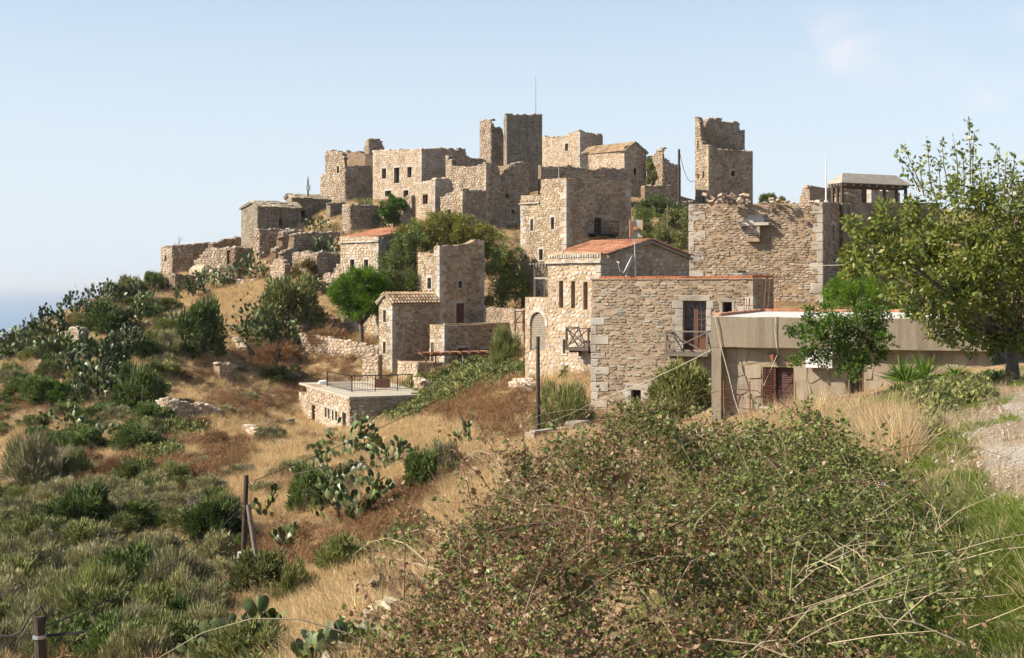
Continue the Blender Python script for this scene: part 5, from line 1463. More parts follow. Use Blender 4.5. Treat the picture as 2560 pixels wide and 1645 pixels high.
def gazebo():
    N, Lp, Rp, dl, dr, sl, sr = corner_points(2066, 2104, 2280, 87.5, 62)
    Bp = Lp + Rp - N
    zf, ze, zr = px(0, 508, 88).z, px(0, 456, 88).z, px(0, 434, 89).z
    r = empty('gazebo', (N.x, N.y, zf), 'wooden gazebo with a hipped shingle roof on the flat roof terrace', 'gazebo')
    org = Vector((N.x, N.y, zf))
    inn = 0.28
    c = [N + (dl + dr) * inn, Rp + (dl - dr) * inn, Bp - (dl + dr) * inn, Lp + (dr - dl) * inn]
    posts = [c[0], c[0].lerp(c[1], 0.33), c[0].lerp(c[1], 0.66), c[1], c[2], c[3], c[3].lerp(c[2], 0.5), c[0].lerp(c[3], 0.5)]
    for p in posts:
        single(box_geo((p.x, p.y, (zf + ze) / 2 - 0.05), Vector((dl.x, dl.y, 0)) * 0.075, Vector((dr.x, dr.y, 0)) * 0.075, (0, 0, (ze - zf) / 2)), 'post', MATS['dark_wood'], r, org)
    for p, q in zip(c, c[1:] + c[:1]):
        d = Vector((q.x - p.x, q.y - p.y, 0)); n = Vector((d.y, -d.x, 0)).normalized()
        single(box_geo(((p.x + q.x) / 2, (p.y + q.y) / 2, ze - 0.16), d / 2, n * 0.05, (0, 0, 0.15)), 'beam', MATS['dark_wood'], r, org)
    half = sl / 2
    m0 = (N + Lp) / 2 + dr * half; m1 = (Rp + Bp) / 2 - dr * half
    P = [(p.x, p.y, ze - 0.02) for p in (N, Rp, Bp, Lp)] + [(m0.x, m0.y, zr), (m1.x, m1.y, zr)] + [(p.x, p.y, ze - 0.07) for p in (N, Rp, Bp, Lp)]
    ro = single((P, [(0, 1, 5, 4), (1, 2, 5), (2, 3, 4, 5), (3, 0, 4), (0, 6, 7, 1), (1, 7, 8, 2), (2, 8, 9, 3), (3, 9, 6, 0), (9, 8, 7, 6)]), 'roof', MATS['asphalt_shingle'], r, org)
    for (p, q, n_) in ((N, Rp, 9), (Lp, N, 5)):
        inw = dl if p is N else dr
        for i in range(n_):
            x = p.lerp(q, (i + 0.5) / n_)
            a = Vector((x.x, x.y, ze - 0.16)) - Vector((inw.x, inw.y, 0)) * 0.02
            e = a + Vector((inw.x, inw.y, 0)) * 0.5 + Vector((0, 0, 0.02))
            s = Vector((inw.y, -inw.x, 0))
            single(box_geo((a + e) / 2, (e - a) / 2, s * 0.04, (0, 0, 0.05)), 'rafter', MATS['board_wood'], ro, org)
gazebo()
flagpole(2065, 388, 506, 86.5, 'slim white pole beside the gazebo', 'white_paint', 0.05, 'white_pole')
def rubble(name, label, pts, seed, n, size, mat='stone_tan', on_ground=False):
    rg = random.Random(seed)
    P = [px(*p) for p in pts]
    if on_ground:
        for p in P: p.z = float(terrain_z(np.array([p.x]), np.array([p.y]))[0]) - 0.03
    r = empty(name, tuple(P[0]), label, 'rubble')
    for i in range(n):
        t = rg.random() * (len(P) - 1); k = int(t); p = P[k].lerp(P[k + 1], t - k)
        s = size * rg.uniform(0.5, 1.3)
        u = Vector((rg.gauss(0, 1), rg.gauss(0, 1), rg.gauss(0, .35))).normalized(); v = u.cross(Vector((rg.random(), rg.random(), 1))).normalized(); x = u.cross(v)
        c = p + Vector((rg.gauss(0, .12), rg.uniform(-.5, .5), rg.random() ** 2 * size * 1.1 + s * 0.15))
        single(box_geo(c, u * s * 0.5, v * s * 0.4, x * s * 0.2, 0.25, s * 0.09, rg), 'stone', MATS[mat], r, P[0], rg.random())
rubble('rubble_heap', 'heap of loose stones on the left top edge of the quoined block', [(1772, 509, 80.6), (1800, 506, 80.8), (1835, 508, 80.9), (1875, 510, 80.8)], 81, 36, 0.36)
rubble('rubble_row', 'loose stones along the right top edge of the quoined block', [(1905, 511, 80.4), (1950, 508, 80.2), (1985, 509, 80), (2040, 508, 79.8)], 82, 16, 0.26, 'stone_pale')

# ------------------------------------------------------------------ outlying stone walls
stone_wall('bastion_wall', 'curved dry-stone bastion on the open dry slope', [(391, 1000, -54), (412, 1003, -56), (440, 1006, -52), (470, 1008, -44), (482, 1012, -34), (500, 1011, -36), (535, 1024, -22), (568, 1036, -10)], 'pale', 0.6, 2.5, 91, 1.0, 0.05, 120)
stone_wall('small_bastion', 'short dry-stone wall corner by the brown brush, with a plant at its foot', [(549, 911, -36), (562, 912, -36), (600, 917, -12)], 'pale', 0.5, 2, 92)
stone_wall('loose_stones', 'small pale stone outcrop in the brown brush', [(722, 938, -10), (736, 935, -14), (750, 942, -8)], 'pale', 0.5, 1, 93)
stone_wall('garden_wall', 'long pale retaining wall under the round pine', [(751, 838, 106), (820, 846, 104.5), (880, 858, 103), (946, 869, 102)], 'pale', 0.5, 4, 94, 0.8, 0.04, 80)
stone_wall('upper_garden_wall', 'shaded low wall left of the red-roofed house', [(755, 818, 107), (800, 806, 110), (851, 797, 113)], 'tan', 0.5, 2, 95)
stone_wall('step_wall', 'stepped stone wall foot at the left of the tiled annexe', [(905, 892, 99), (946, 890, 98.5)], 'pale', 0.6, 3, 96)
stone_wall('basin_wall', 'low ruined basin wall left of the railed terrace house', [(607, 1066, 80), (640, 1080, 77.5)], 'pale', 0.5, 1.2, 97, 0.6)
stone_wall('basin_back_wall', 'straight back wall of the low ruined basin', [(612, 1058, 83), (738, 1054, 86)], 'grey', 0.4, 1.2, 98, 0.5)
stone_wall('round_pen', 'round dry-stone pen beside the dark pole', [(1271, 958, 75.5), (1285, 953, 73.5), (1303, 954, 72), (1318, 962, 71), (1345, 985, 70.5)], 'pale', 0.6, 2.0, 99, 1.0, 0.06, 40)
stone_wall('terrace_end_wall', 'small sunlit stone wall at the end of the terrace by the pergola', [(1116, 927, 94.5), (1158, 931, 92)], 'pale', 0.4, 1.5, 100, 0.6)
stone_wall('pergola_wall', 'low wall in front of the pergola floor', [(1036, 950, 91.5), (1060, 957, 89.5), (1090, 960, 91)], 'pale', 0.4, 1.5, 101, 0.6)
stone_wall('ramp_wall', 'low wall behind the pergola, running to the golden house', [(1208, 770, 104), (1255, 776, 103), (1310, 778, 98)], 'tan', 0.4, 2, 102, 0.6)
profile_wall('gate_ruin', 'narrow ruined stone pier with a dark doorway above the prickly pears', 413, 131, 438, 129.5, [(413, 690), (418, 687), (438, 688)], 'ruin', seed=103, ops=[(417, 712, 424, 760, 'gap')])
stone_wall('gate_side_wall', 'shaded retaining wall right of the narrow ruined pier', [(438, 689, 129.5), (480, 691, 132), (520, 690, 134)], 'ruin', 0.5, 2, 104, 0.6)
profile_wall('lone_pier', 'small ochre stone pier on the left slope among prickly pears', 163, 101, 200, 99, [(163, 832), (175, 824), (200, 822)], 'tan', seed=105)
stone_wall('slope_wall', 'low pale ruined wall at the foot of the big prickly pears', [(572, 838, 108), (585, 852, 105.5), (600, 875, 103.5)], 'pale', 0.6, 2.0, 106)
stone_wall('stair_wall', 'pale stone edge below the prickly pears by the steps', [(575, 700, 132), (610, 704, 130), (640, 700, 130)], 'pale', 0.6, 1.5, 107)
def steps():
    p = px(565, 690, 133); r = empty('stone_steps', tuple(p), 'flight of rough stone steps up to the red-brown doorway', 'steps')
    rg = random.Random(5)
    for i in range(6):
        c = px(566 + i * 0.6, 697 - i * 6, 131.5 + i * 0.7)
        single(box_geo(c, (0.85, 0.3, 0), (-0.25, 0.7, 0), (0, 0, 0.12), 0.15, 0.03, rg), 'step', MATS['slab_stone'], r, p, rg.random())
steps()
def rocks(name, label, spots, mat='slab_stone', seed=1):
    rg = random.Random(seed)
    for i, (u, v, D, sx, sy, sz, lab) in enumerate(spots):
        c = px(u, v, D)
        c.z = float(terrain_z(np.array([c.x]), np.array([c.y]))[0]) + sz * 0.3
        m = MB()
        a = rg.uniform(-0.5, 0.5)
        g = box_geo(c, (sx * math.cos(a), sx * math.sin(a), 0.05 * sx), (-sy * math.sin(a), sy * math.cos(a), 0), (0.1 * sz, 0, sz), 0.5, sz * 0.25, rg)
        m.add(g[0], g[1], rg.random())
        o = m.build(name, MATS[mat], None, tuple(c)); tag(o, lab, 'rock', label)
rocks('boulder', 'loose boulders', [(502, 668, 137, 1.1, 0.8, 0.75, 'pale rounded boulder left of the stone steps'), (530, 672, 136.5, 0.5, 0.5, 0.45, 'small dark boulder beside the stone steps'),
      (1005, 1478, 23.5, 0.42, 0.3, 0.07, 'flat grey slab jutting from the slope at the bramble edge'), (925, 1535, 21, 0.2, 0.2, 0.07, 'pale flat rock left of the bramble'),
      (870, 1575, 20.5, 0.24, 0.2, 0.07, 'pale flat rock just above the near prickly pears'), (985, 1505, 22, 0.2, 0.2, 0.14, 'dark broken rock under the flat grey slab'),
      (1845, 1092, 31, 0.22, 0.2, 0.06, 'flat pale rock at the top edge of the bramble below the wire fence'), (1800, 1100, 30, 0.14, 0.12, 0.08, 'small tan rock beside the flat pale rock below the fence'),
      (1750, 1040, 40.5, 0.4, 0.35, 0.14, 'pale rock at the foot of the concrete pillar'), (2500, 1155, 13.5, 0.08, 0.06, 0.03, 'small pale stone on the gravel path edge')])
rubble('stone_edge', 'ragged line of flat stones edging the slope above the near prickly pears', [(800, 1625, 19), (850, 1575, 20.5), (900, 1540, 21.5), (960, 1510, 22.5)], 83, 34, 0.26, 'slab_stone', True)
def cardboard():
    c = hit(2215, 1212, 8) or px(2215, 1212, 12)
    c = px(2213, 1211, 12.2)
    m = MB(); rg = random.Random(3)
    for i in range(5):
        a = rg.uniform(0, 6)
        g = box_geo(c + Vector((rg.uniform(-.04, .04), rg.uniform(-.03, .03), rg.uniform(-.02, .02))), (0.035 * math.cos(a), 0.035 * math.sin(a), 0.012), (-.025 * math.sin(a), .025 * math.cos(a), 0), (0, .005, .014), 0.4, 0.01, rg)
        m.add(*g)
    o = m.build('plastic_bag', MATS['white_paint'], None, tuple(c)); tag(o, 'crumpled white plastic bag caught on the right side of the bramble', 'bag')
cardboard()

# ------------------------------------------------------------------ terrace railing, pergola, barrel
def railing():
    zt = th.pl[-1][1] + 0.06
    A = th.N + th.dl * 4.3 + th.dr * 0.35; C = th.N + th.dl * 1.0 + th.dr * 0.5; B = th.N + th.dl * 1.0 + th.dr * 4.6
    pts = [px(818, 968, 93.5), px(880, 985, 88.8), px(938, 983, 89.3), px(994, 980, 90), px(1030, 977, 90.6)]
    pts = [Vector((p.x, p.y, zt)) for p in pts]
    r = empty('terrace_railing', tuple(pts[0]), 'black iron railing along the flat terrace roof', 'railing')
    H = 1.0
    for p in pts: bar(type('o', (), {'root': r, 'org': pts[0]}), 'post', p, p + Vector((0, 0, H + 0.03)), 0.06, 'black_iron', r, 0.06, Vector((0, 1, 0)))
    bb = type('o', (), {'root': r, 'org': pts[0]})
    for p, q in zip(pts[:-1], pts[1:]):
        bar(bb, 'rail', p + Vector((0, 0, H)), q + Vector((0, 0, H)), 0.05, 'black_iron', r, 0.05)
        bar(bb, 'rail', p + Vector((0, 0, 0.1)), q + Vector((0, 0, 0.1)), 0.035, 'black_iron', r, 0.035)
        n = int((q - p).length / 0.16)
        for i in range(1, n):
            x = p.lerp(q, i / n)
            bar(bb, 'baluster', x + Vector((0, 0, 0.1)), x + Vector((0, 0, H)), 0.018, 'black_iron', r, 0.018, Vector((0, 1, 0)))
    # wooden crate seat and a sack
    c = px(957, 970, 92.5); c.z = zt
    k = empty('wooden_planter', tuple(c), 'brown wooden slatted planter behind the terrace railing', 'planter')
    kb = type('o', (), {'root': k, 'org': c})
    for i in range(7): bar(kb, 'slat', c + Vector((-0.42 + i * 0.14, -0.2, 0.04)), c + Vector((-0.42 + i * 0.14, -0.2, 0.6)), 0.12, 'brown_wood', k, 0.03, Vector((0, 1, 0)))
    bar(kb, 'body', c + Vector((-0.48, 0.0, 0.3)), c + Vector((0.48, 0.0, 0.3)), 0.34, 'brown_wood', k, 0.5)
    m = MB(); m.add(*box_geo(px(806, 957, 96), (0.28, 0.05, 0), (0, 0.2, 0), (0.05, 0, 0.18), 0.5, 0.04)); o = m.build('white_sack', MATS['white_paint'], None, tuple(px(806, 957, 96))); tag(o, 'white sack on the far corner of the terrace', 'sack')
railing()
def pergola():
    a, e = px(1056, 889, 92), px(1268, 884, 95)
    zt = a.z
    r = empty('pergola', tuple(px(1065, 975, 91.5)), 'rust-brown pergola with reddish roof beams in front of the front room', 'pergola')
    org = px(1065, 975, 91.5); bb = type('o', (), {'root': r, 'org': org})
    bk_ = Vector((-0.35, 2.0, 0))
    for (u, D, mt) in ((1065, 91.7, 'rust'), (1089, 92.2, 'rust'), (1156, 93, 'galvanised'), (1215, 94, 'rust')):
        p = px(u, 900, D); z0 = gz(p.x, p.y) - 0.3
        bar(bb, 'post', Vector((p.x, p.y, z0)), Vector((p.x, p.y, zt - 0.05)), 0.1 if mt == 'rust' else 0.06, mt, r, 0.1 if mt == 'rust' else 0.06, Vector((0, 1, 0)))
    bar(bb, 'beam', a, Vector((e.x, e.y, zt)), 0.12, 'rust', r, 0.1)
    bar(bb, 'beam', a + bk_, Vector((e.x, e.y, zt)) + bk_, 0.12, 'rust', r, 0.1)
    for i in range(10):
        p = a.lerp(Vector((e.x, e.y, zt)), i / 9) + Vector((0, 0, 0.1))
        bar(bb, 'cross_beam', p - bk_ * 0.15, p + bk_ * 1.1, 0.11, 'rust' if i % 3 else 'brown_wood', r, 0.1)
        if i < 9:
            q = a.lerp(Vector((e.x, e.y, zt)), (i + 0.5) / 9) + Vector((0, 0, 0.17))
            single(tube_geo([q - Vector((0.27, 0.02, -0.02)), q + Vector((0.27, 0.03, 0.01))], 0.06, 6), 'pole_slat', MATS['tile_new'], r, org, 0.2 + 0.08 * i)
    p = px(1190, 968, 91.5); m = MB(); m.add(*box_geo(p, (0.3, 0, 0), (0, 0.2, 0), (0, 0, 0.12), 0.5, 0.04)); o = m.build('cement_sack', MATS['white_paint'], None, tuple(p)); tag(o, 'pale sack lying on the pergola floor', 'sack')
pergola()
# low pale floor edge under the pergola
stone_wall('pergola_floor_edge', 'straight pale floor edge under the pergola posts', [(1066, 966, 91.5), (1150, 968, 92)], 'pale', 0.3, 0.8, 110, 0, 0)
def rusty_gate():
    r = empty('rusty_railing', tuple(px(1288, 815, 96)), 'small rusty railing at the corner of the golden house wing', 'railing')
    org = px(1288, 815, 96); bb = type('o', (), {'root': r, 'org': org})
    for u in (1288, 1308): bar(bb, 'post', px(u, 830, 84), px(u, 775, 84), 0.09, 'rust', r, 0.09, Vector((0, 1, 0)))
    for v in (779, 806): bar(bb, 'rail', px(1286, v, 84), px(1314, v, 84), 0.06, 'rust', r, 0.06)
    bar(bb, 'brace', px(1290, 803, 84), px(1307, 782, 84), 0.05, 'rust', r, 0.05)
rusty_gate()

# ------------------------------------------------------------------ poles, wires, antennas
def pole(u, v0, v1, D, r, label, mat='pole_wood', u1=None, name='utility_pole', extra=None):
    p, q = px(u1 if u1 is not None else u, v1, D), px(u, v0, D)
    p.z = min(p.z, gz(p.x, p.y) - 0.4)
    e = empty(name, tuple(p), label, 'pole')
    single(tube_geo([p, p.lerp(q, 0.3), p.lerp(q, 0.7), q], [r * 1.15, r * 1.08, r * 0.98, r * 0.88], 10), 'shaft', MATS[mat], e, p, smooth=False)
    if extra: extra(e, p, q)
    return p, q
def ex_band(e, p, q):
    t = q - (q - p).normalized() * 0.35
    single(tube_geo([t - Vector((0, 0, 0.03)), t + Vector((0, 0, 0.03))], 0.125, 10), 'band', MATS['galvanised'], e, p)
    for i in range(4):
        a = t + Vector((0.12, 0.02 * i, 0.02 * (i % 2)))
        single(tube_geo([a, a + Vector((0.5, 0.05, 0.03)), a + Vector((0.62 + 0.05 * (i % 2), 0.1, 0.04))], 0.012, 5), 'wire_tail', MATS['wire_black'], e, p)
    pts = [q + Vector((0.06, 0, -0.35)), q + Vector((0.13, 0, 0.02)), q + Vector((0.04, -0.03, 0.2)), q + Vector((-0.12, -0.05, 0.05)), q + Vector((-0.3, -0.05, -0.25)), q + Vector((-0.5, -0.05, -0.33)), q + Vector((-1.5, -0.1, -0.36))]
    single(tube_geo(pts, 0.018, 6), 'cable_loop', MATS['wire_black'], e, p)
pole(97, 1542, 1720, 25, 0.105, 'stout dark pole cut off by the bottom left edge, with cable loop', u1=112, extra=ex_band)
def ex_brace(e, p, q):
    a = px(620, 1262, 45.8); b_ = px(652, 1450, 45.2); b_.z = min(b_.z, gz(b_.x, b_.y) - 0.3)
    single(tube_geo([b_, a], [0.085, 0.075], 8), 'brace', MATS['grey_wood'], e, p)
    c = px(599, 1388, 45.9); single(box_geo(c, (0.06, 0, 0), (0, 0.05, 0), (0, 0, 0.11), 0.2), 'meter_box', MATS['white_paint'], e, p)
PA_, PB_ = pole(616, 1188, 1475, 46, 0.085, 'leaning dark pole with a diagonal brace on the left slope', u1=605, extra=ex_brace)
PC_, PD_ = pole(1345, 842, 1085, 57, 0.085, 'dark pole in front of the golden house')
pole(1697.5, 373, 515, 150, 0.14, 'tall dark utility pole on the skyline between peaked ruin and right tower')
pole(1669, 512, 665, 112, 0.06, 'thin grey pole before the dark trees behind the orange roof', 'grey_wood')
def metmast():
    p = px(770, 490, 148)
    e = empty('sensor_mast', tuple(p), 'short mast with a small box on the slab roof', 'mast')
    single(tube_geo([p, px(770, 452, 148), px(770, 440, 148)], [0.09, 0.08, 0.02], 8), 'shaft', MATS['dark_wood'], e, p)
    single(box_geo(px(771, 469, 148), (0.2, 0, 0), (0, 0.15, 0), (0, 0, 0.28), 0.1), 'box', MATS['galvanised'], e, p)
metmast()
def wire(name, label, pts, r, mat, sag=0.0):
    P = [px(*p) for p in pts]; out = []
    for a, c in zip(P[:-1], P[1:]):
        for i in range(10):
            t = i / 10
            out.append(a.lerp(c, t) - Vector((0, 0, sag * 4 * t * (1 - t))))
    out.append(P[-1])
    m = MB(); m.add(*tube_geo(out, r, 5)); o = m.build(name, MATS[mat], None, tuple(P[0])); tag(o, label, 'cable')
wire('black_cable', 'sagging black cable from the braced pole up to the pole by the golden house', [(617, 1192, 46), (640, 1200, 46.2), (1345, 866, 57)], 0.012, 'wire_black', 0.25)
wire('pale_rope', 'pale rope cable from the braced pole up past the balcony house', [(614, 1203, 46), (1345, 1061, 54), (1490, 1000, 55), (1790, 868, 43)], 0.010, 'wire_pale', 0.12)
wire('lower_cable', 'thin cable from the stout bottom-left pole to the braced pole', [(112, 1566, 25), (598, 1275, 46)], 0.012, 'wire_black', 0.35)
wire('skyline_wire', 'thin wire looping from the skyline utility pole to the right tower', [(1699, 380, 150), (1735, 451, 158)], 0.03, 'wire_black', 1.2)
wire('roof_wire', 'thin pale wire across the quoined block to the big tree', [(1975, 660, 78.4), (2110, 662, 74), (2290, 655, 60)], 0.012, 'wire_pale', 0.05)
def antenna():
    D = 62.0
    p = px(1589, 690, D)
    e = empty('tv_antenna', tuple(p), 'grid television antenna on a mast above the red brick roof edge', 'antenna')
    single(tube_geo([p - Vector((0, 0, 0.3)), px(1587, 625, D), px(1586, 575, D)], [0.03, 0.028, 0.022], 8), 'mast', MATS['galvanised'], e, p)
    for k, (v0, v1) in enumerate(((551, 572), (573, 592))):
        for i in range(9):
            v = v0 + (v1 - v0) * i / 8
            bend = 0.05 if k == 0 else -0.02
            single(tube_geo([px(1574.5, v + 2, D - .1), px(1590, v + 1, D), px(1606, v, D - .1)], 0.017, 5), 'reflector_rod', MATS['galvanised'], e, p)
        for u in (1575, 1590, 1606):
            single(tube_geo([px(u, v0 - 1, D - (0.1 if u != 1590 else 0)), px(u, v1 + 1, D - (0.1 if u != 1590 else 0))], 0.026, 5), 'frame_bar', MATS['orange_plastic' if u != 1590 else 'galvanised'], e, p)
    c = px(1590, 571, D - 0.15); single(box_geo(c, (0.1, 0, 0), (0, 0.12, 0), (0, 0, 0.07), 0.2), 'feed_box', MATS['orange_plastic'], e, p)
    # dish
    c = px(1573, 663, D); q = px(1564, 690, D)
    d = empty('satellite_dish', tuple(q), 'grey satellite dish seen edge-on beside the antenna mast', 'dish')
    ax = Vector((-0.86, 0.02, 0.42)).normalized()
    u = ax.cross(Vector((0, 0, 1))).normalized(); w = u.cross(ax).normalized()
    V, Fc = [], []; nr, ns = 5, 20
    for sgn, off in ((1, 0.0), (1, -0.02)):
        for i in range(nr + 1):
            r = 0.40 * i / nr
            for k in range(ns):
                a = 2 * math.pi * k / ns
                V.append(tuple(c + u * r * math.cos(a) + w * r * 1.08 * math.sin(a) + ax * (0.5 * r * r + off)))
    for s in (0, 1):
        o = s * (nr + 1) * ns
        for i in range(nr):
            for k in range(ns): Fc.append((o + i * ns + k, o + i * ns + (k + 1) % ns, o + (i + 1) * ns + (k + 1) % ns, o + (i + 1) * ns + k))
    single((V, Fc), 'reflector', MATS['dish_grey'], d, q, smooth=True)
    tip = c + ax * 0.5 - w * 0.1
    single(tube_geo([c - w * 0.40, c - w * 0.42 + ax * 0.25, tip - w * 0.02], 0.014, 6), 'feed_arm', MATS['galvanised'], d, q)
    single(tube_geo([tip + ax * 0.06, tip - ax * 0.06], [0.03, 0.04], 8), 'feed_head', MATS['white_paint'], d, q)
    single(tube_geo([q - Vector((0, 0, 0.1)), q + Vector((0.05, 0.03, 0.15)), c - ax * 0.02], 0.022, 6), 'stand', MATS['galvanised'], d, q)
antenna()
def solar():
    c = px(1872, 684, 64); e = empty('roof_panel', tuple(c), 'thin grey sheet lying on the roof of the balcony house', 'panel')
    single(box_geo(c, (0.62, 0.15, 0.0), (-.2, 0.6, 0), (0, 0, 0.025)), 'sheet', MATS['galvanised'], e, c)
    single(box_geo(c + Vector((-0.3, 0.2, 0.08)), (0.2, 0, 0), (0, 0.12, 0), (0, 0, 0.06), 0.2), 'block', MATS['dark_wood'], e, c)
solar()
def woodpile():
    rg = random.Random(9)
    base = px(1340, 985, 70)
    e = empty('brushwood_pile', (base.x, base.y, gz(base.x, base.y)), 'heap of grey dry branches beside the round stone pen', 'woodpile')
    org = Vector(e.location)
    for i in range(70):
        u = rg.uniform(1300, 1410); v = 962 + (u - 1300) * 0.25 + rg.uniform(-12, 22)
        p = px(u, v, rg.uniform(69, 72)); a = rg.uniform(-0.5, 0.5); l = rg.uniform(0.5, 1.3)
        q = p + Vector((math.cos(a) * l, rg.uniform(-0.4, 0.4), math.sin(a) * l - 0.15))
        single(tube_geo([p, p.lerp(q, 0.5) + Vector((0, 0, rg.uniform(-.08, .08))), q], [0.025, 0.02, 0.012], 5), 'branch', MATS['dead_twig'], e, org, rg.random())

# ------------------------------------------------------------------ vegetation
leafy('leaf_dark', [(0.050, 0.082, 0.022), (0.087, 0.135, 0.032), (0.142, 0.193, 0.048), (0.230, 0.274, 0.080)], trans=0.2)
leafy('leaf_olive', [(0.087, 0.109, 0.032), (0.160, 0.187, 0.058), (0.234, 0.252, 0.081), (0.343, 0.336, 0.117)], trans=0.2)
leafy('leaf_grey', [(0.151, 0.159, 0.069), (0.234, 0.239, 0.105), (0.343, 0.320, 0.151), (0.546, 0.465, 0.236)], trans=0.15)
leafy('leaf_bright', [(0.055, 0.118, 0.016), (0.094, 0.180, 0.023), (0.140, 0.242, 0.033), (0.218, 0.312, 0.058)], trans=0.35)
leafy('pine_needles', [(0.044, 0.108, 0.006), (0.090, 0.188, 0.009), (0.160, 0.298, 0.013), (0.271, 0.406, 0.023)], trans=0.2)
leafy('tree_leaf', [(0.081, 0.114, 0.020), (0.136, 0.180, 0.033), (0.219, 0.247, 0.050), (0.342, 0.303, 0.073)], trans=0.4, rough=0.4, spec=0.5)
leafy('yellowing_leaf', [(0.116, 0.148, 0.029), (0.208, 0.228, 0.042), (0.326, 0.310, 0.062), (0.480, 0.370, 0.083)], trans=0.3)
leafy('leaf_mid', [(0.063, 0.097, 0.022), (0.105, 0.146, 0.034), (0.161, 0.203, 0.050), (0.238, 0.257, 0.078)], trans=0.3)
leafy('golden_shrub', [(0.10, 0.085, 0.02), (0.16, 0.125, 0.03), (0.20, 0.15, 0.04), (0.12, 0.11, 0.03)], trans=0.3)
leafy('dry_gold', [(0.345, 0.235, 0.104), (0.532, 0.382, 0.184), (0.691, 0.523, 0.280), (0.824, 0.681, 0.437)], trans=0.3, rough=0.7, rnd=0.22)
leafy('dry_pale', [(0.288, 0.210, 0.120), (0.420, 0.324, 0.198), (0.540, 0.432, 0.288), (0.624, 0.540, 0.396)], trans=0.25, rough=0.8, rnd=0.22)
leafy('brush_brown', [(0.126, 0.071, 0.033), (0.217, 0.124, 0.057), (0.318, 0.186, 0.085), (0.419, 0.283, 0.144)], trans=0.15, rough=0.8, rnd=0.3)
leafy('dead_twig', [(0.12, 0.10, 0.08), (0.20, 0.17, 0.14), (0.28, 0.25, 0.21), (0.36, 0.32, 0.27)], trans=0.0, rough=0.9, rnd=0.2)
leafy('grass_green', [(0.084, 0.128, 0.018), (0.143, 0.210, 0.029), (0.203, 0.278, 0.040), (0.338, 0.315, 0.077)], trans=0.35)
leafy('bramble_leaf', [(0.170, 0.085, 0.045), (0.320, 0.195, 0.098), (0.410, 0.300, 0.165), (0.260, 0.240, 0.080), (0.135, 0.172, 0.042), (0.190, 0.228, 0.056), (0.300, 0.335, 0.115)], [0.0, 0.14, 0.24, 0.36, 0.55, 0.8, 1.0], trans=0.3, rough=0.45, spec=0.4, rnd=0.05)
leafy('bramble_cane', [(0.132, 0.056, 0.044), (0.204, 0.112, 0.075), (0.360, 0.275, 0.175), (0.480, 0.400, 0.250)], trans=0.0, rough=0.7, rnd=0.1)
leafy('cactus_pad', [(0.046, 0.069, 0.020), (0.075, 0.106, 0.031), (0.115, 0.151, 0.050), (0.230, 0.258, 0.110)], [0.0, 0.45, 0.75, 1.0], trans=0.0, rough=0.45, spec=0.5, rnd=0.4)  # lightest tone raised to paint pale highlights on some pads
plain('bark', (0.13, 0.10, 0.075), 0.9, 0, 0.35, 8, (3, 3, 0.6))
plain('bark_pale', (0.24, 0.19, 0.14), 0.9, 0, 0.3, 8, (3, 3, 0.6))

def kites(P, Dv, Ln, Wd, rng, fold=0.25, up=None):
    """pointed leaves: P (n,3) base, Dv (n,3) direction, Ln / Wd (n,) length and width"""
    n = len(P)
    Dv = Dv / (np.linalg.norm(Dv, axis=1)[:, None] + 1e-9)
    rv = rng.normal(size=(n, 3)) if up is None else up + rng.normal(size=(n, 3)) * 0.3
    side = np.cross(Dv, rv); side /= (np.linalg.norm(side, axis=1)[:, None] + 1e-9)
    nr = np.cross(side, Dv)
    mid = P + Dv * (Ln * 0.42)[:, None] + nr * (Wd * fold)[:, None]
    V = np.stack([P, mid + side * (Wd / 2)[:, None], P + Dv * Ln[:, None], mid - side * (Wd / 2)[:, None]], 1).reshape(-1, 3)
    return V, np.arange(4 * n).reshape(n, 4)

def twigs(starts, dirs, lens, rad, rng, seg=3, droop=0.0):
    """thin three-sided bent sticks as quads"""
    Vs, Qs, o = [], [], 0
    n = len(starts)
    d = dirs / (np.linalg.norm(dirs, axis=1)[:, None] + 1e-9)
    p = starts.copy(); rings = []
    for k in range(seg + 1):
        r = rad * (1 - 0.75 * k / seg)
        a = np.cross(d, np.array([0.3, 0.2, 1.0])); a /= (np.linalg.norm(a, axis=1)[:, None] + 1e-9); b = np.cross(d, a)
        ring = np.stack([p + (a * math.cos(t) + b * math.sin(t)) * r[:, None] for t in (0, 2.1, 4.2)], 1)
        rings.append(ring)
        p = p + d * (lens / seg)[:, None]
        d = d + rng.normal(size=d.shape) * 0.16 + np.array([0, 0, -droop])
        d /= (np.linalg.norm(d, axis=1)[:, None] + 1e-9)
    V = np.stack(rings, 1).reshape(-1, 3)          # n, seg+1, 3 corners
    base = np.arange(n)[:, None, None] * (seg + 1) * 3 + np.arange(seg)[None, :, None] * 3
    k = np.arange(3)[None, None, :]; k2 = (k + 1) % 3
    Q = np.stack([base + k, base + k2, base + 3 + k2, base + 3 + k], -1).reshape(-1, 4)
    return V, Q

def join_np(parts):
    Vs, Qs, Ts, o = [], [], [], 0
    for V, Q, T in parts:
        Vs.append(V); Qs.append(Q + o); Ts.append(T); o += len(V)
    return np.concatenate(Vs), np.concatenate(Qs), np.concatenate(Ts)

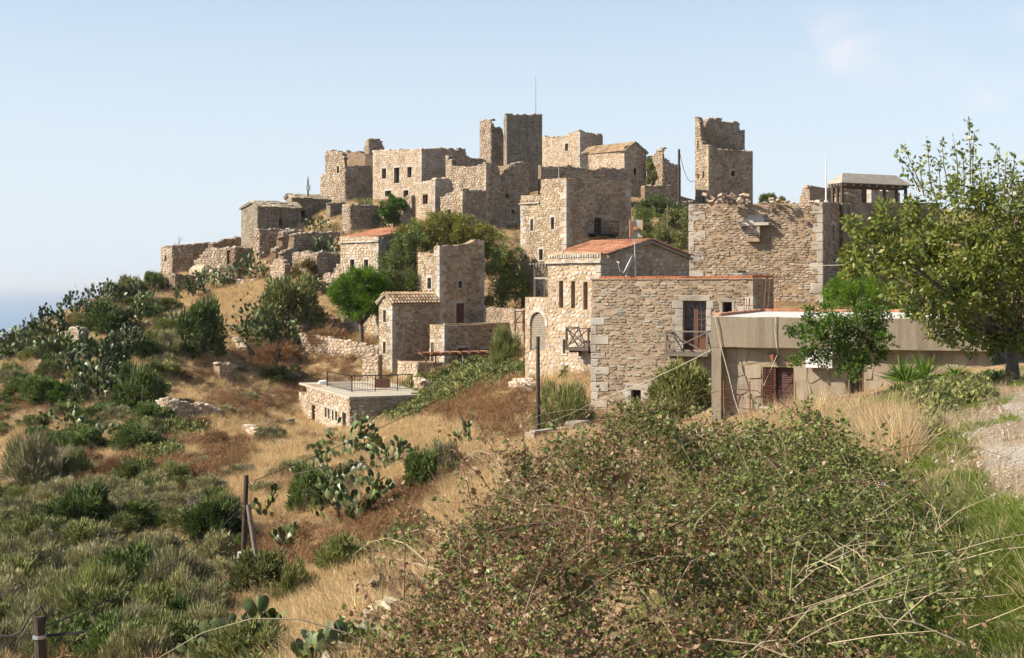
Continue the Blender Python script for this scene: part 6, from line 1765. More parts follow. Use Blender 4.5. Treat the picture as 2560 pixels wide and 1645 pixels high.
def dome_points(n, rng, lumps=26, sx=1.0, sz=1.0, spread=0.2, shell=0.55):
    """points in a lumpy dome of radius about 1; returns positions and outward directions"""
    th = rng.uniform(0, 2 * np.pi, lumps); ph = np.arccos(rng.uniform(-0.15, 1, lumps))
    rr = rng.uniform(shell, 0.9, lumps)
    C = np.stack([np.sin(ph) * np.cos(th) * rr * sx, np.sin(ph) * np.sin(th) * rr * sx, (0.12 + np.cos(ph) * rr * 0.9) * sz], 1)
    k = rng.integers(0, lumps, n)
    off = rng.normal(size=(n, 3)); off /= np.linalg.norm(off, axis=1)[:, None]
    off *= (rng.random(n) ** 0.5)[:, None] * spread * rng.uniform(0.7, 1.3, lumps)[k][:, None]
    P = C[k] + off
    P[:, 2] = np.abs(P[:, 2])
    out = P - np.array([0, 0, 0.1]); out /= (np.linalg.norm(out, axis=1)[:, None] + 1e-9)
    return P, off / (np.linalg.norm(off, axis=1)[:, None] + 1e-9) * 0.6 + out

PROTO = {}
def proto_shrub(key, seed, mat, n, ln, wd, sx=1.0, sz=1.0, lumps=26, spread=0.22, upb=0.5, twig=0, twig_mat='bark', inner=True):
    rng = np.random.default_rng(seed)
    P, D = dome_points(n, rng, lumps, sx, sz, spread)
    D = D + rng.normal(size=D.shape) * 0.5 + np.array([0, 0, upb])
    L_ = ln * rng.uniform(0.6, 1.4, n); W_ = wd * rng.uniform(0.7, 1.3, n)
    V, Q = kites(P, D, L_, W_, rng)
    T = np.clip(rng.normal(0.45, 0.22, n), 0, 1)
    fol = np_mesh('foliage', V, Q, T, MATS[mat], link=False)
    st = rng.normal(size=(14, 3)) * np.array([0.1, 0.1, 0.0]); dd = rng.normal(size=(14, 3)) * 0.6; dd[:, 2] = np.abs(dd[:, 2]) + 0.7
    V, Q = twigs(st, dd, np.full(14, 0.8), np.full(14, 0.028), rng, 4)
    stem = np_mesh('stem', V, Q, np.full(len(Q), 0.4), MATS[twig_mat], link=False)
    res = [('foliage', fol.data), ('stem', stem.data)]
    if twig:
        P2, D2 = dome_points(twig, rng, lumps, sx * 0.8, sz * 0.9, spread)
        D2 = D2 + np.array([0, 0, 0.7]) + rng.normal(size=D2.shape) * 0.25
        V, Q = twigs(P2 * 0.85, D2, rng.uniform(0.25, 0.6, twig), np.full(twig, 0.006), rng, 3)
        tw_ = np_mesh('dead_twigs', V, Q, np.repeat(rng.random(twig), 9), MATS['dead_twig'], link=False)
        res.append(('dead_twigs', tw_.data))
        bpy.data.objects.remove(tw_)
    bpy.data.objects.remove(fol); bpy.data.objects.remove(stem)
    PROTO[key] = res

def place(key, name, label, cat, p, r, h, rz, group=None, sink=0.05):
    e = empty(name, (p[0], p[1], p[2] - sink), label, cat, group)
    e.rotation_euler = (0, 0, rz); e.scale = (r, r, h)
    for nm, me in PROTO[key]:
        o = bpy.data.objects.new(nm, me); COL.objects.link(o); o.parent = e
    return e

proto_shrub('dark1', 1, 'leaf_dark', 6000, 0.12, 0.045, lumps=40, upb=0.3)
proto_shrub('dark2', 2, 'leaf_dark', 5200, 0.14, 0.042, lumps=34, upb=0.3, twig=60)
proto_shrub('olive1', 3, 'leaf_olive', 6000, 0.13, 0.038, lumps=40, upb=0.3)
proto_shrub('olive2', 4, 'leaf_olive', 5000, 0.16, 0.036, lumps=30, spread=0.26, upb=0.4, twig=70)
proto_shrub('grey1', 5, 'leaf_grey', 4200, 0.17, 0.026, lumps=30, upb=0.9, twig=260)
proto_shrub('grey2', 6, 'leaf_grey', 3600, 0.18, 0.024, lumps=22, upb=0.9, twig=340)
proto_shrub('broom', 7, 'leaf_olive', 5200, 0.26, 0.018, lumps=30, spread=0.2, upb=1.4)
proto_shrub('bright', 8, 'leaf_bright', 4200, 0.11, 0.06, upb=0.3)
proto_shrub('golden', 9, 'golden_shrub', 3000, 0.15, 0.03, upb=0.7, lumps=18)
proto_shrub('brown', 10, 'brush_brown', 3400, 0.2, 0.02, upb=0.8, lumps=30, twig=200)

def spot(u, v, dmin=0.0):
    p = hit(u, v, dmin)
    if p is None: p = px(u, v, 100)
    p.z = float(terrain_z(np.array([p.x]), np.array([p.y]))[0])
    return p

SH = [ # kind, column, row of its foot, width px, height px, label
 ('dark1', 500, 893, 128, 150, 'large dark green round shrub left of the big prickly pear'),
 ('olive1', 722, 828, 165, 140, 'large olive-green shrub right of the big prickly pear'),
 ('dark2', 350, 1032, 135, 132, 'dark green shrub with a prickly pear at its right foot, mid slope'),
 ('bright', 152, 1012, 74, 60, 'small bright green bush on the left slope'),
 ('dark2', 268, 828, 130, 80, 'dark low shrub below the bare tree on the left ridge'),
 ('dark1', 100, 1010, 110, 70, 'dark shrub at the left edge beside the bright green bush'),
 ('olive2', 150, 890, 90, 45, 'small grey-green shrub between prickly pears at the left'),
 ('olive2', 325, 745, 95, 52, 'shrub on the left ridge line against the sea'),
 ('dark1', 385, 722, 60, 45, 'small dark shrub on the ridge left of the narrow pier'),
 ('broom', 1412, 1078, 150, 120, 'feathery green broom shrub between the dark pole and the balcony house'),
 ('olive1', 1700, 1040, 175, 140, 'rounded grey-green olive bush at the right foot of the balcony house'),
 ('broom', 1262, 910, 75, 95, 'thin grey-green shrub left of the golden house'),
 ('dark1', 1055, 1225, 95, 105, 'dark green shrub right of the near prickly pears'),
 ('grey2', 1110, 1190, 110, 90, 'grey twiggy bush behind the dark green shrub in mid slope'),
 ('dark2', 775, 1268, 110, 110, 'dark green shrub among the near prickly pears'),
 ('olive2', 850, 1420, 130, 85, 'low green shrub below the near prickly pears'),
 ('dark2', 540, 1345, 180, 110, 'twiggy dark shrub left of the braced pole'),
 ('olive1', 655, 1485, 175, 130, 'green shrub at the foot of the braced pole'),
 ('olive2', 735, 1490, 110, 100, 'dark green shrub right of the diagonal brace'),
 ('grey1', 80, 1215, 150, 130, 'tall grey-green twiggy shrub at the left edge'),
 ('olive2', 190, 1190, 80, 70, 'thin green shrub right of the tall left-edge shrub'),
 ('dark2', 210, 1330, 150, 120, 'dark shrub with bare stems on the lower left slope'),
 ('grey1', 370, 1120, 70, 60, 'grey-green shrub below the curved bastion wall, left end'),
 ('olive1', 690, 580, 90, 40, 'low green shrub on the ruin wall below the grey house'),
 ('golden', 765, 702, 70, 55, 'yellow-brown bush in front of the small windowed ruin'),
 ('dark2', 485, 668, 60, 30, 'dark weed clump inside the walled yard'),
 ('olive2', 915, 560, 70, 60, 'brownish shrub below the low ledge house'),
 ('grey2', 420, 890, 90, 70, 'dry grey shrub on the golden grass above the curved bastion'),
 ('brown', 820, 870, 120, 50, 'reddish-brown dry brush below the garden wall'),
 ('brown', 700, 905, 130, 50, 'reddish-brown dry brush by the small pale outcrop'),
 ('brown', 450, 1205, 140, 50, 'reddish-brown dry brush in the middle of the left slope'),
 ('brown', 300, 1185, 110, 50, 'round reddish-brown dry bush on the left slope'),
 ('olive1', 1880, 508, 1, 1, None),
]
rgS = random.Random(77)
for kind, u, v, wpx, hpx, lab in SH:
    if lab is None: continue
    p = spot(u, v, 30)
    D = p.y
    place(kind, 'shrub', lab, 'shrub', p, wpx / 2 / F * D * 1.05, hpx / F * D * 1.0, rgS.uniform(0, 6.28))
p = px(1922, 512, 84); place('olive1', 'shrub', 'small grey-green shrub peeping over the top of the quoined block', 'shrub', p, 27 / F * 84, 32 / F * 84, 1.0)
p = px(1955, 512, 83); place('olive2', 'shrub', 'tiny shrub right of the small one on top of the quoined block', 'shrub', p, 14 / F * 84, 22 / F * 84, 2.0)

# scrub of the lower left slope: look-alikes
def scrub():
    rg = random.Random(31)
    done = []
    tries = 0
    while len(done) < 150 and tries < 6000:
        tries += 1
        v = rg.uniform(1230, 1690); u = rg.uniform(-40, 720)
        if u > 560 + (v - 1300) * 0.5 and v < 1550: continue
        if u > 640 and v > 1500: continue
        if 430 < u < 520 and 1360 < v < 1470: continue
        p = spot(u, v, 18)
        if any((p - q).length < (0.85 if p.y < 34 else 1.15) for q in done): continue
        done.append(p)
        kind = rg.choice(['olive1', 'olive2', 'grey1', 'grey2', 'grey1', 'dark2', 'broom', 'grey2'])
        if abs(u - 630) < 75 and 1440 < v < 1640: continue
        r = rg.uniform(0.6, 1.15) * (0.75 if p.y < 34 else 1.0); h = r * rg.uniform(0.85, 1.3)
        look = {'olive1': 'rounded olive-green scrub bush', 'olive2': 'olive-green scrub bush with dead twigs', 'grey1': 'grey-green twiggy scrub bush', 'grey2': 'bleached grey twiggy scrub bush', 'dark2': 'dark green scrub bush with dead twigs', 'broom': 'feathery green broom bush'}[kind]
        where = 'near the bottom edge of the lower left thicket' if v > 1520 else ('in the middle of the lower left thicket' if v > 1370 else 'along the upper rim of the lower left thicket')
        place(kind, 'scrub_bush', look + ' ' + where, 'shrub', p, r, h, rg.uniform(0, 6.28), look + ' ' + where)
    done = []
    tries = 0
    while len(done) < 75 and tries < 5000:
        tries += 1
        u = rg.uniform(-30, 420); v = rg.uniform(760, 1130)
        if v < 870 - u * 0.42 + 12: continue
        p = spot(u, v, 40)
        if any((p - q).length < 1.5 for q in done): continue
        done.append(p)
        kind = rg.choice(['dark2', 'olive2', 'olive1', 'grey1', 'dark1'])
        r = rg.uniform(0.7, 1.5)
        look = {'dark1': 'dark green low shrub', 'dark2': 'dark twiggy low shrub', 'olive1': 'olive-green low shrub', 'olive2': 'olive twiggy low shrub', 'grey1': 'grey-green low shrub'}[kind]
        where = ' near the left ridge among prickly pears' if v < 930 else ' on the left mid slope below the prickly pears'
        place(kind, 'scrub_bush', look + where, 'shrub', p, r, r * rg.uniform(0.6, 0.95), rg.uniform(0, 6.28), look + where)
    done = []
    tries = 0
    while len(done) < 44 and tries < 3000:
        tries += 1
        u = rg.uniform(-20, 900); v = rg.uniform(840, 1230)
        if v < 1000 - u * 0.25 or (u > 620 and v < 1090): continue
        p = spot(u, v, 40)
        if any((p - q).length < 3.0 for q in done): continue
        done.append(p)
        kind = rg.choice(['grey1', 'grey2', 'brown', 'brown', 'olive2', 'grey2'])
        r = rg.uniform(0.5, 1.0)
        look = {'grey1': 'low grey-green scrub tuft', 'grey2': 'low bleached grey scrub tuft', 'brown': 'low reddish-brown dry tuft', 'olive2': 'low olive-green scrub tuft'}[kind]
        where = ' on the golden slope left of the curved bastion' if u < 390 else ' on the golden slope between the bastion and the pear clumps'
        place(kind, 'scrub_bush', look + where, 'shrub', p, r, r * rg.uniform(0.6, 0.95), rg.uniform(0, 6.28), look + where)
scrub()

# prickly pears: every pad a piece of its own on the nearer plants
def pad_mesh(seed):
    rg = random.Random(seed)
    V, Fc = [], []
    ns, nr = 10, 3
    for s in (1, -1):
        for i in range(nr + 1):
            r = i / nr
            for k in range(ns):
                a = 2 * math.pi * k / ns
                x = math.sin(a) * r * 0.33 * (1 - 0.12 * math.cos(a)); z = 0.5 - math.cos(a) * r * 0.5
                x *= 0.72 + 0.28 * min(1, z * 1.6)
                V.append((x, s * 0.055 * (1 - r ** 2.2) + 0.02 * math.sin(3 * z + seed), z))
    for s in (0, 1):
        o = s * (nr + 1) * ns
        for i in range(nr):
            for k in range(ns):
                q = (o + i * ns + k, o + i * ns + (k + 1) % ns, o + (i + 1) * ns + (k + 1) % ns, o + (i + 1) * ns + k)
                Fc.append(q if s else q[::-1])
    m = MB(); m.add(V, Fc, rg.uniform(0.25, 0.8))
    o = m.build('pad', MATS['cactus_pad'], smooth=True); me = o.data; bpy.data.objects.remove(o)
    return me
PADS = [pad_mesh(i) for i in range(6)]
def pear_layout(w, h, n, size, rg):
    """matrices of n pads filling a clump w wide and h high, each growing from the rim of an older one"""
    mats = []
    tips = []
    nb = max(2, int(w / size / 1.5))
    for i in range(nb):
        p = Vector((rg.uniform(-0.38, 0.38) * w, rg.uniform(-0.3, 0.3) * w, -0.05))
        d = Vector((p.x / w * 1.2 + rg.uniform(-.3, .3), p.y / w * 1.2 + rg.uniform(-.3, .3), 1)).normalized()
        tips.append((p, d, 0))
    q = list(tips)
    while q and len(mats) < n * 0.75:
        i = rg.randrange(len(q))
        p, d, lev = q.pop(i)
        s = size * rg.uniform(0.75, 1.2)
        f = Vector((rg.uniform(-1, 1), rg.uniform(-1, 1), rg.uniform(-.3, .3)))
        y = (f - d * f.dot(d)).normalized(); x = y.cross(d)
        M = Matrix((x.to_4d(), y.to_4d(), d.to_4d(), (0, 0, 0, 1))).transposed()
        M = Matrix.Translation(p) @ M.to_3x3().to_4x4() @ Matrix.Diagonal((s, s, s, 1))
        mats.append(M)
        tip = p + d * s
        env = (p.x / (w * 0.5)) ** 2 + (p.y / (w * 0.5)) ** 2 + (max(0, tip.z) / (h * 0.95)) ** 2
        if env > 1.0: continue
        for k in range(rg.choice([1, 2, 2, 3])):
            a = rg.uniform(-0.9, 0.9)
            rim = p + d * s * (0.62 + 0.36 * math.cos(a)) + x * s * 0.32 * math.sin(a)
            nd = (d * math.cos(a) + x * math.sin(a) + Vector((rg.uniform(-.35, .35), rg.uniform(-.35, .35), 0.15))).normalized()
            q.append((rim, nd, lev + 1))
        if not q and len(mats) < n:
            q.append((Vector((rg.uniform(-0.45, 0.45) * w, rg.uniform(-0.35, 0.35) * w, rg.uniform(0, 0.4) * h)), Vector((rg.uniform(-.5, .5), rg.uniform(-.5, .5), 1)).normalized(), 1))
    while len(mats) < n:
        s = size * rg.uniform(0.75, 1.1)
        a = rg.uniform(0, 6.28); rr = math.sqrt(rg.random()) * 0.5 * w
        p = Vector((math.cos(a) * rr, math.sin(a) * rr, rg.random() * h * 0.8 * math.sqrt(max(0.05, 1 - (rr / (0.52 * w)) ** 2))))
        d = Vector((p.x / w + rg.uniform(-.6, .6), p.y / w + rg.uniform(-.6, .6), 1)).normalized()
        f = Vector((rg.uniform(-1, 1), rg.uniform(-1, 1), 0)); y = (f - d * f.dot(d)).normalized(); x = y.cross(d)
        M = Matrix((x.to_4d(), y.to_4d(), d.to_4d(), (0, 0, 0, 1))).transposed()
        mats.append(Matrix.Translation(p) @ M.to_3x3().to_4x4() @ Matrix.Diagonal((s, s, s, 1)))
    return mats
def prickly_pear(u, v, wpx, hpx, n, label, seed, dmin=30, pads=True, size=0.36):
    p = spot(u, v, dmin); D = p.y
    rg = random.Random(seed)
    e = empty('prickly_pear', tuple(p), label, 'cactus', 'prickly pears on the slope')
    mats = pear_layout(wpx / F * D, hpx / F * D, n, size, rg)
    if pads:
        for M in mats:
            o = bpy.data.objects.new('pad', rg.choice(PADS)); COL.objects.link(o); o.parent = e; o.matrix_local = M
    else:
        parts = []
        for M in mats:
            me = PADS[rg.randrange(6)]
            V = np.array([tuple(M @ x.co) for x in me.vertices]); Q = np.array([tuple(f.vertices) for f in me.polygons])
            parts.append((V, Q, np.full(len(Q), np.clip(rg.gauss(0.5, 0.25), 0, 1))))
        V, Q, T = join_np(parts)
        o = np_mesh('pads', V, Q, T, MATS['cactus_pad'], e, smooth=True); o['kind'] = 'stuff'
PP = [
 (868, 1150, 165, 130, 70, 'prickly pear with raised top pads just right of the terrace house front', True),
 (960, 1175, 130, 95, 50, 'prickly pear right of the one below the terrace house', True),
 (880, 1305, 200, 170, 95, 'largest near prickly pear in the middle of the slope', True),
 (800, 1215, 120, 90, 40, 'prickly pear left of the largest near one', True),
 (1172, 1115, 66, 60, 14, 'small prickly pear above the grey twiggy bush in mid slope', True),
 (672, 1292, 70, 78, 13, 'thin upright prickly pear right of the braced pole', True),
 (722, 1372, 75, 62, 18, 'drooping prickly pear right of the pole brace', True),
 (160, 1425, 80, 48, 14, 'small pale prickly pear in the lower left thicket', True),
 (265, 1108, 78, 72, 24, 'lone prickly pear on golden grass in the left mid slope', True),
 (365, 1030, 62, 70, 20, 'prickly pear at the right foot of the dark mid-slope shrub', True),
 (150, 1078, 130, 90, 40, 'prickly pear below the bright green bush', True),
 (235, 1005, 120, 100, 50, 'lowest prickly pear of the tall left clump', False),
 (240, 945, 170, 150, 110, 'tall prickly pear clump in the left mid slope', False),
 (315, 900, 110, 90, 50, 'prickly pear right of the tall left clump', False),
 (35, 905, 110, 110, 60, 'prickly pear cut by the left edge', False),
 (110, 850, 120, 90, 60, 'prickly pear on the lower ridge line against the sea', False),
 (190, 800, 100, 70, 50, 'prickly pear on the ridge line below the bare tree', False),
 (150, 900, 120, 80, 45, 'prickly pear above the left-edge dark shrub', False),
 (262, 765, 100, 70, 45, 'prickly pear on the ridge right of the bare tree', False),
 (330, 755, 110, 55, 45, 'prickly pear below the ridge shrub', False),
 (362, 815, 80, 95, 36, 'prickly pear above the mid left slope path', False),
 (432, 832, 60, 70, 24, 'prickly pear left of the large dark round shrub', False),
 (478, 750, 90, 60, 40, 'prickly pear at the foot of the narrow pier', False),
 (530, 728, 90, 65, 40, 'prickly pear right of the narrow pier', False),
 (618, 698, 110, 95, 60, 'prickly pear beside the stone steps', False),
 (455, 684, 60, 45, 20, 'pale upright prickly pear in front of the walled yard', False),
 (640, 865, 140, 180, 120, 'big prickly pear with pale pads between the two large shrubs', False),
 (700, 800, 120, 110, 70, 'prickly pear behind the olive-green shrub', False),
 (715, 870, 80, 90, 34, 'prickly pear at the foot of the olive-green shrub', False),
 (780, 735, 70, 50, 30, 'prickly pear above the olive-green shrub by the windowed ruin', False),
 (815, 640, 80, 60, 34, 'prickly pear on the long shaded wall', False),
 (795, 578, 70, 40, 24, 'prickly pear before the red-brown upper door', False),
 (970, 570, 60, 75, 30, 'dark prickly pear left of the sloping fallen wall', False),
 (735, 948, 34, 30, 8, 'small prickly pear by the pale outcrop', False),
 (1385, 1100, 70, 50, 20, 'pale prickly pear behind the yard wall', True),
]
for i, (u, v, wp_, hp_, n, lab, pads) in enumerate(PP): prickly_pear(u, v, wp_, hp_, int(n * (2.3 if pads else 5.5)), lab, 500 + i, 30, pads, 0.31 if pads else 0.33)
for i, (u, v, wp_, hp_, n, lab) in enumerate([(575, 1655, 240, 110, 60, 'near prickly pear at the bottom edge, left'), (668, 1640, 110, 130, 28, 'taller near prickly pear at the bottom edge'), (870, 1668, 240, 100, 50, 'near prickly pear under the flat stones at the bottom edge'), (985, 1500, 60, 75, 7, 'small bright prickly pear on the flat grey slab')]):
    prickly_pear(u, v, wp_, hp_, int(n * 2.0), lab, 700 + i, 15, True, 0.26)

# ------------------------------------------------------------------ trees
def tree_from_clumps(name, label, base, clumps, trunk_r, fork, mat, n_leaf, ln, wd, seed, bark='bark', shoots=(), up=0.1, dens=1.0, cat='tree', droop=0.0):
    """base point, clumps [(centre, radius)], trunk to the fork point, a limb to every clump"""
    rng = np.random.default_rng(seed); rg = random.Random(seed)
    e = empty(name, tuple(base), label, cat)
    m = MB()
    base = Vector(base); fork = Vector(fork)
    mid = base.lerp(fork, 0.5) + Vector((rg.uniform(-.1, .1), rg.uniform(-.1, .1), 0)) * trunk_r * 4
    m.add(*tube_geo([base - Vector((0, 0, 0.3)), base + Vector((0, 0, 0.05)), mid, fork], [trunk_r * 1.5, trunk_r * 1.15, trunk_r * 0.95, trunk_r * 0.85], 10))
    for ci_, (c, r) in enumerate(clumps):
        c = Vector(c); L_ = (c - fork).length
        if len(clumps) > 30 and ci_ % 2: continue
        k1 = fork.lerp(c, 0.35) + Vector((rg.uniform(-1, 1), rg.uniform(-1, 1), rg.uniform(-.3, 1))) * L_ * 0.07
        k2 = fork.lerp(c, 0.7) + Vector((rg.uniform(-1, 1), rg.uniform(-1, 1), rg.uniform(-.3, 1))) * L_ * 0.06
        m.add(*tube_geo([fork - Vector((0, 0, trunk_r * 0.5)), k1, k2, c], [trunk_r * 0.42, trunk_r * 0.26, trunk_r * 0.15, trunk_r * 0.06], 6))
        for _ in range(4):
            t = c + Vector((rg.gauss(0, 1), rg.gauss(0, 1), rg.gauss(0, 1))).normalized() * r * 0.9
            m.add(*tube_geo([k2.lerp(c, rg.random()), t], [trunk_r * 0.12, trunk_r * 0.03], 4))
    Ps, Ds = [], []
    tot = sum(r ** 2 for c, r in clumps)
    for c, r in clumps:
        n = int(n_leaf * r * r / tot)
        o = rng.normal(size=(n, 3)); o /= np.linalg.norm(o, axis=1)[:, None]
        sub = rng.normal(size=(14, 3)); sub /= np.linalg.norm(sub, axis=1)[:, None]; sub *= r * rng.uniform(0.35, 1.08, 14)[:, None]
        k = rng.integers(0, 14, n)
        P = np.array(c) + sub[k] + o * (rng.random(n) ** 0.5 * r * 0.36)[:, None]
        Ps.append(P); Ds.append(o + (P - np.array(c)) / r * 0.6)
    for (a, b_, r) in shoots:
        a, b_ = Vector(a), Vector(b_)
        m.add(*tube_geo([a, a.lerp(b_, .5) + Vector((rg.uniform(-.05, .05),) * 3), b_], [0.014, 0.009, 0.004], 4))
        n = int((b_ - a).length * 42)
        t = rng.random(n) ** 0.8
        P = np.array(a) + np.outer(t, np.array(b_ - a)) + rng.normal(size=(n, 3)) * r * (1.15 - t[:, None] * 0.9)
        Ps.append(P); Ds.append(rng.normal(size=(n, 3)) + np.array([0, 0, 0.3]))
    P = np.concatenate(Ps); D = np.concatenate(Ds)
    n = len(P)
    D = D + rng.normal(size=(n, 3)) * 0.6 + np.array([0, 0, up])
    V, Q = kites(P, D, ln * rng.uniform(0.6, 1.35, n), wd * rng.uniform(0.7, 1.3, n), rng)
    m.build('trunk', MATS[bark], e, tuple(base))
    o = np_mesh('crown', V - np.array(base), Q, np.clip(rng.normal(0.45, 0.24, n), 0, 1), MATS[mat], e)
    return e

def clump_list(lst, D, jit, seed):
    rg = random.Random(seed)
    out = []
    for (u, v, r) in lst:
        d = D + rg.uniform(-jit, jit)
        out.append((px(u, v, d), r / F * d))
    return out

# big tree at the right
bb_ = spot(2532, 960, 18); D0 = bb_.y
cl = clump_list([(2165, 590, 48), (2150, 660, 42), (2185, 640, 50), (2225, 560, 52), (2240, 640, 62), (2300, 530, 52), (2330, 600, 72), (2325, 690, 70), (2255, 720, 48), (2390, 500, 50), (2420, 580, 76), (2430, 690, 82), (2400, 780, 62),
  (2325, 775, 44), (2480, 500, 50), (2510, 590, 80), (2520, 700, 84), (2480, 800, 60), (2550, 470, 50), (2590, 560, 80), (2610, 670, 84), (2620, 770, 76), (2560, 820, 48), (2300, 640, 60), (2380, 640, 60), (2450, 640, 70), (2680, 620, 90), (2700, 730, 80),
  (2345, 830, 26), (2380, 855, 20), (2290, 780, 30), (2130, 560, 24), (2112, 640, 24), (2530, 520, 60), (2570, 620, 70), (2440, 850, 34), (2490, 860, 34), (2400, 830, 34), (2580, 860, 40), (2460, 740, 60), (2370, 720, 60), (2520, 850, 34), (2545, 800, 40), (2505, 780, 44)], D0, 1.6, 4)
tips = [(2238, 378, 2300, 480), (2262, 372, 2305, 470), (2318, 350, 2330, 480), (2300, 392, 2310, 490), (2355, 342, 2372, 470), (2383, 345, 2395, 470), (2421, 291, 2426, 460), (2436, 330, 2432, 470), (2405, 372, 2410, 480), (2490, 361, 2500, 480), (2537, 379, 2530, 490), (2515, 395, 2510, 490), (2560, 400, 2560, 500), (2450, 395, 2450, 500), (2345, 400, 2350, 500), (2470, 400, 2475, 500)]
sh = [(px(c, d, D0 + 0.4 * ((i * 7) % 5 - 2)), px(a, b_, D0 + 0.4 * ((i * 7) % 5 - 2)), 0.075) for i, (a, b_, c, d) in enumerate(tips)]
tree_from_clumps('leafy_tree', 'big leafy tree with upright shoots at the right, beside the gravel path', bb_, cl, 0.12, px(2528, 845, D0), 'tree_leaf', 27000, 0.105, 0.056, 41, shoots=sh, up=-0.1)

# bush in front of the concrete house
p = px(2120, 985, 37.6); p.z = gz(p.x, p.y); D1 = p.y
cl = clump_list([(2000, 830, 22), (1975, 822, 16), (2020, 790, 24), (2050, 830, 40), (2090, 790, 42), (2110, 850, 50), (2150, 800, 44), (2190, 830, 40), (2200, 790, 26), (2060, 880, 40), (2130, 900, 44), (2180, 890, 36), (2010, 885, 22), (1985, 905, 16), (2060, 770, 16), (2165, 760, 18), (2215, 850, 24)], D1, 0.7, 6)
tree_from_clumps('lemon_bush', 'glossy green bush in front of the concrete house wall', p, cl, 0.035, px(2125, 925, D1), 'leaf_bright', 9000, 0.085, 0.05, 42, up=0.1)
p = spot(2130, 790, 52)
D2 = p.y
cl = clump_list([(2085, 745, 34), (2110, 715, 38), (2140, 695, 40), (2170, 720, 40), (2200, 745, 40), (2130, 760, 44), (2075, 770, 26), (2180, 770, 44), (2230, 760, 34), (2150, 672, 22)], D2, 0.8, 7)
tree_from_clumps('young_pine', 'bright light-green young pine behind the concrete house roof', p, cl, 0.1, px(2140, 740, D2), 'pine_needles', 16000, 0.2, 0.024, 43, up=0.5)
# round stone pine
p = spot(905, 862, 95); D3 = p.y
ring = [(900 + 58 * math.cos(t), 733 - 44 * math.sin(t) * (1.0 if math.sin(t) > 0 else 0.8), 24) for t in [0.1 + 0.42 * i for i in range(15)]]
ring += [(900 + 34 * math.cos(t), 730 - 30 * math.sin(t), 30) for t in [0.3 + 0.9 * i for i in range(7)]] + [(900, 735, 40), (868, 785, 18), (893, 790, 16), (930, 780, 18)]
cl = clump_list(ring, D3, 1.5, 8)
tree_from_clumps('round_pine', 'bright green umbrella pine with a rounded crown, left of the tiled annexe', p, cl, 0.17, px(903, 812, D3), 'pine_needles', 52000, 0.2, 0.036, 44, up=0.5)
# bushy trees behind the centre tower
for i, (u, v, D, lst, mat, lab) in enumerate([
  (1015, 790, 106, [(975, 690, 34), (1000, 640, 36), (1030, 600, 36), (990, 740, 34), (1035, 660, 44), (1030, 730, 44), (1000, 610, 24), (960, 650, 20), (968, 735, 24)], 'leaf_mid', 'dark bushy tree between the red-roofed house and the centre tower'),
  (1130, 790, 107.5, [(1060, 580, 30), (1095, 560, 32), (1130, 562, 34), (1165, 570, 34), (1200, 580, 34), (1075, 620, 36), (1110, 610, 44), (1150, 615, 44), (1190, 630, 40), (1230, 600, 26), (1010, 585, 24), (1040, 565, 20), (1090, 540, 14), (1150, 545, 14)], 'yellowing_leaf', 'olive-green tree with yellowing tips above the centre tower'),
  (1255, 800, 107, [(1225, 640, 34), (1255, 620, 34), (1285, 650, 34), (1240, 690, 44), (1280, 700, 40), (1235, 740, 40), (1275, 745, 40), (1305, 690, 24), (1300, 730, 26), (1255, 660, 40)], 'leaf_mid', 'dark tree between the centre tower and the balcony tower'),
  (1630, 625, 128, [(1605, 540, 28), (1625, 560, 34), (1600, 575, 26), (1640, 590, 32), (1615, 600, 30), (1595, 525, 14)], 'leaf_mid', 'dark evergreen tree right of the balcony tower'),
  (1690, 635, 121, [(1660, 555, 26), (1690, 540, 28), (1710, 565, 28), (1675, 590, 34), (1705, 605, 30), (1665, 615, 30), (1720, 540, 20), (1650, 590, 26)], 'leaf_olive', 'grey-green tree left of the quoined block'),
  (1650, 560, 140, [(1610, 512, 18), (1640, 505, 20), (1670, 512, 20), (1700, 522, 18), (1645, 530, 26), (1685, 535, 22)], 'leaf_dark', 'low dark thicket below the reddish wall by the utility pole'),
  (985, 575, 139, [(968, 520, 18), (985, 505, 18), (1000, 515, 14), (975, 540, 20), (955, 530, 12), (990, 535, 16)], 'leaf_bright', 'green fig tree below the three-window house'),
  (1628, 470, 157, [(1625, 420, 10), (1632, 440, 12), (1627, 455, 12), (1622, 405, 7)], 'leaf_olive', 'small tree growing beside the old tile-roofed gable')]):
    p = px(u, v, D); p.z = float(terrain_z(np.array([p.x]), np.array([p.y]))[0])
    cl = clump_list(lst, D, 1.2, 60 + i)
    zt_ = min(c.z for c, r in cl)
    fk = Vector((p.x, p.y, max(p.z + 0.5, zt_ - 0.2)))
    tree_from_clumps('bushy_tree', lab, p, cl, 0.12, fk, mat, int(1500 * len(lst)), 0.17, 0.075, 80 + i, up=0.2)

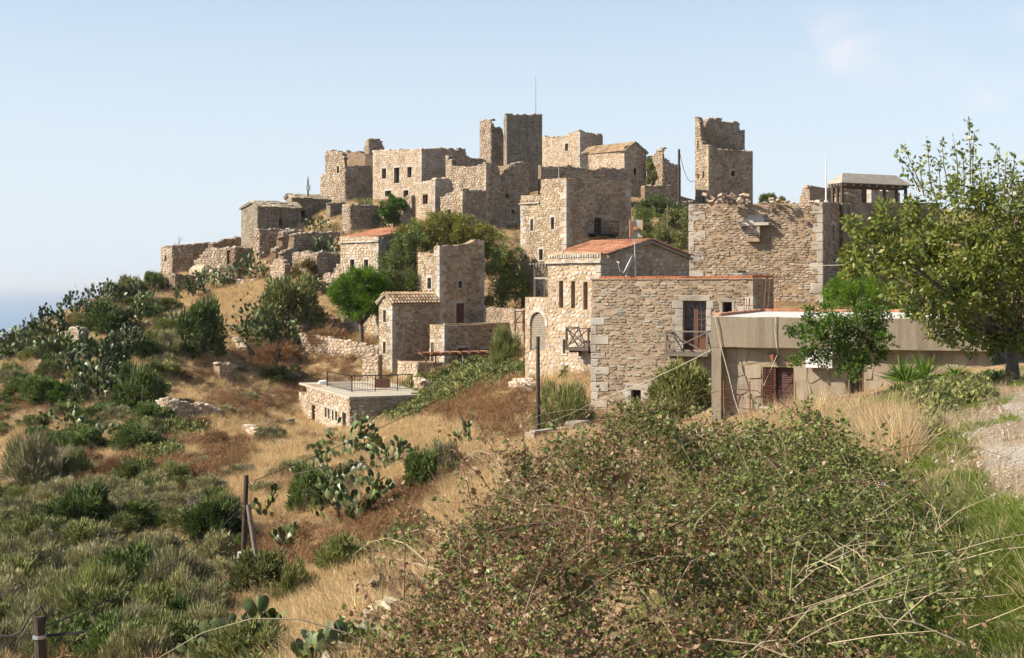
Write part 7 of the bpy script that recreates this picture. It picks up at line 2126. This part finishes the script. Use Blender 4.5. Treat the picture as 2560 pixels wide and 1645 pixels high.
# bare trees
def bare_tree(u, v, hpx, label, seed, n=9, D=None, spread=0.5, r=0.05):
    p = spot(u, v, 30) if D is None else px(u, v, D)
    rg = random.Random(seed); h = hpx / F * p.y
    m = MB()
    def grow(p0, d, l, r_, lev):
        q = p0 + d * l
        mid = p0.lerp(q, 0.5) + Vector((rg.gauss(0, 1), rg.gauss(0, 1), 0)) * l * 0.06
        m.add(*tube_geo([p0, mid, q], [r_, r_ * 0.8, r_ * 0.6], 5), tone=rg.random())
        if lev < 4:
            for _ in range(2 if lev else 3):
                nd = (d + Vector((rg.gauss(0, spread), rg.gauss(0, spread), rg.uniform(0, .35)))).normalized()
                grow(q if rg.random() < .6 else p0.lerp(q, .7), nd, l * rg.uniform(0.55, 0.85), r_ * 0.58, lev + 1)
    grow(p - Vector((0, 0, 0.1)), Vector((rg.uniform(-.2, .2), 0, 1)).normalized(), h * 0.34, r, 0)
    o = m.build('bare_tree', MATS['dead_twig'], None, tuple(p)); tag(o, label, 'tree', 'bare trees')
bare_tree(452, 645, 75, 'bare leafless tree standing in the walled yard', 1, D=144)
bare_tree(205, 785, 90, 'bare grey tree on the left ridge against the sea', 2)
bare_tree(265, 745, 45, 'small bare bush on the ridge against the sea', 3)
bare_tree(480, 1320, 130, 'dark bare branching shrub left of the braced pole', 4, spread=0.7, r=0.06)
bare_tree(150, 1210, 130, 'thin bare tree among the left-edge shrubs', 5)
bare_tree(640, 1530, 110, 'pale grey bare shrub at the foot of the braced pole', 6, spread=0.6, r=0.03)
bare_tree(360, 1600, 110, 'pale dead shrub in the lower left thicket', 7, spread=0.6, r=0.035)
bare_tree(300, 1500, 90, 'grey dead shrub higher in the lower left thicket', 8, spread=0.7, r=0.03)
bare_tree(470, 1640, 100, 'grey bare twigs at the bottom edge left of the near prickly pears', 9, spread=0.5, r=0.02)

# yuccas
def yucca(u, v, D, hpx, n, label, seed):
    p = px(u, v, D); p.z = min(p.z, float(terrain_z(np.array([p.x]), np.array([p.y]))[0]) + 0.1)
    h = hpx / F * D
    rng = np.random.default_rng(seed)
    e = empty('yucca', tuple(p), label, 'plant', 'yuccas by the path')
    m = MB(); m.add(*tube_geo([(p.x, p.y, p.z - 0.2), (p.x, p.y, p.z + h * 0.3)], 0.06, 7)); m.build('stem', MATS['bark'], e, tuple(p))
    a = rng.uniform(0, 2 * np.pi, n); el = rng.uniform(-0.15, 1.4, n)
    D_ = np.stack([np.cos(a) * np.cos(el), np.sin(a) * np.cos(el), np.sin(el)], 1)
    P = np.tile(np.array([0, 0, h * 0.3]), (n, 1)) + rng.normal(size=(n, 3)) * 0.03
    V, Q = kites(P, D_, h * 0.72 * rng.uniform(0.7, 1.1, n), np.full(n, 0.042), rng, 0.1)
    np_mesh('leaf_rosette', V, Q, rng.uniform(0.2, 0.9, n), MATS['leaf_bright'], e)
yucca(2262, 985, 29.5, 105, 90, 'tall yucca with sword leaves at the left of the yucca pair', 1)
yucca(2312, 970, 30, 100, 80, 'yucca rosette right of the tall one', 2)
yucca(2250, 1010, 28.5, 70, 60, 'low yucca below the tall one', 3)
yucca(2388, 935, 31, 66, 60, 'small yucca under the leafy tree', 4)

# ------------------------------------------------------------------ ground cover (uncountable): scattered tufts
def tuft(name, seed, mat, n, spread, lean, ln, wd, kind='blade'):
    rng = np.random.default_rng(seed)
    a = rng.uniform(0, 2 * np.pi, n); r = np.sqrt(rng.random(n)) * spread
    P = np.stack([np.cos(a) * r, np.sin(a) * r, np.full(n, -0.04)], 1)
    if kind == 'blade':
        D = np.stack([np.cos(a) * lean * rng.random(n), np.sin(a) * lean * rng.random(n), np.ones(n)], 1) + rng.normal(size=(n, 3)) * 0.22
        L_ = ln * rng.uniform(0.5, 1.15, n)
        # two-piece bent blades
        D /= np.linalg.norm(D, axis=1)[:, None]
        side = np.cross(D, rng.normal(size=(n, 3))); side /= np.linalg.norm(side, axis=1)[:, None]
        W_ = wd * rng.uniform(0.7, 1.3, n)
        M = P + D * (L_ * 0.55)[:, None]
        D2 = D + np.stack([np.cos(a), np.sin(a), np.full(n, -0.25)], 1) * rng.uniform(0.1, 0.7, n)[:, None]
        D2 /= np.linalg.norm(D2, axis=1)[:, None]
        T_ = M + D2 * (L_ * 0.5)[:, None]
        V = np.stack([P - side * (W_ / 2)[:, None], P + side * (W_ / 2)[:, None], M + side * (W_ * 0.4)[:, None], M - side * (W_ * 0.4)[:, None], T_ + side * (W_ * 0.08)[:, None], T_ - side * (W_ * 0.08)[:, None]], 1).reshape(-1, 3)
        i = np.arange(n)[:, None] * 6
        Q = np.concatenate([i + np.array([[0, 1, 2, 3]]), i + np.array([[3, 2, 4, 5]])])
        T = np.tile(np.clip(rng.normal(0.5, 0.25, n), 0, 1), 2)
    else:
        P = rng.normal(size=(n, 3)) * np.array([spread * 0.5, spread * 0.5, 0]); P[:, 2] = rng.random(n) * ln * 0.7 * np.exp(-(P[:, 0] ** 2 + P[:, 1] ** 2) / spread ** 2)
        D = rng.normal(size=(n, 3)) + np.array([0, 0, 0.6]); D[:, :2] += P[:, :2]
        V, Q = kites(P, D, ln * 0.3 * rng.uniform(0.6, 1.4, n), wd * rng.uniform(0.7, 1.3, n), rng)
        T = np.clip(rng.normal(0.45, 0.25, n), 0, 1)
    o = np_mesh(name, V, Q, T, MATS[mat], link=False)
    return o

def scatter(name, label, P, scale, tilt, variants, seed, cat=None):
    """one object: points that carry tufts through geometry nodes"""
    rng = np.random.default_rng(seed)
    n = len(P)
    me = bpy.data.meshes.new(name)
    me.vertices.add(n); me.vertices.foreach_set('co', np.ascontiguousarray(P, dtype=np.float32).ravel())
    a = me.attributes.new('scl', 'FLOAT_VECTOR', 'POINT'); a.data.foreach_set('vector', np.ascontiguousarray(scale, dtype=np.float32).ravel())
    rot = np.stack([rng.normal(0, tilt, n), rng.normal(0, tilt, n), rng.uniform(0, 6.28, n)], 1)
    a = me.attributes.new('rotv', 'FLOAT_VECTOR', 'POINT'); a.data.foreach_set('vector', np.ascontiguousarray(rot, dtype=np.float32).ravel())
    a = me.attributes.new('pick', 'INT', 'POINT'); a.data.foreach_set('value', rng.integers(0, len(variants), n).astype(np.int32))
    ob = bpy.data.objects.new(name, me); COL.objects.link(ob)
    tag(ob, label, None, None, 'stuff')
    c = bpy.data.collections.new(name + '_tufts')
    for v in variants: c.objects.link(v)
    g = bpy.data.node_groups.new(name, 'GeometryNodeTree')
    g.interface.new_socket('Geometry', in_out='INPUT', socket_type='NodeSocketGeometry'); g.interface.new_socket('Geometry', in_out='OUTPUT', socket_type='NodeSocketGeometry')
    N_ = g.nodes
    gi, go = N_.new('NodeGroupInput'), N_.new('NodeGroupOutput')
    ci = N_.new('GeometryNodeCollectionInfo'); ci.inputs['Collection'].default_value = c; ci.inputs['Separate Children'].default_value = True; ci.inputs['Reset Children'].default_value = True
    ip = N_.new('GeometryNodeInstanceOnPoints'); ip.inputs['Pick Instance'].default_value = True
    def attr(nm, tp):
        x = N_.new('GeometryNodeInputNamedAttribute'); x.data_type = tp; x.inputs['Name'].default_value = nm
        return [s for s in x.outputs if s.enabled and s.name == 'Attribute'][0]
    g.links.new(gi.outputs[0], ip.inputs['Points']); g.links.new(ci.outputs[0], ip.inputs['Instance'])
    g.links.new(attr('pick', 'INT'), ip.inputs['Instance Index']); g.links.new(attr('scl', 'FLOAT_VECTOR'), ip.inputs['Scale'])
    e2r = N_.new('FunctionNodeEulerToRotation'); g.links.new(attr('rotv', 'FLOAT_VECTOR'), e2r.inputs[0]); g.links.new(e2r.outputs[0], ip.inputs['Rotation'])
    g.links.new(ip.outputs[0], go.inputs[0])
    md = ob.modifiers.new('tufts', 'NODES'); md.node_group = g
    return ob

GOLD = [tuft('gold_tuft', 100 + i, 'dry_gold', 46, 0.32, 0.9, 1.0, 0.02) for i in range(4)]
PALE = [tuft('pale_tuft', 120 + i, 'dry_pale', 40, 0.34, 1.1, 0.9, 0.017) for i in range(3)]
BROWN = [tuft('brown_tuft', 140 + i, 'brush_brown', 170, 0.5, 1.2, 1.3, 0.02, 'leaf') for i in range(4)]
GREENC = [tuft('cover_tuft', 160 + i, 'leaf_olive', 80, 0.5, 1.0, 1.2, 0.15, 'leaf') for i in range(4)]
GRASS = [tuft('grass_tuft', 180 + i, 'grass_green', 44, 0.42, 1.1, 1.0, 0.03) for i in range(3)]
STEM = [tuft('stem_tuft', 190 + i, 'dry_gold', 26, 0.28, 0.5, 1.0, 0.008) for i in range(3)]

def project(X, Y, Z): return CX + X / Y * F, HV - Z / Y * F
def zone(u, v, lst):
    z = np.zeros_like(u)
    for (a, b, ra, rb) in lst: z = np.maximum(z, np.exp(-(((u - a) / ra) ** 2 + ((v - b) / rb) ** 2)))
    return z
BR_Z = [(820, 890, 110, 45), (700, 930, 130, 50), (640, 1000, 110, 40), (1180, 1010, 110, 50), (1230, 1060, 110, 40), (420, 1195, 150, 45), (580, 1140, 90, 40), (320, 1190, 80, 50), (760, 980, 60, 40), (500, 940, 60, 30), (700, 850, 90, 30), (350, 1270, 120, 40), (1280, 1010, 50, 60), (780, 1390, 120, 50), (1020, 1240, 60, 50), (950, 1320, 90, 60)]
GD_Z = [(520, 850, 70, 80), (440, 930, 70, 60), (580, 960, 110, 30), (700, 1075, 110, 40), (1030, 1080, 150, 45), (290, 1090, 120, 60), (680, 1170, 130, 60), (770, 1500, 110, 90), (1050, 1200, 80, 60), (470, 800, 60, 60), (620, 740, 90, 40), (790, 1060, 60, 40), (470, 1400, 40, 60), (560, 1060, 90, 40), (1100, 1300, 100, 80), (830, 1440, 80, 60)]
GR_Z = [(960, 1035, 80, 26), (1040, 1005, 90, 28), (1130, 965, 90, 30), (1220, 925, 70, 30), (1100, 1000, 80, 25), (870, 1400, 60, 30), (470, 1075, 80, 18), (390, 1130, 60, 20), (1330, 930, 60, 15), (1000, 1350, 60, 40)]
def cover():
    rng = np.random.default_rng(12)
    # candidate points over the part of the hill that is seen, denser near by
    Y = 14 + (150 - 14) * rng.random(230000) ** 0.75
    k = rng.uniform(-0.40, 0.20, len(Y)); X = k * Y
    Z = terrain_z(X, Y)
    u, v = project(X, Y, Z)
    ok = (v < 1720) & (u > -90) & (u < 1800) & ~((Y < 60) & (u > 1500))
    X, Y, Z, u, v = [a[ok] for a in (X, Y, Z, u, v)]
    nz = fbm(X / 4.5, Y / 4.5, 21) * 0.6 + fbm(X / 1.6, Y / 1.6, 22) * 0.4
    br, gd, gr = zone(u, v, BR_Z), zone(u, v, GD_Z), zone(u, v, GR_Z)
    jit = rng.normal(0, 0.16, len(X))
    sg = gd * 0.9 + (nz - 0.5) * 1.9 + 0.20 + rng.normal(0, 0.12, len(X))
    sb = br * 1.0 - (nz - 0.5) * 1.3 + 0.10 + rng.normal(0, 0.12, len(X))
    sc = gr * 1.5 + (fbm(X / 3, Y / 3, 33) - 0.62) * 0.8 + rng.normal(0, 0.08, len(X))
    best = np.argmax(np.stack([sg, sb, sc, np.full(len(X), 0.30) + jit]), 0)
    keep = rng.random(len(X))
    for idx, (nm, lab, var, dens, s0, s1, tl) in enumerate([('dry_grass', 'golden dry grass covering the open slope', GOLD, 0.36, 0.24, 0.58, 0.2), ('dry_brush', 'low reddish-brown dry brush covering parts of the slope', BROWN, 0.22, 0.3, 0.65, 0.2), ('slope_creeper', 'olive-green leafy creeper on the bank below the terrace', GREENC, 0.30, 0.3, 0.65, 0.2), ('bleached_grass', 'thin bleached grass and stalks on the slope', PALE, 0.30, 0.22, 0.5, 0.25)]):
        m = (best == idx) & (keep < dens)
        n = int(m.sum())
        s = rng.uniform(s0, s1, n)
        sc3 = np.stack([s, s, s * rng.uniform(0.7, 1.15, n)], 1)
        scatter(nm, lab, np.stack([X[m], Y[m], Z[m] - 0.02], 1), sc3, tl, var, 40 + idx)
cover()

def near_right():
    rng = np.random.default_rng(22)
    n = 30000
    Y = rng.uniform(4.5, 39, n); X = rng.uniform(0.10, 0.40, n) * Y + rng.uniform(-0.5, 0.8, n)
    Z = terrain_z(X, Y); pd = path_dist(X, Y)
    u, v = project(X, Y, Z)
    # tall golden grass before the concrete house
    g = zone(u, v, [(2030, 1095, 110, 40), (2100, 1120, 120, 55), (2180, 1100, 90, 55), (1930, 1108, 80, 26), (2230, 1130, 50, 50)])
    m = (g + rng.normal(0, 0.12, n) > 0.42) & (pd > 1.7) & (rng.random(n) < 0.8)
    k = int(m.sum()); s = rng.uniform(0.30, 0.60, k)
    scatter('tall_dry_grass', 'tall straw-coloured grass in front of the concrete house', np.stack([X[m], Y[m], Z[m] - 0.02], 1), np.stack([s * 0.8, s * 0.8, s * rng.uniform(0.8, 1.3, k)], 1), 0.2, STEM + GOLD[:1] + PALE[:2], 51)
    # short green grass on the verge and in the lower right corner
    nz = fbm(X / 1.4, Y / 1.4, 3)
    m = (pd > 1.5) & (g < 0.45) & (Y < 36) & (nz + rng.normal(0, 0.06, n) > 0.42)
    k = int(m.sum()); s = rng.uniform(0.05, 0.12, k)
    scatter('green_grass', 'short green grass on the verge beside the gravel path', np.stack([X[m], Y[m], Z[m] - 0.01], 1), np.stack([s * 1.6, s * 1.6, s], 1), 0.2, GRASS, 52)
    m = (pd > 1.0) & (g < 0.6) & (rng.random(n) < 0.05) & (Y < 36)
    k = int(m.sum()); s = rng.uniform(0.12, 0.3, k)
    scatter('verge_stalks', 'thin dry stalks among the green verge grass', np.stack([X[m], Y[m], Z[m] - 0.01], 1), np.stack([s, s, s], 1), 0.35, PALE, 53)
    m = (pd < 1.6) & (nz > 0.60) & (rng.random(n) < 0.3)
    k = int(m.sum()); s = rng.uniform(0.04, 0.09, k)
    scatter('path_grass', 'sparse grass tufts growing in the gravel path', np.stack([X[m], Y[m], Z[m] + 0.05], 1), np.stack([s * 1.6, s * 1.6, s], 1), 0.25, GRASS, 57)
    # rough weeds under the tree
    w = zone(u, v, [(2400, 985, 90, 30), (2330, 1015, 60, 40), (2300, 1075, 40, 45), (2450, 960, 60, 20)])
    m = (w + rng.normal(0, 0.12, n) > 0.5) & (pd > 1.9) & (rng.random(n) < 0.22)
    k = int(m.sum()); s = rng.uniform(0.15, 0.32, k)
    scatter('verge_weeds', 'grey-green weeds under the leafy tree', np.stack([X[m], Y[m], Z[m] - 0.01], 1), np.stack([s, s, s], 1), 0.2, GREENC + PALE[:1], 54)
near_right()
def pebbles():
    rng = np.random.default_rng(61); rg = random.Random(61)
    var = []
    for i in range(4):
        m = MB(); g = box_geo((0, 0, 0), (0.5, 0, 0), (0, 0.4, 0), (0, 0, 0.25), 0.5, 0.08, rg); m.add(g[0], g[1], rg.random())
        o = m.build('pebble', MATS['gravel_stone']); COL.objects.unlink(o); var.append(o)
    n = 26000
    Y = rng.uniform(9, 27, n); X = rng.uniform(3, 13, n); pd = path_dist(X, Y)
    m = pd < 1.75 + rng.normal(0, 0.25, n)
    X, Y = X[m], Y[m]; k = len(X)
    s = 0.010 + rng.exponential(0.007, k); s = np.minimum(s, 0.05)
    scatter('gravel_stones', 'loose pale gravel stones on the path', np.stack([X, Y, terrain_z(X, Y) + 0.045], 1), np.stack([s, s, s], 1), 0.4, var, 62)
mottled('gravel_stone', [(0.34, 0.30, 0.24), (0.44, 0.40, 0.34), (0.52, 0.49, 0.44), (0.38, 0.32, 0.25)], 3, 0.2, 0.3, 18, 0.01, use_tone=True)
pebbles()
# more green close to the camera, lower right corner
def corner_grass():
    rng = np.random.default_rng(23)
    n = 16000
    Y = rng.uniform(4.2, 14, n); X = rng.uniform(1.6, 5.8, n)
    Z = terrain_z(X, Y); pd = path_dist(X, Y); u, v = project(X, Y, Z)
    nz = fbm(X / 0.7, Y / 0.7, 13)
    m = (pd > 1.6) & (u > 1900) & (u < 2640) & (nz + rng.normal(0, 0.06, n) > 0.40)
    k = int(m.sum()); s = rng.uniform(0.05, 0.11, k)
    scatter('corner_grass', 'lush green grass in the lower right corner', np.stack([X[m], Y[m], Z[m] - 0.01], 1), np.stack([s * 2.2, s * 2.2, s], 1), 0.25, GRASS, 55)
corner_grass()

# ------------------------------------------------------------------ the bramble thicket in front
BP = [tuple(px(*p)) for p in [
 (1500, 1012, 13.6), (1290, 1095, 12.6), (1400, 1050, 13.2), (1640, 1022, 14), (1760, 1050, 14.2), (1870, 1112, 14), (2000, 1150, 13.6), (2150, 1185, 12.8), (2275, 1235, 11.6),
 (1300, 1250, 9.8), (1600, 1180, 10.6), (1900, 1240, 10.4), (2200, 1330, 9.6), (1450, 1150, 11.4), (1750, 1150, 11.8),
 (1150, 1420, 8.3), (1400, 1430, 8.0), (1700, 1380, 8.5), (2000, 1400, 8.4), (2250, 1470, 7.9),
 (1000, 1660, 7.0), (1300, 1600, 7.1), (1600, 1600, 7.0), (1900, 1600, 7.0), (2200, 1640, 6.7), (2330, 1660, 6.5),
 (1090, 1190, 11.2), (1000, 1330, 9.2), (930, 1500, 7.9), (870, 1650, 7.1), (1180, 1125, 12.0), (2330, 1330, 9.8), (2380, 1500, 7.9)]]
BA = np.array(BP); _bn = len(BA)
_Ab = np.zeros((_bn + 3, _bn + 3)); _Ab[:_bn, :_bn] = np.sqrt((BA[:, None, 0] - BA[None, :, 0]) ** 2 + (BA[:, None, 1] - BA[None, :, 1]) ** 2 + 0.5) - np.eye(_bn) * 0.1
_Ab[:_bn, _bn] = 1; _Ab[:_bn, _bn + 1:] = BA[:, :2]; _Ab[_bn:, :_bn] = _Ab[:_bn, _bn:].T
_Wb = np.linalg.solve(_Ab, np.concatenate([BA[:, 2], np.zeros(3)]))
def bramble_z(x, y):
    return np.sqrt((x[:, None] - BA[None, :, 0]) ** 2 + (y[:, None] - BA[None, :, 1]) ** 2 + 0.5) @ _Wb[:_bn] + _Wb[_bn] + _Wb[_bn + 1] * x + _Wb[_bn + 2] * y
BPOLY = [(-1.0, 7.0), (-0.95, 8.0), (-0.9, 9.2), (-0.7, 11.2), (-0.35, 12.3), (0.15, 13.0), (0.95, 14.1), (1.5, 14.6), (2.2, 14.6), (2.9, 14.0), (3.3, 12.6), (3.3, 11.2), (2.95, 9.8), (2.5, 7.9), (2.1, 6.4), (1.0, 6.2), (-0.4, 6.4)]
def inside(x, y, poly):
    c = np.zeros(len(x), bool); j = len(poly) - 1
    for i in range(len(poly)):
        xi, yi = poly[i]; xj, yj = poly[j]
        c ^= ((yi > y) != (yj > y)) & (x < (xj - xi) * (y - yi) / (yj - yi + 1e-12) + xi)
        j = i
    return c
def edge_dist(x, y, poly):
    best = np.full(len(x), 1e9)
    for (ax, ay), (bx, by) in zip(poly, poly[1:] + poly[:1]):
        dx, dy = bx - ax, by - ay
        t = np.clip(((x - ax) * dx + (y - ay) * dy) / (dx * dx + dy * dy), 0, 1)
        best = np.minimum(best, np.hypot(x - ax - t * dx, y - ay - t * dy))
    return best
def leaflets(P, D, size, rng, spread=0.9):
    """three leaflets at every point"""
    n = len(P)
    D = D / (np.linalg.norm(D, axis=1)[:, None] + 1e-9)
    side = np.cross(D, rng.normal(size=(n, 3))); side /= (np.linalg.norm(side, axis=1)[:, None] + 1e-9)
    Ps, Ds, Ls = [], [], []
    for k in (-1, 0, 1):
        Ps.append(P); Ds.append(D + side * (k * spread) + rng.normal(size=(n, 3)) * 0.25); Ls.append(size * (1.0 if k == 0 else 0.8) * rng.uniform(0.8, 1.2, n))
    P3, D3, L3 = np.concatenate(Ps), np.concatenate(Ds), np.concatenate(Ls)
    return kites(P3, D3, L3, L3 * rng.uniform(0.5, 0.78, 3 * n), rng, 0.3)
def bramble():
    rng = np.random.default_rng(90); rg = random.Random(90)
    root = empty('bramble_thicket', (1.2, 10, gz(1.2, 10)), 'wide tangled bramble thicket filling the foreground, brown at its left and green at its right', 'bramble')
    org = np.array(root.location)
    def surface(x, y, ed):
        clump = fbm(x / 0.32, y / 0.32, 71); big = fbm(x / 1.3, y / 1.3, 72)
        gzv = ground(x, y)
        top = bramble_z(x, y) - 0.06 + (clump - 0.5) * 0.7 + (big - 0.5) * 1.35
        return np.maximum(np.minimum(top, gzv + 0.3 + np.clip(ed + 0.2, 0, 3) * 2.4), gzv + 0.05), gzv, clump, big
    def tones(x, big, n):
        gx = np.clip((x - 0.2 + (big - 0.5) * 2.4) / 2.0, 0, 1)
        green = rng.random(n) < 0.40 + 0.56 * gx
        return np.where(green, np.clip(rng.normal(0.60, 0.17, n) + 0.10 * gx, 0.30, 1), np.clip(rng.normal(0.14, 0.09, n), 0, 0.33))
    n0 = 140000
    x = rng.uniform(-1.4, 3.7, n0); y = rng.uniform(6.0, 15.0, n0)
    ins = inside(x, y, BPOLY); ed = edge_dist(x, y, BPOLY) * np.where(ins, 1, -1)
    keep = rng.random(n0) < np.clip(0.10 + ed * 0.9, 0, 0.85)
    x, y, ed = x[keep], y[keep], ed[keep]
    top, gzv, clump, big = surface(x, y, ed)
    k2 = clump + rng.normal(0, 0.1, len(x)) > 0.36
    x, y, ed, top, gzv, big = [a[k2] for a in (x, y, ed, top, gzv, big)]
    n = len(x)
    z = np.maximum(top - rng.exponential(0.16, n), gzv + 0.02)
    P = np.stack([x, y, z], 1)
    Vs = [leaflets(P - org, rng.normal(size=(n, 3)) + np.array([-0.15, -0.25, 0.3]), rng.uniform(0.018, 0.042, n) * rng.choice([0.75, 1.0, 1.4], n), rng) + (np.tile(tones(x, big, n), 3),)]
    # leafy shoots that arch out of the thicket
    ns = 1700
    xs = rng.uniform(-1.3, 3.6, ns * 3); ys = rng.uniform(6.0, 15.0, ns * 3)
    eds = edge_dist(xs, ys, BPOLY) * np.where(inside(xs, ys, BPOLY), 1, -1)
    kk = np.where(eds > -0.12)[0][:ns]; xs, ys, eds = xs[kk], ys[kk], eds[kk]
    tp, _, _, bg2 = surface(xs, ys, eds)
    st = np.stack([xs, ys, tp - 0.12], 1)
    a = rng.uniform(0, 2 * np.pi, len(xs)); ln = rng.uniform(0.18, 0.6, len(xs))
    dr_ = np.stack([np.cos(a) * 0.8 - 0.1, np.sin(a) * 0.7, rng.uniform(0.25, 1.1, len(xs))], 1); dr_ /= np.linalg.norm(dr_, axis=1)[:, None]
    V, Q = twigs(st - org, dr_, ln, rng.uniform(0.0016, 0.003, len(xs)), rng, 4, 0.12)
    o = np_mesh('shoots', V, Q, np.repeat(np.clip(rng.normal(0.35, 0.3, len(xs)), 0, 1), 12), MATS['bramble_cane'], root); o['kind'] = 'stuff'
    ring = V.reshape(len(xs), 5, 3, 3).mean(2)             # centre line of every shoot
    tone_s = tones(xs, bg2, len(xs))
    for t in np.linspace(0.15, 1.0, 9):
        k = np.minimum((t * 4).astype(int) if hasattr(t, 'astype') else int(t * 4), 3); f = t * 4 - k
        p = ring[:, k] * (1 - f) + ring[:, k + 1] * f
        m_ = rng.random(len(xs)) < 0.8
        c = int(m_.sum())
        Vs.append(leaflets(p[m_] + rng.normal(size=(c, 3)) * 0.012, rng.normal(size=(c, 3)) + np.array([0, -0.2, 0.2]), rng.uniform(0.018, 0.048, c), rng) + (np.tile(np.clip(tone_s[m_] + rng.normal(0, 0.06, c), 0, 1), 3),))
    V, Q, T = join_np(Vs)
    o = np_mesh('leaves', V, Q, T, MATS['bramble_leaf'], root); o['kind'] = 'stuff'
    # inner tangle of canes
    m = 2600
    i = rng.integers(0, n, m)
    st = P[i] - org - np.array([0, 0, 0.12])
    d = rng.normal(size=(m, 3)) * np.array([1, 1, 0.35]) + np.array([0, 0, 0.35])
    V, Q = twigs(st, d, rng.uniform(0.25, 0.8, m), rng.uniform(0.0016, 0.0036, m), rng, 4, 0.03)
    o = np_mesh('canes', V, Q, np.repeat(np.clip(rng.normal(0.5, 0.3, m), 0, 1), 12), MATS['bramble_cane'], root); o['kind'] = 'stuff'
    # long arching canes, each one its own piece
    for k in range(70):
        j = rg.randrange(n)
        p = Vector(P[j]) - Vector((0, 0, 0.1))
        a = rg.uniform(0, 6.28); l = rg.uniform(0.5, 1.4)
        dx, dy = math.cos(a) * l, math.sin(a) * l * 0.6
        rise = rg.uniform(0.12, 0.4)
        pts = [p + Vector((dx * t, dy * t, rise * 4 * t * (1 - t) * 0.8 + rise * t * 0.3)) for t in (0, .2, .4, .6, .8, 1)]
        mm = MB(); mm.add(*tube_geo(pts, [0.0042, 0.004, 0.0036, 0.003, 0.0024, 0.0014], 5), tone=rg.choice([0.05, 0.2, 0.3, 0.7, 0.9, 1.0]))
        mm.build('arching_cane', MATS['bramble_cane'], root, tuple(org))
    # sprays that stick out at the left edge, with sparse dead leaves
    Ps = []
    for k, (u0, v0, u1, v1, Dd) in enumerate([(1050, 1450, 870, 1355, 8.6), (1180, 1260, 1100, 1060, 11), (1010, 1500, 985, 1250, 8.4), (1150, 1400, 960, 1330, 8.8), (1260, 1180, 1180, 1010, 12), (1310, 1120, 1290, 985, 12.4), (950, 1560, 890, 1440, 7.6), (1400, 1100, 1330, 1010, 12.5), (1060, 1350, 1000, 1210, 9.5), (1230, 1230, 1120, 1110, 10.8), (1640, 1060, 1560, 1020, 13.5), (1460, 1080, 1700, 1010, 13)]):
        a, c = px(u0, v0, Dd), px(u1, v1, Dd + rg.uniform(-.4, .4))
        mid = a.lerp(c, 0.5) + Vector((rg.uniform(-.05, .05), 0, rg.uniform(0.02, .1)))
        pts = [a, a.lerp(mid, .5) + Vector((0, 0, .02)), mid, mid.lerp(c, .5) + Vector((0, 0, .02)), c]
        mm = MB(); mm.add(*tube_geo(pts, [0.004, 0.0038, 0.0034, 0.0026, 0.0014], 5), tone=rg.choice([0.05, 0.15, 0.3])); mm.build('arching_cane', MATS['bramble_cane'], root, tuple(org))
        for t in np.linspace(0.1, 1, 16): Ps.append(tuple(a.lerp(mid, t * 2) if t < .5 else mid.lerp(c, t * 2 - 1)))
    Pn = np.array(Ps) + rng.normal(size=(len(Ps), 3)) * 0.012
    nn = len(Pn)
    V, Q = kites(Pn - org, rng.normal(size=(nn, 3)), rng.uniform(0.03, 0.055, nn), rng.uniform(0.018, 0.03, nn), rng, 0.3)
    o = np_mesh('dead_leaves', V, Q, np.clip(rng.normal(0.12, 0.07, nn), 0, 0.3), MATS['bramble_leaf'], root); o['kind'] = 'stuff'
    # bleached stalks lying over the right part
    for k in range(46):
        u, v = rg.uniform(1900, 2420), rg.uniform(1330, 1640)
        yy = 6.6 + (1645 - v) / 315 * 3.0
        p = px(u, v, yy); zt_ = float(bramble_z(np.array([p.x]), np.array([p.y]))[0]); p.z = max(min(p.z + 0.05, zt_ + 0.12), gz(p.x, p.y) + 0.02)
        a = rg.choice([rg.gauss(0.5, 0.3), rg.gauss(2.4, 0.5), rg.gauss(1.5, .3)]); l = rg.uniform(0.2, 0.7)
        c = p + Vector((math.cos(a) * l, rg.uniform(-.2, .2), math.sin(a) * l * 0.6))
        mid = p.lerp(c, 0.5) + Vector((rg.uniform(-.04, .04), 0, rg.uniform(-.02, .06)))
        mm = MB(); mm.add(*tube_geo([p, mid, c], [0.0036, 0.003, 0.0014], 5), tone=rg.uniform(0.75, 1.0)); mm.build('bleached_stalk', MATS['bramble_cane'], root, tuple(org))
bramble()
woodpile()

# ------------------------------------------------------------------ hazy air over the sea and the hill
def haze():
    m = bpy.data.materials.new('haze_air'); m.use_nodes = True
    nt = m.node_tree; nt.nodes.clear()
    out = nt.nodes.new('ShaderNodeOutputMaterial'); pv = nt.nodes.new('ShaderNodeVolumePrincipled')
    pv.inputs['Color'].default_value = (0.88, 0.93, 0.99, 1); pv.inputs['Density'].default_value = 0.00009; pv.inputs['Anisotropy'].default_value = 0.2
    nt.links.new(pv.outputs[0], out.inputs['Volume'])
    E = 39000
    g = box_geo((0, E / 2 - 4000, -52), (E, 0, 0), (0, E / 2 + 3500, 0), (0, 0, 79.5))
    mb = MB(); mb.add(*g)
    o = mb.build('haze', m); tag(o, 'thin pale sea haze in the air', None, None, 'stuff')
haze()
